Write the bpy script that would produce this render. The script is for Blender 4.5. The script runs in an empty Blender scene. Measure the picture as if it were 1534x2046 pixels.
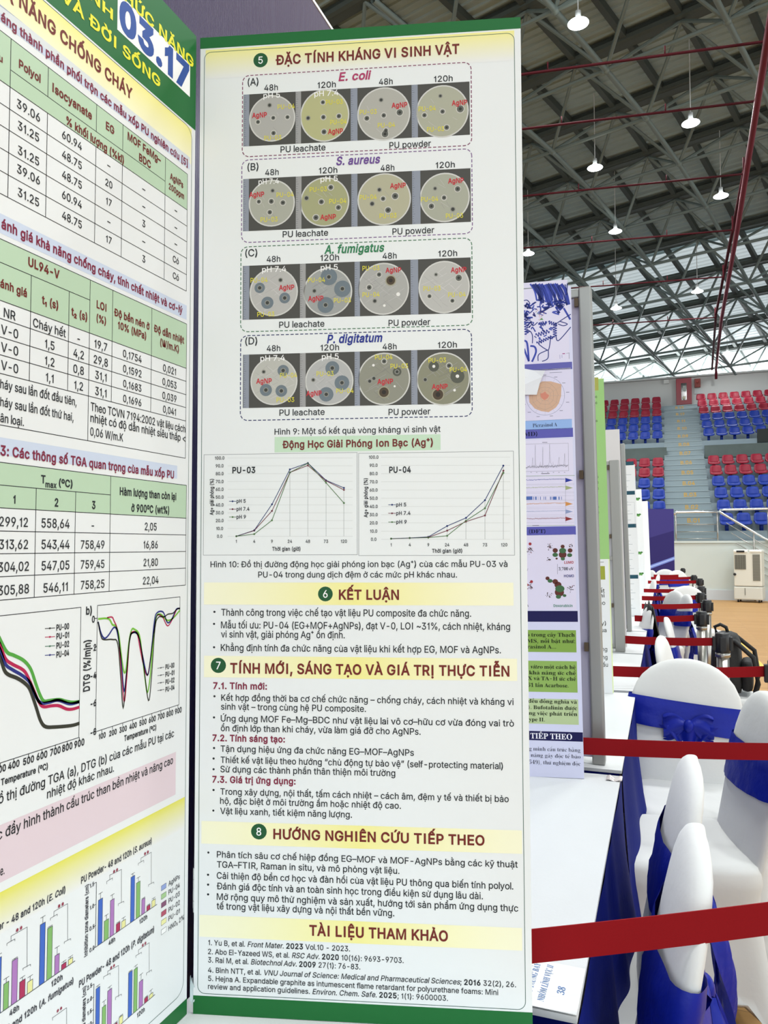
import bpy, bmesh, math, random, zlib, base64
from mathutils import Vector, Matrix
from mathutils.geometry import tessellate_polygon

SC = bpy.context.scene
COL = SC.collection
PI = math.pi

# ---------------------------------------------------------------- camera
cam_d = bpy.data.cameras.new('camera')
cam_d.sensor_fit = 'HORIZONTAL'
cam_d.sensor_width = 36.0
cam_d.lens = 35.454
cam_d.clip_start = 0.02
cam_d.clip_end = 300
cam = bpy.data.objects.new('camera', cam_d)
cam.location = (0, 0, 1.307)
cam.rotation_euler = (Matrix.Rotation(math.radians(20.695), 3, 'Z') @ Matrix.Rotation(math.radians(92.5618), 3, 'X')
                      @ Matrix.Rotation(math.radians(-0.088), 3, 'Z')).to_euler()
COL.objects.link(cam)
SC.camera = cam

# ---------------------------------------------------------------- view, daylight around the open hall
SC.view_settings.view_transform = 'Standard'
SC.view_settings.look = 'None'
SC.view_settings.gamma = 1.0
SC.view_settings.use_curve_mapping = False
SC.view_settings.exposure = 0.0
SC.cycles.max_bounces = 6
SC.cycles.diffuse_bounces = 3
SC.cycles.sample_clamp_indirect = 6
world = bpy.data.worlds.new('daylight')
SC.world = world
world.use_nodes = True
world.node_tree.nodes['Background'].inputs[0].default_value = (0.87, 0.955, 1.0, 1)
world.node_tree.nodes['Background'].inputs[1].default_value = 2.3


def area_light(name, loc, size, power, color=(0.96, 1.0, 1.0), rot=(0, 0, 0), spread=180):
    d = bpy.data.lights.new(name, 'AREA')
    d.shape = 'DISK'
    d.size = size
    d.energy = power
    d.color = color
    d.spread = math.radians(spread)
    o = bpy.data.objects.new(name, d)
    o.location = loc
    o.rotation_euler = rot
    COL.objects.link(o)
    return o


# hall lamps over and behind the photographer (the lamps in view carry their own light further down)
for i, (x, y) in enumerate([(-1.5, 7.5), (1.2, 7.5), (4.6, 7.5), (4.6, 1.0), (1.2, 1.0), (-1.8, -5.5), (3.0, -5.5), (8.5, 5.0), (8.5, 14.0), (5.0, 15.0)]):
    area_light('hall_lamp_light', (x, y, 10.4), 0.9, 270)
# daylight through the clerestory strip above the far wall
area_light('clerestory_daylight', (1.0, 33.6, 7.6), 9.0, 3000, (0.93, 0.97, 1.0), (math.radians(-125), 0, 0))


# ---------------------------------------------------------------- helpers
def lin(h):
    if isinstance(h, str):
        c = [int(h[i:i + 2], 16) / 255 for i in (0, 2, 4)]
    else:
        c = [v / 255 for v in h]
    return tuple(v / 12.92 if v <= .04045 else ((v + .055) / 1.055) ** 2.4 for v in c)


MATS = {}


def mat(name, color, rough=.6, metal=0.0, spec=.5, noise=None, bump=None, emit=None, sheen=0, trans=0):
    if name in MATS:
        return MATS[name]
    m = bpy.data.materials.new(name)
    m.use_nodes = True
    nt = m.node_tree
    b = nt.nodes['Principled BSDF']
    c = lin(color) if isinstance(color, str) else color
    b.inputs['Base Color'].default_value = (*c, 1)
    b.inputs['Roughness'].default_value = rough
    b.inputs['Metallic'].default_value = metal
    b.inputs['Specular IOR Level'].default_value = spec
    if sheen:
        b.inputs['Sheen Weight'].default_value = sheen
    if trans:
        b.inputs['Transmission Weight'].default_value = trans
    if noise:
        sc_, amt = noise
        tc = nt.nodes.new('ShaderNodeTexCoord')
        n = nt.nodes.new('ShaderNodeTexNoise')
        n.inputs['Scale'].default_value = sc_
        n.inputs['Detail'].default_value = 5
        mx = nt.nodes.new('ShaderNodeMix')
        mx.data_type = 'RGBA'
        mx.inputs[6].default_value = (*[v * (1 - amt) for v in c], 1)
        mx.inputs[7].default_value = (*[min(1, v * (1 + amt)) for v in c], 1)
        nt.links.new(tc.outputs['Object'], n.inputs['Vector'])
        nt.links.new(n.outputs['Fac'], mx.inputs[0])
        nt.links.new(mx.outputs[2], b.inputs['Base Color'])
    if bump:
        sc_, st = bump
        tc = nt.nodes.new('ShaderNodeTexCoord')
        n = nt.nodes.new('ShaderNodeTexNoise')
        n.inputs['Scale'].default_value = sc_
        n.inputs['Detail'].default_value = 4
        bp = nt.nodes.new('ShaderNodeBump')
        bp.inputs['Strength'].default_value = st
        bp.inputs['Distance'].default_value = .02
        nt.links.new(tc.outputs['Object'], n.inputs['Vector'])
        nt.links.new(n.outputs['Fac'], bp.inputs['Height'])
        nt.links.new(bp.outputs['Normal'], b.inputs['Normal'])
    if emit:
        b.inputs['Emission Color'].default_value = (*emit[0], 1)
        b.inputs['Emission Strength'].default_value = emit[1]
    MATS[name] = m
    return m


def obj(name, bm, m, parent=None, smooth=False, loc=None):
    me = bpy.data.meshes.new(name)
    if smooth:
        for f in bm.faces:
            f.smooth = True
    bm.normal_update()
    bm.to_mesh(me)
    bm.free()
    for k in (m if isinstance(m, (list, tuple)) else [m]):
        me.materials.append(k)
    o = bpy.data.objects.new(name, me)
    COL.objects.link(o)
    if parent is not None:
        o.parent = parent
    if loc:
        o.location = loc
    return o


def tag(o, label, cat, group=None):
    o['label'] = label
    o['category'] = cat
    if group:
        o['group'] = group
    return o


def thing(name, label, cat, loc=(0, 0, 0), rz=0, group=None):
    o = bpy.data.objects.new(name, None)
    o.empty_display_size = .1
    COL.objects.link(o)
    o.location = loc
    o.rotation_euler = (0, 0, rz)
    return tag(o, label, cat, group)


def struct(name, bm, m, smooth=False):
    o = obj(name, bm, m, None, smooth)
    o['kind'] = 'structure'
    return o


def copy_tree(o, parent=None):
    c = o.copy()
    COL.objects.link(c)
    if parent is not None:
        c.parent = parent
    for ch in list(o.children):
        copy_tree(ch, c)
    return c


def box(bm, c, s, rot=None, bevel=0, mi=0):
    r = bmesh.ops.create_cube(bm, size=1)
    vs = r['verts']
    M = Matrix.Translation(c) @ (rot.to_4x4() if rot is not None else Matrix.Identity(4)) @ Matrix.Diagonal((*s, 1))
    bmesh.ops.transform(bm, matrix=M, verts=vs)
    fs = list({f for v in vs for f in v.link_faces})
    for f in fs:
        f.material_index = mi
    if bevel:
        es = list({e for v in vs for e in v.link_edges})
        bmesh.ops.bevel(bm, geom=es, offset=bevel, segments=2, affect='EDGES', profile=.6)
    return vs


def tube(bm, p0, p1, r, n=8, caps=True, r2=None):
    p0, p1 = Vector(p0), Vector(p1)
    d = p1 - p0
    a = d.orthogonal().normalized()
    b = d.normalized().cross(a)
    R = []
    for p, rr in ((p0, r), (p1, r if r2 is None else r2)):
        R.append([bm.verts.new(p + (a * math.cos(2 * PI * k / n) + b * math.sin(2 * PI * k / n)) * rr) for k in range(n)])
    for k in range(n):
        bm.faces.new((R[0][k], R[0][(k + 1) % n], R[1][(k + 1) % n], R[1][k]))
    if caps:
        bm.faces.new(R[0][::-1])
        bm.faces.new(R[1])


def path_tube(bm, pts, r, n=8):
    pts = [Vector(p) for p in pts]
    rings = []
    up = Vector((0.13, .21, 1)).normalized()
    for i, p in enumerate(pts):
        d = (pts[min(i + 1, len(pts) - 1)] - pts[max(i - 1, 0)]).normalized()
        a = d.cross(up).normalized()
        b = a.cross(d)
        rings.append([bm.verts.new(p + (a * math.cos(2 * PI * k / n) + b * math.sin(2 * PI * k / n)) * r) for k in range(n)])
    skin_rings(bm, rings, True, True)


def skin_rings(bm, rings, cap0=False, cap1=False, closed=True, mi=0):
    for A, B in zip(rings, rings[1:]):
        n = len(A)
        for k in range(n if closed else n - 1):
            f = bm.faces.new((A[k], A[(k + 1) % n], B[(k + 1) % n], B[k]))
            f.material_index = mi
    if cap0:
        bm.faces.new(rings[0][::-1]).material_index = mi
    if cap1:
        bm.faces.new(rings[-1]).material_index = mi


def lathe(bm, prof, n=24, c=(0, 0, 0), caps=True):
    rings = [[bm.verts.new((c[0] + r * math.cos(2 * PI * k / n), c[1] + r * math.sin(2 * PI * k / n), c[2] + z)) for k in range(n)] for r, z in prof]
    skin_rings(bm, rings, caps, caps)


def grid(bm, f, nu, nv, mi=0):
    V = [[bm.verts.new(f(i / nu, j / nv)) for j in range(nv + 1)] for i in range(nu + 1)]
    for i in range(nu):
        for j in range(nv):
            bm.faces.new((V[i][j], V[i + 1][j], V[i + 1][j + 1], V[i][j + 1])).material_index = mi
    return V


def BM():
    return bmesh.new()


# ---------------------------------------------------------------- materials
M_paper = mat('poster_paper', (.80, .815, .82), .42, spec=.35, bump=(900, .02))
M_lilac_paper = mat('lilac_poster_paper', 'dadaf0', .45, spec=.35)
M_core = mat('foam_core', (.78, .8, .79), .7)
M_white_cloth = mat('white_cloth', (.66, .67, .67), .85, spec=.2, noise=(9, .03), bump=(300, .08), sheen=.2)
M_cover = mat('white_spandex', (.67, .665, .65), .8, spec=.25, noise=(6, .03), bump=(14, .10), sheen=.2)
M_blue_cloth = mat('royal_blue_cloth', (.003, .009, .15), .7, spec=.1, bump=(60, .05))
M_satin = mat('royal_blue_satin', (.005, .014, .27), .38, spec=.22, noise=(5, .25), bump=(16, .2))
M_belt = mat('red_webbing', (.25, .005, .009), .7, spec=.12, noise=(700, .12))
M_alu = mat('brushed_aluminium', (.36, .36, .34), .42, metal=.55)
M_lilac = mat('lilac_panel_cloth', (.56, .53, .66), .85)
M_grey_panel = mat('grey_panel', (.48, .48, .50), .8)
M_black = mat('black_plastic', (.012, .012, .013), .4)
M_steel = mat('stanchion_steel', (.42, .40, .37), .28, metal=.9)
M_chrome = mat('polished_steel', (.72, .74, .75), .22, metal=.9)
M_roof = mat('roof_sheet', (.31, .40, .415), .6, spec=.25, noise=(1.4, .16))
M_truss = mat('truss_paint', (.13, .165, .155), .5, spec=.35)
M_dark_beam = mat('girder_paint', (.045, .057, .05), .7)
M_red_pipe = mat('red_pipe_paint', (.12, .010, .02), .6, spec=.2)
M_wall = mat('wall_paint', (.58, .63, .60), .8, noise=(1.2, .05))
M_tier = mat('tier_paint', (.20, .25, .28), .75, noise=(1.5, .12))
M_parapet = mat('parapet_concrete', (.075, .095, .09), .85, noise=(2.5, .3))
M_seat_red = mat('red_seat_plastic', (.24, .008, .026), .5, spec=.3)
M_seat_blue = mat('blue_seat_plastic', (.008, .032, .26), .5, spec=.3)
M_orange = mat('orange_paint', (.55, .33, .06), .7)
M_cream = mat('cream_plastic', (.74, .72, .63), .5)
M_grille = mat('grille_grey', (.16, .155, .125), .6)
M_backpack = mat('black_nylon', (.008, .008, .008), .7, bump=(40, .2))

# ================================================================ THE HALL
def floor_material():
    m = bpy.data.materials.new('maple_court_floor')
    m.use_nodes = True
    nt = m.node_tree
    b = nt.nodes['Principled BSDF']
    tc = nt.nodes.new('ShaderNodeTexCoord')
    br = nt.nodes.new('ShaderNodeTexBrick')
    br.inputs['Scale'].default_value = 1.0
    br.inputs['Brick Width'].default_value = 2.2
    br.inputs['Row Height'].default_value = .075
    br.inputs['Mortar Size'].default_value = .0012
    br.inputs['Color1'].default_value = (.52, .30, .115, 1)
    br.inputs['Color2'].default_value = (.44, .245, .085, 1)
    br.inputs['Mortar'].default_value = (.22, .13, .06, 1)
    n = nt.nodes.new('ShaderNodeTexNoise')
    n.inputs['Scale'].default_value = 3.5
    n.inputs['Detail'].default_value = 6
    mp = nt.nodes.new('ShaderNodeMapping')
    mp.inputs['Scale'].default_value = (.35, 5, 1)
    mx = nt.nodes.new('ShaderNodeMix')
    mx.data_type = 'RGBA'
    mx.blend_type = 'MULTIPLY'
    mx.inputs[0].default_value = .5
    rp = nt.nodes.new('ShaderNodeValToRGB')
    rp.color_ramp.elements[0].color = (.55, .5, .45, 1)
    rp.color_ramp.elements[1].color = (1.15, 1.1, 1.05, 1)
    nt.links.new(tc.outputs['Object'], br.inputs['Vector'])
    nt.links.new(tc.outputs['Object'], mp.inputs['Vector'])
    nt.links.new(mp.outputs[0], n.inputs['Vector'])
    nt.links.new(n.outputs['Fac'], rp.inputs[0])
    nt.links.new(br.outputs['Color'], mx.inputs[6])
    nt.links.new(rp.outputs[0], mx.inputs[7])
    nt.links.new(mx.outputs[2], b.inputs['Base Color'])
    b.inputs['Roughness'].default_value = .5
    b.inputs['Specular IOR Level'].default_value = .25
    return m


bm = BM()
box(bm, (2, 8, -.05), (44, 44, .1))
struct('floor', bm, floor_material())


def floor_strip(label, p0, p1, w, m):
    a, b = Vector(p0), Vector(p1)
    n = Vector((-(b - a).y, (b - a).x)).normalized() * w / 2
    bm = BM()
    lo = [bm.verts.new((q.x, q.y, .0005)) for q in (a - n, b - n, b + n, a + n)]
    hi = [bm.verts.new((q.x, q.y, .002)) for q in (a - n, b - n, b + n, a + n)]
    bm.faces.new(hi)
    bm.faces.new(lo[::-1])
    for k in range(4):
        bm.faces.new((lo[k], lo[(k + 1) % 4], hi[(k + 1) % 4], hi[k]))
    return tag(obj('floor_line', bm, m), label, 'floor line')


M_yellow = mat('yellow_line_paint', (.78, .52, .07), .5)
M_wline = mat('white_line_paint', (.75, .74, .66), .5)
floor_strip('yellow line running along the wooden court floor beyond the stanchions', (.80, 12.9), (1.02, 4.2), .075, M_yellow)
floor_strip('short yellow line crossing the floor near the black backpack', (.40, 5.25), (.98, 5.2), .06, M_yellow)
floor_strip('white court line on the brown floor beside the nearest chair legs', (.06, 2.86), (3.2, 2.86), .05, M_wline)

# front wall of the stand, with the low kerb on top
bm = BM()
box(bm, (0, 20.0, .695), (30, .3, 1.39))
box(bm, (0, 19.98, 1.39), (30, .34, .05))
struct('wall_stand_front', bm, M_wall)
bm = BM()
box(bm, (0, 19.835, .12), (30, .03, .24))
struct('baseboard_stand', bm, mat('skirting_grey', (.56, .60, .64), .7))
bm = BM()
box(bm, (0, 31.65, 5.6), (44, .3, 4.5))
box(bm, (0, 31.6, 7.86), (44, .5, .06))
struct('wall_back', bm, mat('upper_wall_paint', (.44, .44, .43), .85))
bm = BM()
box(bm, (-20, 10, 3.5), (.2, 44, 7))
struct('wall_left', bm, M_wall)

# ---- grandstand: seating tiers, central stair, parapets
stand = thing('grandstand', 'blue-grey concrete grandstand with numbered central stair behind the white wall', 'grandstand', (0, 20.15, 0))
RISE, TREAD = .377, .8


def tier_y(i): return 20.7 + TREAD * (i - 1)


def tier_top(i): return 2.036 + RISE * (i - 1)


bm = BM()
SX0, SX1 = -.12, 1.03


def rel(c): return (c[0], c[1] - 20.15, c[2])


for x0, x1 in ((-15, SX0), (SX1, 15)):
    box(bm, rel(((x0 + x1) / 2, 25.83, .83)), (x1 - x0, 11.2, 1.66))
    for i in range(1, 14):
        y0 = tier_y(i)
        box(bm, rel(((x0 + x1) / 2, (y0 + 31.45) / 2, tier_top(i) - RISE / 2)), (x1 - x0, 31.45 - y0, RISE))
obj('seating_tier', bm, M_tier, stand)
bm = BM()
xm, xw = (SX0 + SX1) / 2, SX1 - SX0 - .002
box(bm, rel((xm, 25.83, .83)), (xw, 11.2, 1.66))
for i in range(1, 14):
    y0 = tier_y(i)
    for h in range(2):
        yy = y0 + (h - 1) * .28
        zt = tier_top(i) - RISE + (h + 1) * RISE / 2
        box(bm, rel((xm, (yy + 31.45) / 2, zt - RISE / 4)), (xw, 31.45 - yy, RISE / 2))
        box(bm, rel((xm, yy + .02, zt + .004)), (xw, .07, .012), mi=1)
obj('stair', bm, [mat('stair_paint', (.215, .265, .285), .75, noise=(1.5, .12)), mat('stair_nosing', (.34, .40, .42), .7)], stand)
bm = BM()
box(bm, rel((-1.05, 25.37, 4.20)), (2.0, .2, .39))
obj('parapet', bm, M_parapet, stand)
bm = BM()
box(bm, rel((4.1, 25.37, 4.20)), (6.1, .2, .39))
obj('parapet', bm, M_parapet, stand)
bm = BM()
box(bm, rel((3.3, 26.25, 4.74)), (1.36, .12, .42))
obj('entrance_opening', bm, mat('opening_shade', (.012, .016, .015), .8), stand)  # solid box coloured near-black for the shade inside the opening


# ---- stadium seats
def seat_mesh(m):
    bm = BM()
    t = .035

    def back(u, v):
        x = (u - .5) * .31 * (1 - .10 * max(0, v - .6) / .4)
        return (x, .12 + .06 * v + .05 * (abs(2 * u - 1) ** 2) * -1, .06 + .235 * v - .03 * (abs(2 * u - 1) ** 6) * v)

    def pan(u, v):
        x = (u - .5) * .32
        return (x, -.24 + .36 * v, .06 + .03 * (abs(2 * u - 1) ** 4) - (.05 * (1 - v) ** 4) + .02 * v)
    for f, off in ((back, Vector((0, t, 0))), (pan, Vector((0, 0, -t)))):
        V = grid(bm, f, 6, 4)
        W = grid(bm, lambda u, v: Vector(f(u, v)) + off, 6, 4)
        for i in range(6):
            for j in (0, 4):
                bm.faces.new((V[i][j], V[i + 1][j], W[i + 1][j], W[i][j]))
        for j in range(4):
            for i in (0, 6):
                bm.faces.new((V[i][j], V[i][j + 1], W[i][j + 1], W[i][j]))
    box(bm, (0, .06, -.06), (.08, .12, .20))
    bmesh.ops.recalc_face_normals(bm, faces=bm.faces[:])
    o = obj('stadium_seat', bm, m, None, True)
    return o


ORD = {1: 'lowest', 2: 'second lowest', 3: 'third lowest', 4: 'fourth lowest', 5: 'lower red', 6: 'upper red', 8: 'lowest', 9: 'middle', 10: 'highest', 11: 'lowest', 12: 'middle', 13: 'top'}
seat_protos = {}
for i in (1, 2, 3, 4, 5, 6, 8, 9, 10, 11, 12, 13):
    red = i in (5, 6, 11, 12, 13)
    key = 'r' if red else 'b'
    yb, zb = (tier_y(i) - .30, tier_top(i - 1)) if i < 8 else (tier_y(i) + .22, tier_top(i))
    part = ('lower bank' if i < 8 else 'upper bank')
    for side in ('right', 'left'):
        n = {'right': 6 if i < 8 else 7, 'left': (3 if i < 8 else 6)}[side]
        if side == 'right' and i == 8:
            n = 5
        for k in range(n):
            x = 1.33 - .012 * i + .384 * k if side == 'right' else -.225 - .013 * i - .384 * k
            if key not in seat_protos:
                o = seat_protos[key] = seat_mesh(M_seat_red if red else M_seat_blue)
            else:
                o = seat_protos[key].copy()
                COL.objects.link(o)
            o.location = (x, yb, zb + .16)
            if i in (5, 6):
                lab = 'red plastic seat in the %s row of the lower bank, %s of the stair' % (ORD[i].split()[0], side)
            elif i < 8:
                lab = 'blue plastic seat in the %s row, %s of the stair' % (ORD[i], side)
            else:
                lab = '%s plastic seat in the %s %s row of the upper bank, %s of the stair' % ('red' if red else 'blue', ORD[i], 'red' if red else 'blue', side)
            tag(o, lab, 'seat', lab.replace(' plastic seat', ' seats'))

# ---- rails in front of the stand
rail = thing('handrail', 'polished steel guard rail across the foot of the numbered stair', 'handrail', (.62, 19.9, 1.39))
bm = BM()
path_tube(bm, [(-.51, 0, .66), (-.50, 0, .71), (-.46, 0, .73), (0, 0, .73), (.49, 0, .72)], .032)
obj('top_rail', bm, M_chrome, rail, True)
for x in (-.48, .46):
    bm = BM()
    tube(bm, (x, 0, -.25), (x, 0, .71), .02)
    obj('post', bm, M_steel, rail, True)
for z in (.08, .25, .42):
    bm = BM()
    tube(bm, (-.48, 0, z), (.46, 0, z), .009)
    obj('bar', bm, M_steel, rail, True)
rail2 = thing('handrail', 'polished steel stair handrail sloping down to the right of the stair', 'handrail', (1.13, 19.8, 0))
bm = BM()
path_tube(bm, [(2.6, .1, 2.19), (1.0, .1, 2.17), (.10, .1, 2.16), (.02, .06, 2.15), (-.01, .0, 2.11), (.03, -.04, 2.08), (1.05, -.04, 1.40), (2.2, -.04, .66)], .032)
obj('top_rail', bm, M_chrome, rail2, True)
for k, (x, y, z) in enumerate([(.72, -.04, 1.62), (1.62, -.04, 1.04), (1.05, .12, 2.15), (2.2, .12, 2.17)]):
    bm = BM()
    tube(bm, (x, y, 0 if k < 2 else 1.41), (x, y, z), .02)
    obj('post', bm, M_steel, rail2, True)
for k in range(1, 6):
    bm = BM()
    path_tube(bm, [(.03 + .1 * k, -.04, 2.08 - .238 * k), (1.05, -.04, 1.40 - .17 * k), (1.6, -.04, max(.03, 1.03 - .17 * k))], .010)
    obj('bar', bm, M_steel, rail2, True)

# ---- things on the upper wall
fc = thing('fire_hose_cabinet', 'red fire hose cabinet with dark window at the top of the stair', 'fire cabinet', (.605, 31.40, 6.76))
bm = BM()
box(bm, (0, 0, .51), (.56, .2, 1.02), bevel=.012)
obj('body', bm, mat('cabinet_red', (.22, .008, .02), .4), fc)
bm = BM()
box(bm, (0, -.105, .50), (.20, .02, .66))
obj('window', bm, mat('dark_glass', (.012, .012, .012), .12), fc)
bm = BM()
box(bm, (.02, -.12, .62), (.11, .01, .22), bevel=.004)
obj('folded_hose', bm, mat('hose_canvas', (.30, .32, .30), .8), fc)
bm = BM()
lathe(bm, [(.02, -.06), (.05, -.04), (.05, .05), (.02, .07)], 10, (.0, -.125, .25))
obj('nozzle', bm, mat('nozzle_brass', (.55, .50, .36), .5), fc)
al = thing('fire_alarm_box', 'small dark red alarm box beside the fire hose cabinet', 'alarm box', (1.10, 31.425, 7.42))
bm = BM()
box(bm, (0, 0, .16), (.21, .12, .33), bevel=.01)
obj('body', bm, mat('alarm_red', (.20, .02, .012), .5), al)
bm = BM()
lathe(bm, [(.05, 0), (.05, .02), (.03, .03)], 12)
bmesh.ops.rotate(bm, matrix=Matrix.Rotation(PI / 2, 3, 'X'), verts=bm.verts[:])
obj('bell', bm, mat('bell_red', (.28, .03, .02), .4), al, True, (0, -.06, .2))
bm = BM()
box(bm, (1.12, 31.48, 7.27), (.27, .03, .2))
tag(obj('notice_plate', bm, mat('notice_grey', (.42, .44, .44), .7)), 'small grey notice plate below the red alarm box', 'notice')
bm = BM()
box(bm, (-.03, 31.46, 7.73), (.2, .1, .16), bevel=.01)
box(bm, (-.03, 31.40, 7.70), (.14, .02, .03))
tag(obj('junction_box', bm, mat('box_white', (.5, .5, .48), .6)), 'small white box high on the wall left of the fire cabinet', 'box')

# ---- air cooler
ac = thing('air_cooler', 'cream evaporative air cooler on castors against the white wall', 'air cooler', (1.70, 19.36, 0), math.radians(-14))
bm = BM()
box(bm, (0, 0, .76), (.58, .42, .78), bevel=.02)
obj('body', bm, M_cream, ac)
bm = BM()
box(bm, (0, 0, .21), (.60, .44, .30), bevel=.03)
obj('water_tank', bm, mat('tank_plastic', (.66, .65, .58), .5), ac)
bm = BM()
box(bm, (-.14, -.01, 1.17), (.31, .44, .08), bevel=.03)
box(bm, (.17, -.01, 1.17), (.26, .44, .07), bevel=.03)
obj('lid', bm, mat('lid_white', (.85, .85, .80), .4), ac)
bm = BM()
box(bm, (-.14, -.235, 1.165), (.17, .01, .045), bevel=.003)
obj('display', bm, M_black, ac)
bm = BM()
box(bm, (-.15, -.212, .92), (.235, .012, .33))
for k in range(12):
    box(bm, (-.15, -.222, .77 + k * .027), (.235, .012, .006), mi=1)
for k in range(5):
    box(bm, (-.25 + k * .05, -.221, .92), (.005, .01, .33), mi=1)
obj('outlet_grille', bm, [M_grille, mat('grille_slat', (.25, .245, .20), .6)], ac)
bm = BM()
box(bm, (.185, -.212, .80), (.15, .012, .60))
for k in range(22):
    box(bm, (.185, -.222, .52 + k * .027), (.15, .012, .006), mi=1)
obj('side_grille', bm, [mat('side_grille_grey', (.22, .21, .175), .6), mat('side_slat', (.36, .35, .29), .6)], ac)
bm = BM()
box(bm, (-.06, -.225, .25), (.012, .012, .16))
obj('tank_handle', bm, M_grille, ac)
bm = BM()
tube(bm, (-.27, -.19, .64), (-.27, -.25, .64), .03, 10)
obj('valve', bm, M_black, ac)
for x, y in ((-.22, -.15), (.22, -.15), (-.22, .15), (.22, .15)):
    bm = BM()
    tube(bm, (x - .015, y, .03), (x + .015, y, .03), .03, 12)
    obj('caster', bm, M_black, ac)

# ================================================================ ROOF
PV = Vector((.9516, -.3074, 0))     # along the girders
QV = Vector((.3074, .9516, 0))      # across the girders, towards the far wall
PROF = [(-14, 9.0), (-6, 10.2), (2, 10.8), (8, 11.05), (12.8, 11.2), (15.4, 11.25), (18, 11.1), (20.6, 10.72), (23.2, 10.2), (25.8, 9.8), (28.4, 9.45), (31, 8.95), (33.2, 8.45)]


def zroof(t):
    for (a, za), (b, zb) in zip(PROF, PROF[1:]):
        if t <= b:
            return za + (zb - za) * (t - a) / (b - a)
    return PROF[-1][1]


def RP(s, t, dz=0): return PV * s + QV * t + Vector((0, 0, zroof(t) + dz))


RIB = .21


def corrugated(t0, t1):
    bm = BM()
    prev = None
    t = t0
    while t < t1 - .05:
        for dt, dz in ((0, 0), (.13, 0), (.15, -.035), (.19, -.035)):
            cur = [bm.verts.new(RP(s, t + dt, dz + .12)) for s in (-26, 0, 26)]
            if prev:
                for k in range(2):
                    bm.faces.new((prev[k], prev[k + 1], cur[k + 1], cur[k]))
            prev = cur
        t += RIB
    return bm


struct('ceiling', corrugated(-12.0, 23.28), M_roof)


def translucent_roof_material():
    m = bpy.data.materials.new('translucent_roof_sheet')
    m.use_nodes = True
    nt = m.node_tree
    b = nt.nodes['Principled BSDF']
    b.inputs['Base Color'].default_value = (.5, .52, .52, 1)
    b.inputs['Roughness'].default_value = .5
    tr = nt.nodes.new('ShaderNodeBsdfTranslucent')
    tr.inputs['Color'].default_value = (.62, .66, .66, 1)
    mx = nt.nodes.new('ShaderNodeMixShader')
    mx.inputs[0].default_value = .34
    nt.links.new(b.outputs[0], mx.inputs[1])
    nt.links.new(tr.outputs[0], mx.inputs[2])
    nt.links.new(mx.outputs[0], nt.nodes['Material Output'].inputs[0])
    return m


far_sheet = corrugated(23.07, 33.0)  # translucence added so the far roof sheet comes out brighter
struct('ceiling_translucent', far_sheet, translucent_roof_material())['label'] = 'band of roof sheet above the far seats, made translucent to brighten it'

GT = [10.0 + 2.1 * k for k in range(11)]
DEPTH = 1.15
PITCH = 2.1
names = ['roof girder right above the clerestory'] + ['%s roof girder from the far wall' % w for w in ('second', 'third', 'fourth', 'fifth', 'sixth', 'seventh', 'eighth', 'ninth', 'tenth', 'eleventh')]
for gi, t in enumerate(reversed(GT)):
    if t < 9:
        continue
    g = thing('roof_girder', 'dark steel lattice girder under the corrugated roof, %s' % names[gi], 'girder', RP(0, t), 0, 'steel girders carrying the roof')
    o0 = RP(0, t)

    def LP(s, tt, dz): return RP(s, tt, dz) - o0
    bm = BM()
    for dt in (-.10, .10):
        a, b = LP(-15, t + dt, -.06), LP(15, t + dt, -.06)
        tube(bm, a, b, .075, 6)
    vs = box(bm, (LP(-15, t, -.02) + LP(15, t, -.02)) / 2, (30, .20, .22), Matrix.Rotation(math.atan2(PV.y, PV.x), 3, 'Z'))
    obj('top_chord', bm, M_dark_beam, g)
    # lattice webs: pyramids from the top chord nodes down to the lower nodes half a bay further on
    bm = BM()
    for k in range(-7, 8):
        s = k * PITCH
        low = LP(s + PITCH / 2, t + 1.05, -DEPTH)
        for ss, tt in ((s, t), (s + PITCH, t)):
            tube(bm, LP(ss, tt, -.12), low, .036, 6, False)
        if t < 30.5:
            for ss, tt in ((s, t + 2.1), (s + PITCH, t + 2.1)):
                tube(bm, LP(ss, tt, -.12), low, .034, 6, False)
    obj('web_members', bm, M_truss, g)
    bm = BM()
    a, b = LP(-13, t + 1.05, -DEPTH), LP(15, t + 1.05, -DEPTH)
    tube(bm, a, b, .04, 6)
    obj('bottom_chord', bm, M_truss, g)

# lower chord tubes running towards the far wall, and C-section purlins under the sheet
k = 0
for j in range(-7, 7):
    s = j * PITCH + PITCH / 2
    pts = [RP(s, tt, -DEPTH) for tt in [8.95 + 2.1 * i for i in range(12)]]
    bm = BM()
    for a, b in zip(pts, pts[1:]):
        tube(bm, a, b, .052, 8, False)
    for p in pts[1:-1]:
        bmesh.ops.create_icosphere(bm, subdivisions=1, radius=.085, matrix=Matrix.Translation(p))
    tag(obj('roof_tube', bm, M_truss, None, True), 'grey-green lower chord tube of the space frame running towards the far wall', 'roof tube', 'lower chord tubes of the roof frame')
for j in range(-14, 14):
    s = j * 1.05
    bm = BM()
    tt = 7.0
    while tt < 32.6:
        a, b = RP(s, tt, .0), RP(s, min(tt + 1.3, 33.0), .0)
        d = b - a
        m3 = Matrix((PV, d.normalized(), PV.cross(d.normalized()))).transposed()
        box(bm, (a + b) / 2, (.11, d.length, .16), m3)
        tt += 1.3
    tag(obj('roof_purlin', bm, M_dark_beam), 'dark steel purlin fixed under the corrugated roof sheet', 'purlin', 'purlins under the roof sheet')

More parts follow.
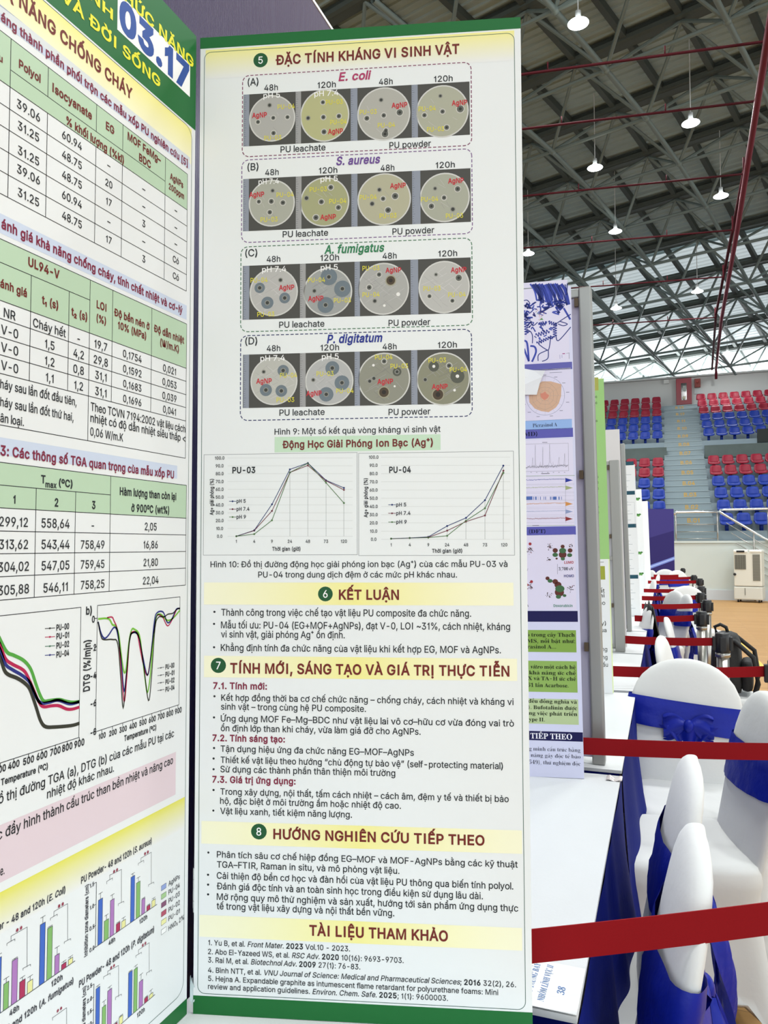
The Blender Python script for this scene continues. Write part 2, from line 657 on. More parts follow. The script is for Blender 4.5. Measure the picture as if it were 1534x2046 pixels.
# red sprinkler pipes
bm = BM()
path_tube(bm, [(1.23, 6, 7.9), (1.30, 10.7, 7.9), (1.43, 17.2, 7.9), (1.52, 24, 7.9), (1.72, 30.6, 7.9), (1.74, 30.9, 7.85), (1.74, 31.0, 7.6)], .048, 10)
tag(obj('sprinkler_main_pipe', bm, M_red_pipe, None, True), 'thick red fire pipe running along the hall to the far wall', 'pipe')
bm = BM()
path_tube(bm, [(1.42, 9, 8.3), (1.42, 17, 8.3), (1.38, 24, 8.1), (1.56, 30.2, 7.8)], .035, 8)
tag(obj('sprinkler_pipe', bm, mat('dark_red_pipe', (.045, .005, .008), .8, spec=.1), None, True), 'thinner dark red pipe running beside the thick red main', 'pipe')
for y, xa, lab in [(10.75, -6, 'nearest'), (12.2, -6, 'second nearest'), (14.6, -6, 'third nearest'), (17.2, -6, 'fourth nearest'), (20.2, -6, 'fifth nearest'), (23.8, -6, 'farthest')]:
    bm = BM()
    tube(bm, (xa, y + .142 * xa, 8.0), (1.36, y + .19, 8.0), .019, 8)
    tube(bm, (1.36, y + .19, 7.95), (1.36, y + .19, 8.3), .018, 8)
    for k in range(4):
        tube(bm, (-4.6 + k * 1.55, y + .142 * (-4.6 + k * 1.55), 8.0), (-4.6 + k * 1.55, y + .142 * (-4.6 + k * 1.55), 8.13), .011, 6)
    tag(obj('sprinkler_branch_pipe', bm, MATS['dark_red_pipe'], None, True), 'thin red sprinkler branch pipe across the roof, %s to the poster board' % lab, 'pipe', 'red sprinkler branch pipes')

# high bay lamps
M_lamp = mat('lamp_face', (.9, .9, .88), .4, emit=((1, .98, .93), 60))
M_shade = mat('lamp_shade', (.82, .85, .85), .4, emit=((.92, 1, 1), 5))  # shade given a glow of its own, standing for the lamp's glare
M_rod = mat('lamp_rod', (.5, .52, .52), .5)


def make_lamp():
    t = thing('high_bay_lamp', '', 'lamp')
    bm = BM()
    lathe(bm, [(.05, .085), (.07, .06), (.13, .025), (.162, .006), (.166, 0), (.160, -.004), (.150, .004)], 20)
    obj('shade', bm, M_shade, t, True)
    bm = BM()
    lathe(bm, [(.158, .002), (.13, -.010), (.02, -.016)], 20)
    obj('lamp_face', bm, M_lamp, t, True)
    bm = BM()
    tube(bm, (0, 0, .08), (0, 0, .20), .045, 12)
    obj('ballast', bm, M_rod, t, True)
    return t


lamp0 = make_lamp()
lamps = [(-1.22, 11.98, 9.58, 'glaring high bay lamp nearest the photographer, above the poster wing'),
         (0.51, 15.32, 9.39, 'glaring high bay lamp near the top right, close to the red pipe'),
         (-1.39, 16.74, 9.54, 'glaring high bay lamp left of the middle of the roof'),
         (1.24, 18.81, 9.38, 'bright lamp with round shade just left of the thick red pipe'),
         (-1.18, 20.03, 9.39, 'bell shaped white lamp below the middle of the roof'),
         (-3.46, 20.25, 9.21, 'white lamp half hidden by the right edge of the poster wing'),
         (0.87, 23.52, 8.68, 'flat white lamp over the right bank of seats, upper of two'),
         (-1.41, 23.74, 8.51, 'flat white lamp just right of the aluminium partition post'),
         (2.03, 29.33, 8.14, 'lowest flat white lamp, near the foot of the red pipe')]
roots = [lamp0] + [copy_tree(lamp0) for _ in lamps[1:]]
for i, (x, y, z, lab) in enumerate(lamps):
    r = roots[i]
    r.location = (x, y, z)
    tag(r, lab, 'lamp', 'high bay lamps under the roof')
    top = zroof(Vector((x, y, 0)).dot(QV)) - .02
    bm = BM()
    tube(bm, (0, 0, .18), (0, 0, max(.4, top - z)), .009, 6)
    obj('rod', bm, M_rod, r)
    area_light('high_bay_light', (x, y, z - .06), .34, 130 if i < 6 else 50)

# ================================================================ PRINTING ON THE POSTERS
# Letter outlines of a grotesque and of a roman alphabet. One letter per line: character code, advance,
# base letter code (0 = none) and its shift; then contours as point steps, in 4/1000 em.
SANS_OUTLINES = '''32 47 0 0;
37 169 0 0;39 71 -9 3 -6 6 -2 4 -3 8 0 16 5 12 6 6 4 2 15 1 9 -3 8 -10 2 -28 -4 -8 -6 -6 -9 -3|44 82 7 2 5 9 -1 17 -2 4 -2 2 -7 2 -7 -2 -3 -2 -2 -7 1 -17 4 -6|125 -2 -9 1 -8 5 -6 11 0 24 1 4 2 4 7 5 13 4 10 -2 7 -4 6 -7 2 -9 0 -15 -5 -12 -3 -3 -7 -5|125 9 7 2 5 9 0 14 -3 6 -5 4 -4 1 -7 -2 -4 -9 0 -14 2 -7 5 -4|33 0 87 127 15 0 -87 -127
40 68 0 0;22 52 2 19 6 30 6 18 8 16 15 0 -19 -57 -2 -18 4 -39 5 -17 12 -28 -15 0 -6 12 -10 26 -3 12
41 68 0 0;9 -24 21 84 -2 18 -19 57 15 0 12 -25 7 -29 3 -20 0 -22 -6 -26 -9 -25 -7 -12
42 113 0 0;50 56 2 27 -24 -15 -6 11 24 12 -24 13 6 11 24 -15 -2 27 12 0 0 -27 22 15 6 -11 -24 -13 24 -12 -6 -11 -22 15 0 -27
43 113 0 0;50 8 0 83 14 0 0 -83|15 43 0 13 83 0 0 -13
44 47 0 0;10 -30 7 48 17 0 -13 -48
45 113 0 0;84 61 0 -14 -56 0 0 14
46 47 0 0;21 -1 -7 5 -1 3 1 9 7 5 9 -1 5 -7 0 -6 -5 -7
47 62 0 0;59 133 -41 -152 -14 0 40 152
48 113 0 0;57 -2 -17 4 -8 4 -6 6 -5 7 -7 20 -2 25 2 24 7 20 5 7 6 6 8 5 17 3 17 -3 13 -11 5 -7 7 -20 2 -24 -2 -25 -7 -20 -5 -7 -6 -6 -7 -4|57 12 11 3 8 8 4 6 4 15 2 20 -2 19 -4 15 -8 11 -4 3 -11 3 -11 -3 -9 -8 -6 -13 -2 -8 -2 -19 2 -20 2 -8 6 -13 9 -8
49 78 0 0;42 0 0 100 -24 -16 0 16 20 12 10 15 10 0 0 -127
50 113 0 0;16 0 0 12 54 58 10 27 -3 8 -5 5 -8 4 -8 1 -9 -1 -10 -7 -4 -7 -1 -10 -16 0 1 8 5 12 8 10 12 7 14 2 14 -2 6 -3 10 -8 7 -10 2 -13 -1 -9 -3 -9 -7 -10 -46 -50 59 -1 0 -14
51 113 0 0;54 -2 -14 2 -13 6 -9 8 -4 6 -3 13 16 0 5 -11 9 -7 19 -2 4 1 9 3 6 6 3 8 0 10 -6 12 -7 5 -5 2 -25 2 0 13 33 37 -54 1 0 14 75 0 0 -12 -38 -43 15 0 7 -3 11 -8 5 -5 5 -13 0 -7 -2 -14 -8 -11 -11 -8 -14 -4
52 113 0 0;10 26 0 14 52 87 16 0 -51 -85 76 -1 0 -15|70 0 0 80 16 0 0 -80
53 113 0 0;55 -2 -14 2 -6 3 -10 7 -7 10 -3 12 15 0 4 -10 9 -7 4 -1 13 -1 9 3 9 10 2 4 2 16 -4 9 -2 4 -7 7 -5 2 -10 1 -19 -5 -3 -2 -15 1 7 64 68 0 0 -14 -54 0 -4 -38 14 7 9 2 17 -4 8 -5 10 -12 6 -16 -1 -14 -2 -7 -7 -13 -11 -9 -7 -3
54 113 0 0;56 -2 -14 3 -12 7 -5 5 -7 12 -2 7 0 15 4 13 8 16 35 51 17 0 -38 -56 4 5 13 2 7 0 13 -4 10 -8 3 -6 5 -13 0 -15 -5 -14 -9 -10 -12 -7|56 12 10 2 7 4 5 7 4 9 0 10 -4 9 -5 7 -12 6 -9 0 -8 -3 -10 -9 -2 -9 0 -11 5 -12 11 -8
55 113 0 0;24 0 57 112 -65 1 0 14 82 0 0 -15 -57 -112
56 113 0 0;56 -2 -15 2 -13 6 -10 10 -2 5 -3 13 3 15 6 8 7 6 9 3 -11 6 -7 10 -2 13 2 12 2 5 9 9 11 6 14 2 14 -2 12 -6 4 -4 7 -10 3 -12 -3 -13 -7 -10 -11 -5 9 -4 7 -6 8 -13 1 -10 -2 -13 -8 -11 -11 -7 -14 -4|62 12 9 3 10 8 3 12 -2 8 -4 7 -12 8 -14 0 -10 -2 -7 -6 -5 -7 -1 -8 1 -9 5 -6 7 -5 9 -3|65 74 9 6 4 6 2 12 -3 7 -5 5 -11 5 -9 0 -11 -5 -3 -2 -4 -10 0 -8 2 -8 5 -5 7 -3
57 113 0 0;56 129 15 -3 12 -6 5 -6 7 -12 2 -8 0 -14 -1 -6 -6 -14 -40 -60 -18 0 42 60 -16 -11 -11 0 -13 5 -10 8 -6 12 -2 6 0 16 5 13 9 11 12 6|52 115 -8 -3 -7 -6 -3 -4 -3 -14 2 -10 4 -8 7 -6 12 -3 10 1 7 5 7 11 2 4 -2 16 -4 8 -6 6 -9 3
58 47 0 0;21 -1 -7 5 -1 3 1 9 7 5 9 -1 5 -7 0 -6 -5 -7|21 68 -7 6 -1 2 1 9 7 5 9 -1 2 -2 3 -5 0 -6 -3 -5 -5 -3
59 47 0 0;10 -30 7 48 17 0 -13 -48|23 68 -5 3 -3 5 0 6 3 5 2 2 9 1 5 -3 3 -5 0 -6 -3 -5 -5 -3
60 113 0 0;16 44 0 11 81 41 0 -17 -61 -29 0 -2 61 -28 0 -16
64 169 0 0;89 -34 -23 2 -11 4 -9 4 -16 11 -11 15 -4 10 -4 21 -1 12 1 11 4 21 9 18 7 7 7 6 17 10 10 2 22 3 22 -3 9 -3 16 -9 6 -6 11 -14 3 -8 4 -17 1 -9 -1 -18 -4 -17 -9 -12 -5 -3 -11 -1 -13 2 -8 6 -2 6 -6 -7 -7 -5 -11 -2 -14 3 -5 3 -9 9 -5 13 -1 7 0 15 1 7 6 12 4 4 11 8 6 1 16 -1 12 -8 1 8 13 0 1 -60 4 -8 7 -1 6 1 3 3 5 13 1 22 -3 21 -7 13 -9 10 -14 8 -16 4 -19 0 -9 -2 -15 -6 -12 -9 -9 -13 -6 -16 -2 -20 1 -10 4 -18 7 -14 5 -6 6 -5 15 -8 8 -3 19 -1 14 1 19 5 4 -12 -23 -6|82 16 10 2 7 4 4 8 2 10 0 12 -4 14 -6 4 -12 3 -12 -4 -6 -5 -3 -8 1 -25 1 -4 6 -7 3 -2
65 120 0 0;4 0 46 127 19 0 47 -127 -17 0 -27 76 -12 38 -12 -38 -27 -76|28 36 0 14 64 0 0 -14
66 114 0 0;15 0 0 127 53 0 14 -4 10 -8 3 -5 4 -10 0 -12 -2 -8 -5 -6 -13 -7 0 -1 8 -2 7 -6 9 -12 1 -12 0 -6 -4 -11 -8 -9 -13 -6 -17 -2|31 14 30 0 16 3 5 3 6 9 0 13 -8 10 -8 4 -10 2 -31 0|31 71 29 0 8 1 8 4 5 6 3 7 -1 9 -1 5 -4 4 -4 3 -6 2 -37 1
67 128 0 0;67 -2 -21 4 -8 4 -8 6 -7 8 -5 9 -5 10 -3 25 3 24 10 19 15 14 18 7 11 1 12 -1 11 -4 15 -10 10 -15 3 -12 -16 0 -5 12 -30 15 -15 -3 -6 -3 -11 -10 -4 -7 -3 -8 -2 -19 2 -20 7 -15 11 -10 6 -3 15 -3 25 9 9 14 1 4 16 0 -3 -12 -10 -15 -14 -10 -12 -3
68 126 0 0;55 0 -31 0 0 14 40 1 16 5 6 5 9 12 3 8 2 19 -2 18 -7 15 -11 10 -7 3 -18 3 -32 0 0 14 33 0 23 -3 9 -4 8 -6 7 -8 9 -18 4 -24 -2 -13 -2 -11 -4 -10 -5 -9 -7 -7 -8 -6 -10 -4 -11 -3|31 127 0 -127 -16 0 0 127
69 105 0 0;15 0 0 127 78 0 0 -14 -62 0 0 -41 58 0 0 -15 -58 0 0 -43 63 0 0 -14
70 102 0 0;15 0 0 127 77 0 0 -14 -61 0 0 -43 55 0 0 -15 -55 0 0 -55
71 130 0 0;67 -2 -21 4 -9 4 -7 6 -7 8 -6 9 -4 10 -2 12 -1 13 1 12 2 12 4 10 6 9 6 8 8 6 9 4 10 3 10 1 19 -3 11 -5 13 -12 6 -10 3 -12 -16 0 -16 22 -11 4 -16 0 -13 -5 -11 -10 -4 -7 -5 -17 0 -10 2 -20 7 -15 11 -10 6 -3 15 -3 13 2 6 3 10 8 6 11 2 13 -33 0 0 14 49 0 -1 -24 -3 -9 -8 -15 -14 -11 -17 -6
72 129 0 0;15 0 0 127 16 0 0 -55 67 0 0 55 16 0 0 -127 -16 0 0 58 -67 0 0 -58
73 66 0 0;25 0 0 127 17 0 0 -127
74 99 0 0;46 -2 -10 2 -10 3 -7 5 -6 8 -3 9 -2 18 16 0 1 -14 2 -6 8 -8 11 -3 6 1 10 5 3 5 3 13 0 91 16 0 0 -91 -1 -11 -3 -9 -6 -8 -8 -5 -9 -3
75 117 0 0;26 36 0 18 18 22 47 51 21 0|15 0 0 127 16 0 0 -127|93 0 -46 65 10 12 55 -77
76 98 0 0;15 0 0 127 16 0 0 -113 59 0 0 -14
77 157 0 0;15 0 0 127 23 0 41 -110 40 110 23 0 0 -127 -16 0 1 110 -41 -110 -14 0 -42 110 0 -110
78 131 0 0;15 0 0 127 19 0 63 -100 4 -9 -1 109 16 0 0 -127 -19 0 -67 108 1 -108
79 133 0 0;67 -2 -21 4 -8 4 -8 6 -7 8 -5 9 -5 10 -3 25 3 24 10 19 15 14 18 7 11 1 10 -1 19 -7 14 -14 6 -9 4 -10 2 -12 1 -12 -1 -13 -2 -12 -4 -10 -6 -9 -6 -8 -8 -6 -9 -4|67 13 14 3 6 3 11 10 7 15 3 20 -3 19 -7 15 -5 6 -12 8 -14 2 -8 -1 -13 -5 -10 -10 -8 -15 -2 -19 2 -20 8 -15 10 -10 13 -5
80 111 0 0;15 0 0 127 44 0 17 -2 7 -3 11 -9 6 -12 2 -7 0 -14 -4 -14 -9 -10 -13 -7 -17 -3 -28 0 0 -46|31 60 27 0 12 2 8 4 5 8 3 8 0 10 -5 12 -7 6 -10 3 -33 0
82 112 0 0;15 0 0 127 44 0 17 -2 7 -3 11 -8 6 -12 2 -7 0 -14 -4 -13 -9 -10 -13 -6 -17 -2 -28 0 0 -50|31 64 33 0 6 1 8 4 6 6 2 8 0 10 -5 12 -7 5 -10 3 -33 0|88 0 -30 57 18 0 31 -57
83 112 0 0;56 -2 -17 2 -13 6 -6 4 -7 11 -3 13 16 0 5 -12 7 -6 8 -3 16 -1 10 3 7 5 5 6 2 9 -1 7 -5 5 -6 4 -28 9 -18 7 -6 5 -5 6 -3 7 0 15 2 6 7 11 11 7 7 3 16 2 15 -2 13 -6 9 -9 4 -5 2 -13 -16 0 -1 6 -7 9 -6 3 -14 3 -14 -3 -7 -4 -5 -7 -1 -7 1 -8 12 -9 36 -11 12 -6 9 -10 3 -10 0 -5 -2 -13 -8 -11 -5 -5 -13 -6
84 112 0 0;8 113 0 14 96 0 0 -14 -40 0 0 -113 -16 0 0 113
85 129 0 0;65 -2 -10 0 -17 6 -12 10 -8 13 -3 16 0 84 16 0 0 -83 2 -11 5 -9 4 -4 5 -3 11 -4 13 0 12 4 4 3 7 8 4 11 0 5 0 83 16 0 0 -84 -2 -16 -8 -13 -13 -10 -17 -6
86 120 0 0;51 0 -47 127 17 0 27 -75 12 -39 7 21 32 93 17 0 -46 -127
87 172 0 0;39 0 -35 127 16 0 28 -113 28 113 19 0 28 -112 28 112 17 0 -36 -127 -18 0 -26 98 -2 11 -2 -10 -26 -99
89 118 0 0;51 0 0 52 -47 75 19 0 33 -54 3 -8 4 8 32 54 19 0 -47 -75 0 -52
91 68 0 0;25 -24 0 159 34 0 0 -13 -19 0 0 -133 19 0 0 -13
93 68 0 0;9 -24 0 13 19 0 0 133 -19 0 0 13 34 0 0 -159
97 97 0 0;40 -2 -11 1 -10 5 -4 3 -5 9 -2 5 0 6 1 9 7 10 15 7 33 5 4 2 1 8 -2 6 -2 3 -8 5 -32 -14 -15 5 6 10 12 9 20 4 12 -1 8 -3 7 -4 7 -13 2 -12 0 -63 -15 0 0 13 -1 0 -8 -9 -6 -4|42 11 11 2 11 7 4 7 1 7 0 14 -4 -2 -31 -6 -8 -5 -3 -5 1 -10 3 -4
98 106 0 0;57 -2 -14 3 -6 4 -7 10 -2 0 0 -15 -15 0 0 127 15 0 0 -47 6 6 9 7 9 3 13 0 13 -6 6 -4 8 -13 3 -8 2 -8 0 -19 -5 -17 -3 -7 -5 -6 -12 -7 -7 -3|55 12 11 2 8 6 5 9 3 12 -1 19 -4 10 -3 4 -8 6 -11 2 -11 -2 -7 -5 -6 -9 -3 -12 2 -20 4 -10 3 -4 8 -6
99 99 0 0;52 -2 -8 1 -15 5 -11 10 -7 15 -3 18 3 18 7 15 5 5 13 9 8 2 12 0 26 -12 8 -15 -14 -3 -4 6 -4 6 -8 3 -14 1 -10 -4 -4 -4 -5 -10 -3 -17 3 -18 5 -9 4 -4 5 -2 11 -2 9 1 7 3 5 6 3 7 15 -3 -3 -8 -5 -7
100 106 0 0;49 -2 -8 0 -13 6 -10 10 -7 15 -2 9 0 19 2 8 7 15 4 6 6 4 13 6 13 0 9 -3 15 -13 0 47 15 0 0 -127 -15 0 0 15 -1 0 -11 -12 -7 -4|51 12 11 2 8 6 5 9 3 18 -3 19 -5 9 -8 5 -11 2 -11 -2 -8 -6 -5 -9 -3 -18 2 -12 4 -11 2 -4 8 -6
101 101 0 0;53 -2 -17 3 -13 8 -5 5 -7 15 -3 18 3 17 7 15 11 11 7 3 7 3 8 0 11 -1 9 -3 9 -7 7 -9 5 -19 1 -15 -68 0 1 -10 2 -6 6 -8 8 -5 11 -1 21 8 2 6 15 -3 -4 -9 -7 -8 -15 -7|25 55 53 0 -4 12 -5 8 -7 6 -11 1 -10 -1 -8 -6 -6 -7 -3 -10
102 64 0 0;57 95 0 -13 -55 0 0 13|20 0 0 113 2 5 5 7 7 5 13 2 14 -2 -4 -13 -13 1 -3 -1 -4 -5 -1 -3 0 -109
103 106 0 0;52 -38 -13 2 -11 3 -8 5 -7 11 12 7 5 -6 12 -7 10 -1 13 2 5 3 4 5 3 6 1 25 -2 0 -4 -7 -6 -4 -12 -4 -13 0 -7 2 -12 7 -8 11 -3 8 -3 18 3 18 7 14 10 10 6 4 15 2 10 -1 11 -6 7 -9 1 0 0 15 15 0 0 -97 -2 -15 -7 -10 -6 -4 -12 -5|51 15 11 1 8 6 5 8 3 12 0 13 -5 16 -3 4 -8 5 -11 2 -10 -2 -9 -6 -2 -4 -4 -10 -2 -12 2 -12 4 -10 3 -4 8 -6
104 102 0 0;28 0 -15 0 0 127 15 0 0 -50 5 9 5 4 12 6 13 0 11 -4 8 -7 3 -5 4 -12 0 -68 -15 0 -1 66 -1 6 -8 8 -12 2 -8 -1 -7 -4 -5 -6 -2 -5 -1 -4
105 42 0 0;13 0 0 95 15 0 0 -95|18 111 -6 5 -2 5 4 7 7 3 7 -3 2 -2 1 -8 -5 -6
106 42 0 0;13 95 15 0 0 -103 -2 -14 -6 -8 -8 -4 -14 -2 0 14 6 1 6 3 2 3 1 8|18 111 -5 3 -3 4 0 6 3 4 8 3 3 -1 4 -2 3 -4 0 -6 -5 -6
107 95 0 0;28 34 0 19 2 0 41 42 19 0 -44 -45 -2 0|13 0 0 127 15 0 0 -127|74 0 -37 46 11 11 45 -57
108 31 0 0;8 0 0 132 16 0 0 -132
109 152 0 0;13 0 0 95 15 0 0 -21 2 9 6 7 11 6 8 0 12 -2 5 -4 6 -10 1 -3 3 5 6 7 12 6 14 1 6 -1 8 -5 4 -4 6 -9 1 -6 0 -71 -15 0 -1 70 -5 8 -8 4 -13 0 -3 -2 -8 -8 -2 -6 0 -66 -16 0 0 70 -2 4 -6 6 -10 2 -7 0 -7 -4 -6 -10 -1 -4 -1 -64
110 102 0 0;28 0 -15 0 0 95 15 0 0 -19 5 10 11 8 6 2 13 0 11 -4 4 -3 7 -9 4 -12 0 -68 -15 0 -1 66 -1 6 -8 8 -12 2 -8 -1 -7 -4 -5 -6 -2 -5 -1 -4
111 104 0 0;52 -2 -8 1 -15 5 -11 10 -7 15 -3 18 3 18 7 15 11 10 7 4 16 2 16 -2 13 -9 5 -5 7 -15 2 -18 -2 -18 -3 -8 -9 -12 -6 -5 -7 -3|52 12 11 2 8 6 6 9 3 12 -2 18 -4 11 -3 4 -8 6 -11 2 -11 -2 -9 -6 -5 -10 -3 -17 3 -18 5 -9 9 -6
112 106 0 0;13 -36 0 131 15 0 0 -15 2 0 4 6 9 7 4 2 10 1 15 -2 6 -4 10 -10 7 -15 2 -8 0 -19 -5 -17 -8 -13 -6 -4 -13 -6 -18 1 -10 6 -7 10 -2 -51|55 12 11 2 8 6 5 9 3 12 -1 19 -4 10 -3 4 -8 6 -11 2 -11 -2 -7 -5 -6 -9 -3 -12 2 -20 4 -10 3 -4 8 -6
113 106 0 0;93 -36 -15 0 0 51 -2 0 -4 -7 -6 -5 -7 -4 -18 -1 -13 6 -10 10 -4 7 -5 17 0 19 2 8 7 15 10 10 6 4 15 2 10 -1 4 -2 9 -7 5 -6 1 0 0 15 15 0|51 12 11 2 8 6 5 9 3 18 -3 19 -5 9 -8 5 -11 2 -11 -2 -8 -6 -5 -9 -3 -18 2 -12 4 -11 2 -4 8 -6
114 65 0 0;13 0 0 95 15 0 0 -15 6 8 9 6 5 2 13 0 0 -16 -9 2 -8 -2 -4 -1 -8 -8 -3 -7 -1 -64
115 91 0 0;39 -2 -11 3 -9 5 -7 8 -3 10 15 3 1 -5 6 -7 9 -3 12 0 5 1 7 5 3 8 -1 6 -5 4 -24 6 -14 6 -9 9 -2 5 0 12 4 9 8 7 16 6 13 0 11 -3 8 -5 3 -3 6 -13 -14 -3 -3 7 -7 5 -5 2 -10 0 -5 -1 -7 -6 -2 -3 0 -7 1 -3 5 -4 31 -9 7 -3 8 -9 2 -5 0 -12 -4 -9 -4 -4 -9 -6 -13 -4
116 57 0 0;51 95 0 -13 -49 0 0 13|16 118 16 0 0 -100 4 -4 3 -1 11 1 3 -14 -11 -1 -14 3 -5 3 -6 11
117 102 0 0;46 -1 -12 1 -10 6 -7 9 -2 5 -1 7 -1 68 15 0 1 -66 2 -5 7 -9 12 -3 8 2 8 4 6 10 2 5 0 62 15 0 0 -95 -15 0 0 17 0 -2 -10 -11 -12 -5
118 97 0 0;41 0 -37 95 17 0 20 -56 8 -25 7 25 20 56 17 0 -37 -95
119 142 0 0;34 0 -28 95 16 0 16 -61 5 -18 3 18 17 61 16 0 17 -61 3 -18 21 79 16 0 -29 -95 -15 0 -21 78 -21 -78
120 95 0 0;5 0 34 49 -32 46 18 0 23 -37 22 37 18 0 -32 -47 34 -48 -18 0 -25 39 -24 -39
121 97 0 0;12 -35 3 13 19 6 7 16 -37 95 17 0 20 -56 8 -24 1 7 26 73 17 0 -49 -122 -13 -8 -8 -1
122 95 0 0;10 0 0 12 54 68 -52 1 0 14 71 0 0 -12 -51 -68 53 -1 0 -14
126 113 0 0;13 38 1 12 5 8 7 6 8 2 12 0 23 -16 6 -2 3 0 5 4 3 6 0 5 14 0 -2 -12 -4 -9 -7 -5 -7 -3 -13 1 -32 17 -3 -1 -4 -5 -1 -8
186 84 0 0;42 55 -13 2 -11 6 -7 10 -3 6 -2 13 2 14 3 6 7 9 11 6 13 2 13 -2 10 -6 8 -9 2 -6 2 -14 -2 -14 -5 -10 -10 -8 -5 -3|42 67 8 2 4 2 4 5 4 8 -2 21 -6 9 -8 3 -8 0 -8 -3 -6 -9 -2 -21 3 -8 9 -7
192 120 65 0;54 140 -16 25 16 0 12 -25
193 120 65 0;53 140 12 25 17 0 -16 -25
202 105 69 0;42 141 -15 0 20 24 15 0 20 -23 -16 -1 -12 15
205 66 73 0;27 140 11 25 18 0 -17 -25
224 97 97 0;41 107 -16 25 17 0 12 -25
225 97 97 0;40 107 12 25 18 0 -17 -25
226 97 97 0;35 109 -15 0 20 23 14 0 21 -22 -15 -1 -13 15
233 101 101 0;44 107 12 25 17 0 -16 -25
234 101 101 0;39 109 -15 0 20 23 14 0 20 -22 -15 -1 -12 15
236 42 0 0;13 0 0 95 15 0 0 -95|15 107 -17 25 18 0 12 -25
237 42 0 0;13 0 0 95 15 0 0 -95|14 107 12 25 17 0 -16 -25
242 104 111 0;46 107 -17 25 17 0 12 -25
243 104 111 0;45 107 12 25 17 0 -16 -25
244 104 111 0;40 109 -16 0 20 23 15 0 20 -22 -15 -1 -12 15
249 102 117 0;45 107 -16 25 17 0 12 -25
250 102 117 0;44 107 12 25 18 0 -17 -25
253 97 121 0;42 107 12 25 17 0 -17 -25
258 120 65 0;60 140 -9 2 -10 7 -5 11 -1 5 11 0 2 -7 5 -5 3 -1 11 1 5 5 2 7 11 0 -3 -13 -6 -6 -8 -4
259 97 97 0;43 108 -12 6 -7 10 -2 8 12 0 4 -9 2 -2 7 -2 4 1 6 3 4 9 11 0 -3 -12 -9 -8 -8 -4
272 128 68 3;2 57 0 13 66 0 0 -13
273 106 100 0;50 105 0 12 56 0 0 -12
305 42 0 0;13 0 0 95 15 0 0 -95
416 133 79 0;66 118 0 11 41 -2 1 1 0 17 15 0 -1 -20 -1 -4 -5 -5 -8 -1 -24 3
417 103 111 0;52 86 0 10 30 -1 2 3 0 18 14 0 -1 -21 -3 -6 -3 -1 -8 -2
431 129 85 0;98 115 0 12 17 1 0 17 15 0 0 -20 -4 -7 -6 -3
432 108 117 0;80 84 0 11 8 0 2 1 1 20 13 0 0 -21 -3 -7 -7 -3
7840 120 65 0;58 -36 -7 5 -1 8 3 4 5 3 5 0 7 -5 0 -8 -2 -4 -5 -3
7841 97 97 0;45 -36 -7 5 -1 8 3 4 5 3 5 0 7 -5 1 -8 -3 -4 -5 -3
7842 120 65 0;65 140 -11 0 6 14 -14 1 0 10 26 -7 -1 -9
7843 97 97 0;52 107 -11 0 6 15 -14 0 0 10 27 -8 -1 -5
7845 97 97 0;36 106 -16 0 20 24 15 0 20 -23 -15 -1 -12 15|59 137 12 23 17 0 -16 -23
7847 97 97 0;36 106 -16 0 20 24 15 0 20 -23 -15 -1 -12 15|64 137 -17 23 17 0 12 -23
7849 97 97 0;36 106 -16 0 20 24 15 0 20 -23 -15 -1 -12 15|70 137 -11 0 6 12 -15 1 0 10 17 0 8 -4 2 -8
7851 97 97 0;36 106 -16 0 20 24 15 0 20 -23 -15 -1 -12 15|59 139 -6 1 -15 6 -3 -2 -1 -4 -11 0 3 12 6 5 5 0 20 -7 3 2 2 5 10 0 -1 -9 -2 -4 -3 -3
7852 120 65 0;48 141 -16 0 21 24 14 0 20 -23 -15 -1 -12 15|58 -36 -7 5 -1 8 3 4 5 3 5 0 7 -5 0 -8 -2 -4 -5 -3
7853 97 97 0;35 109 -15 0 20 23 14 0 21 -22 -15 -1 -13 15|45 -36 -7 5 -1 8 3 4 5 3 5 0 7 -5 1 -8 -3 -4 -5 -3
7857 97 97 0;47 106 -13 3 -8 9 -4 12 11 0 2 -7 2 -3 10 -3 3 0 6 3 4 6 0 4 12 0 -2 -8 -7 -10 -7 -5|53 137 -12 0 -17 23 18 0
7859 97 97 0;48 106 -9 1 -10 7 -5 8 -1 8 11 0 0 -4 4 -6 3 -2 7 -1 9 3 4 6 0 4 11 0 -1 -8 -7 -10 -8 -5|54 137 -12 0 6 12 -14 1 0 10 16 0 8 -4 2 -8
7862 120 65 0;60 140 -9 2 -10 7 -5 11 -1 5 11 0 2 -7 5 -5 3 -1 11 1 5 5 2 7 11 0 -3 -13 -6 -6 -8 -4|58 -36 -7 5 -1 8 3 4 5 3 5 0 7 -5 0 -8 -2 -4 -5 -3
7863 97 97 0;43 108 -12 6 -7 10 -2 8 12 0 4 -9 2 -2 7 -2 4 1 6 3 4 9 11 0 -3 -12 -9 -8 -8 -4|45 -36 -7 5 -1 8 3 4 5 3 5 0 7 -5 1 -8 -3 -4 -5 -3
7870 105 69 0;43 139 -15 0 20 23 14 0 20 -22 -15 -1 -12 15|66 169 12 23 18 0 -17 -23
7871 101 101 0;39 106 -15 0 20 24 15 0 20 -23 -15 -1 -12 15|63 137 12 23 17 0 -16 -23
7873 101 101 0;39 106 -15 0 20 24 15 0 20 -23 -15 -1 -12 15|67 137 -16 23 17 0 12 -23
7876 105 69 0;43 139 -15 0 20 23 14 0 20 -22 -15 -1 -12 15|66 172 -6 0 -15 6 -3 -2 -1 -4 -11 0 0 5 4 7 2 3 8 3 6 -2 14 -6 4 2 1 5 11 0 -4 -13 -6 -4
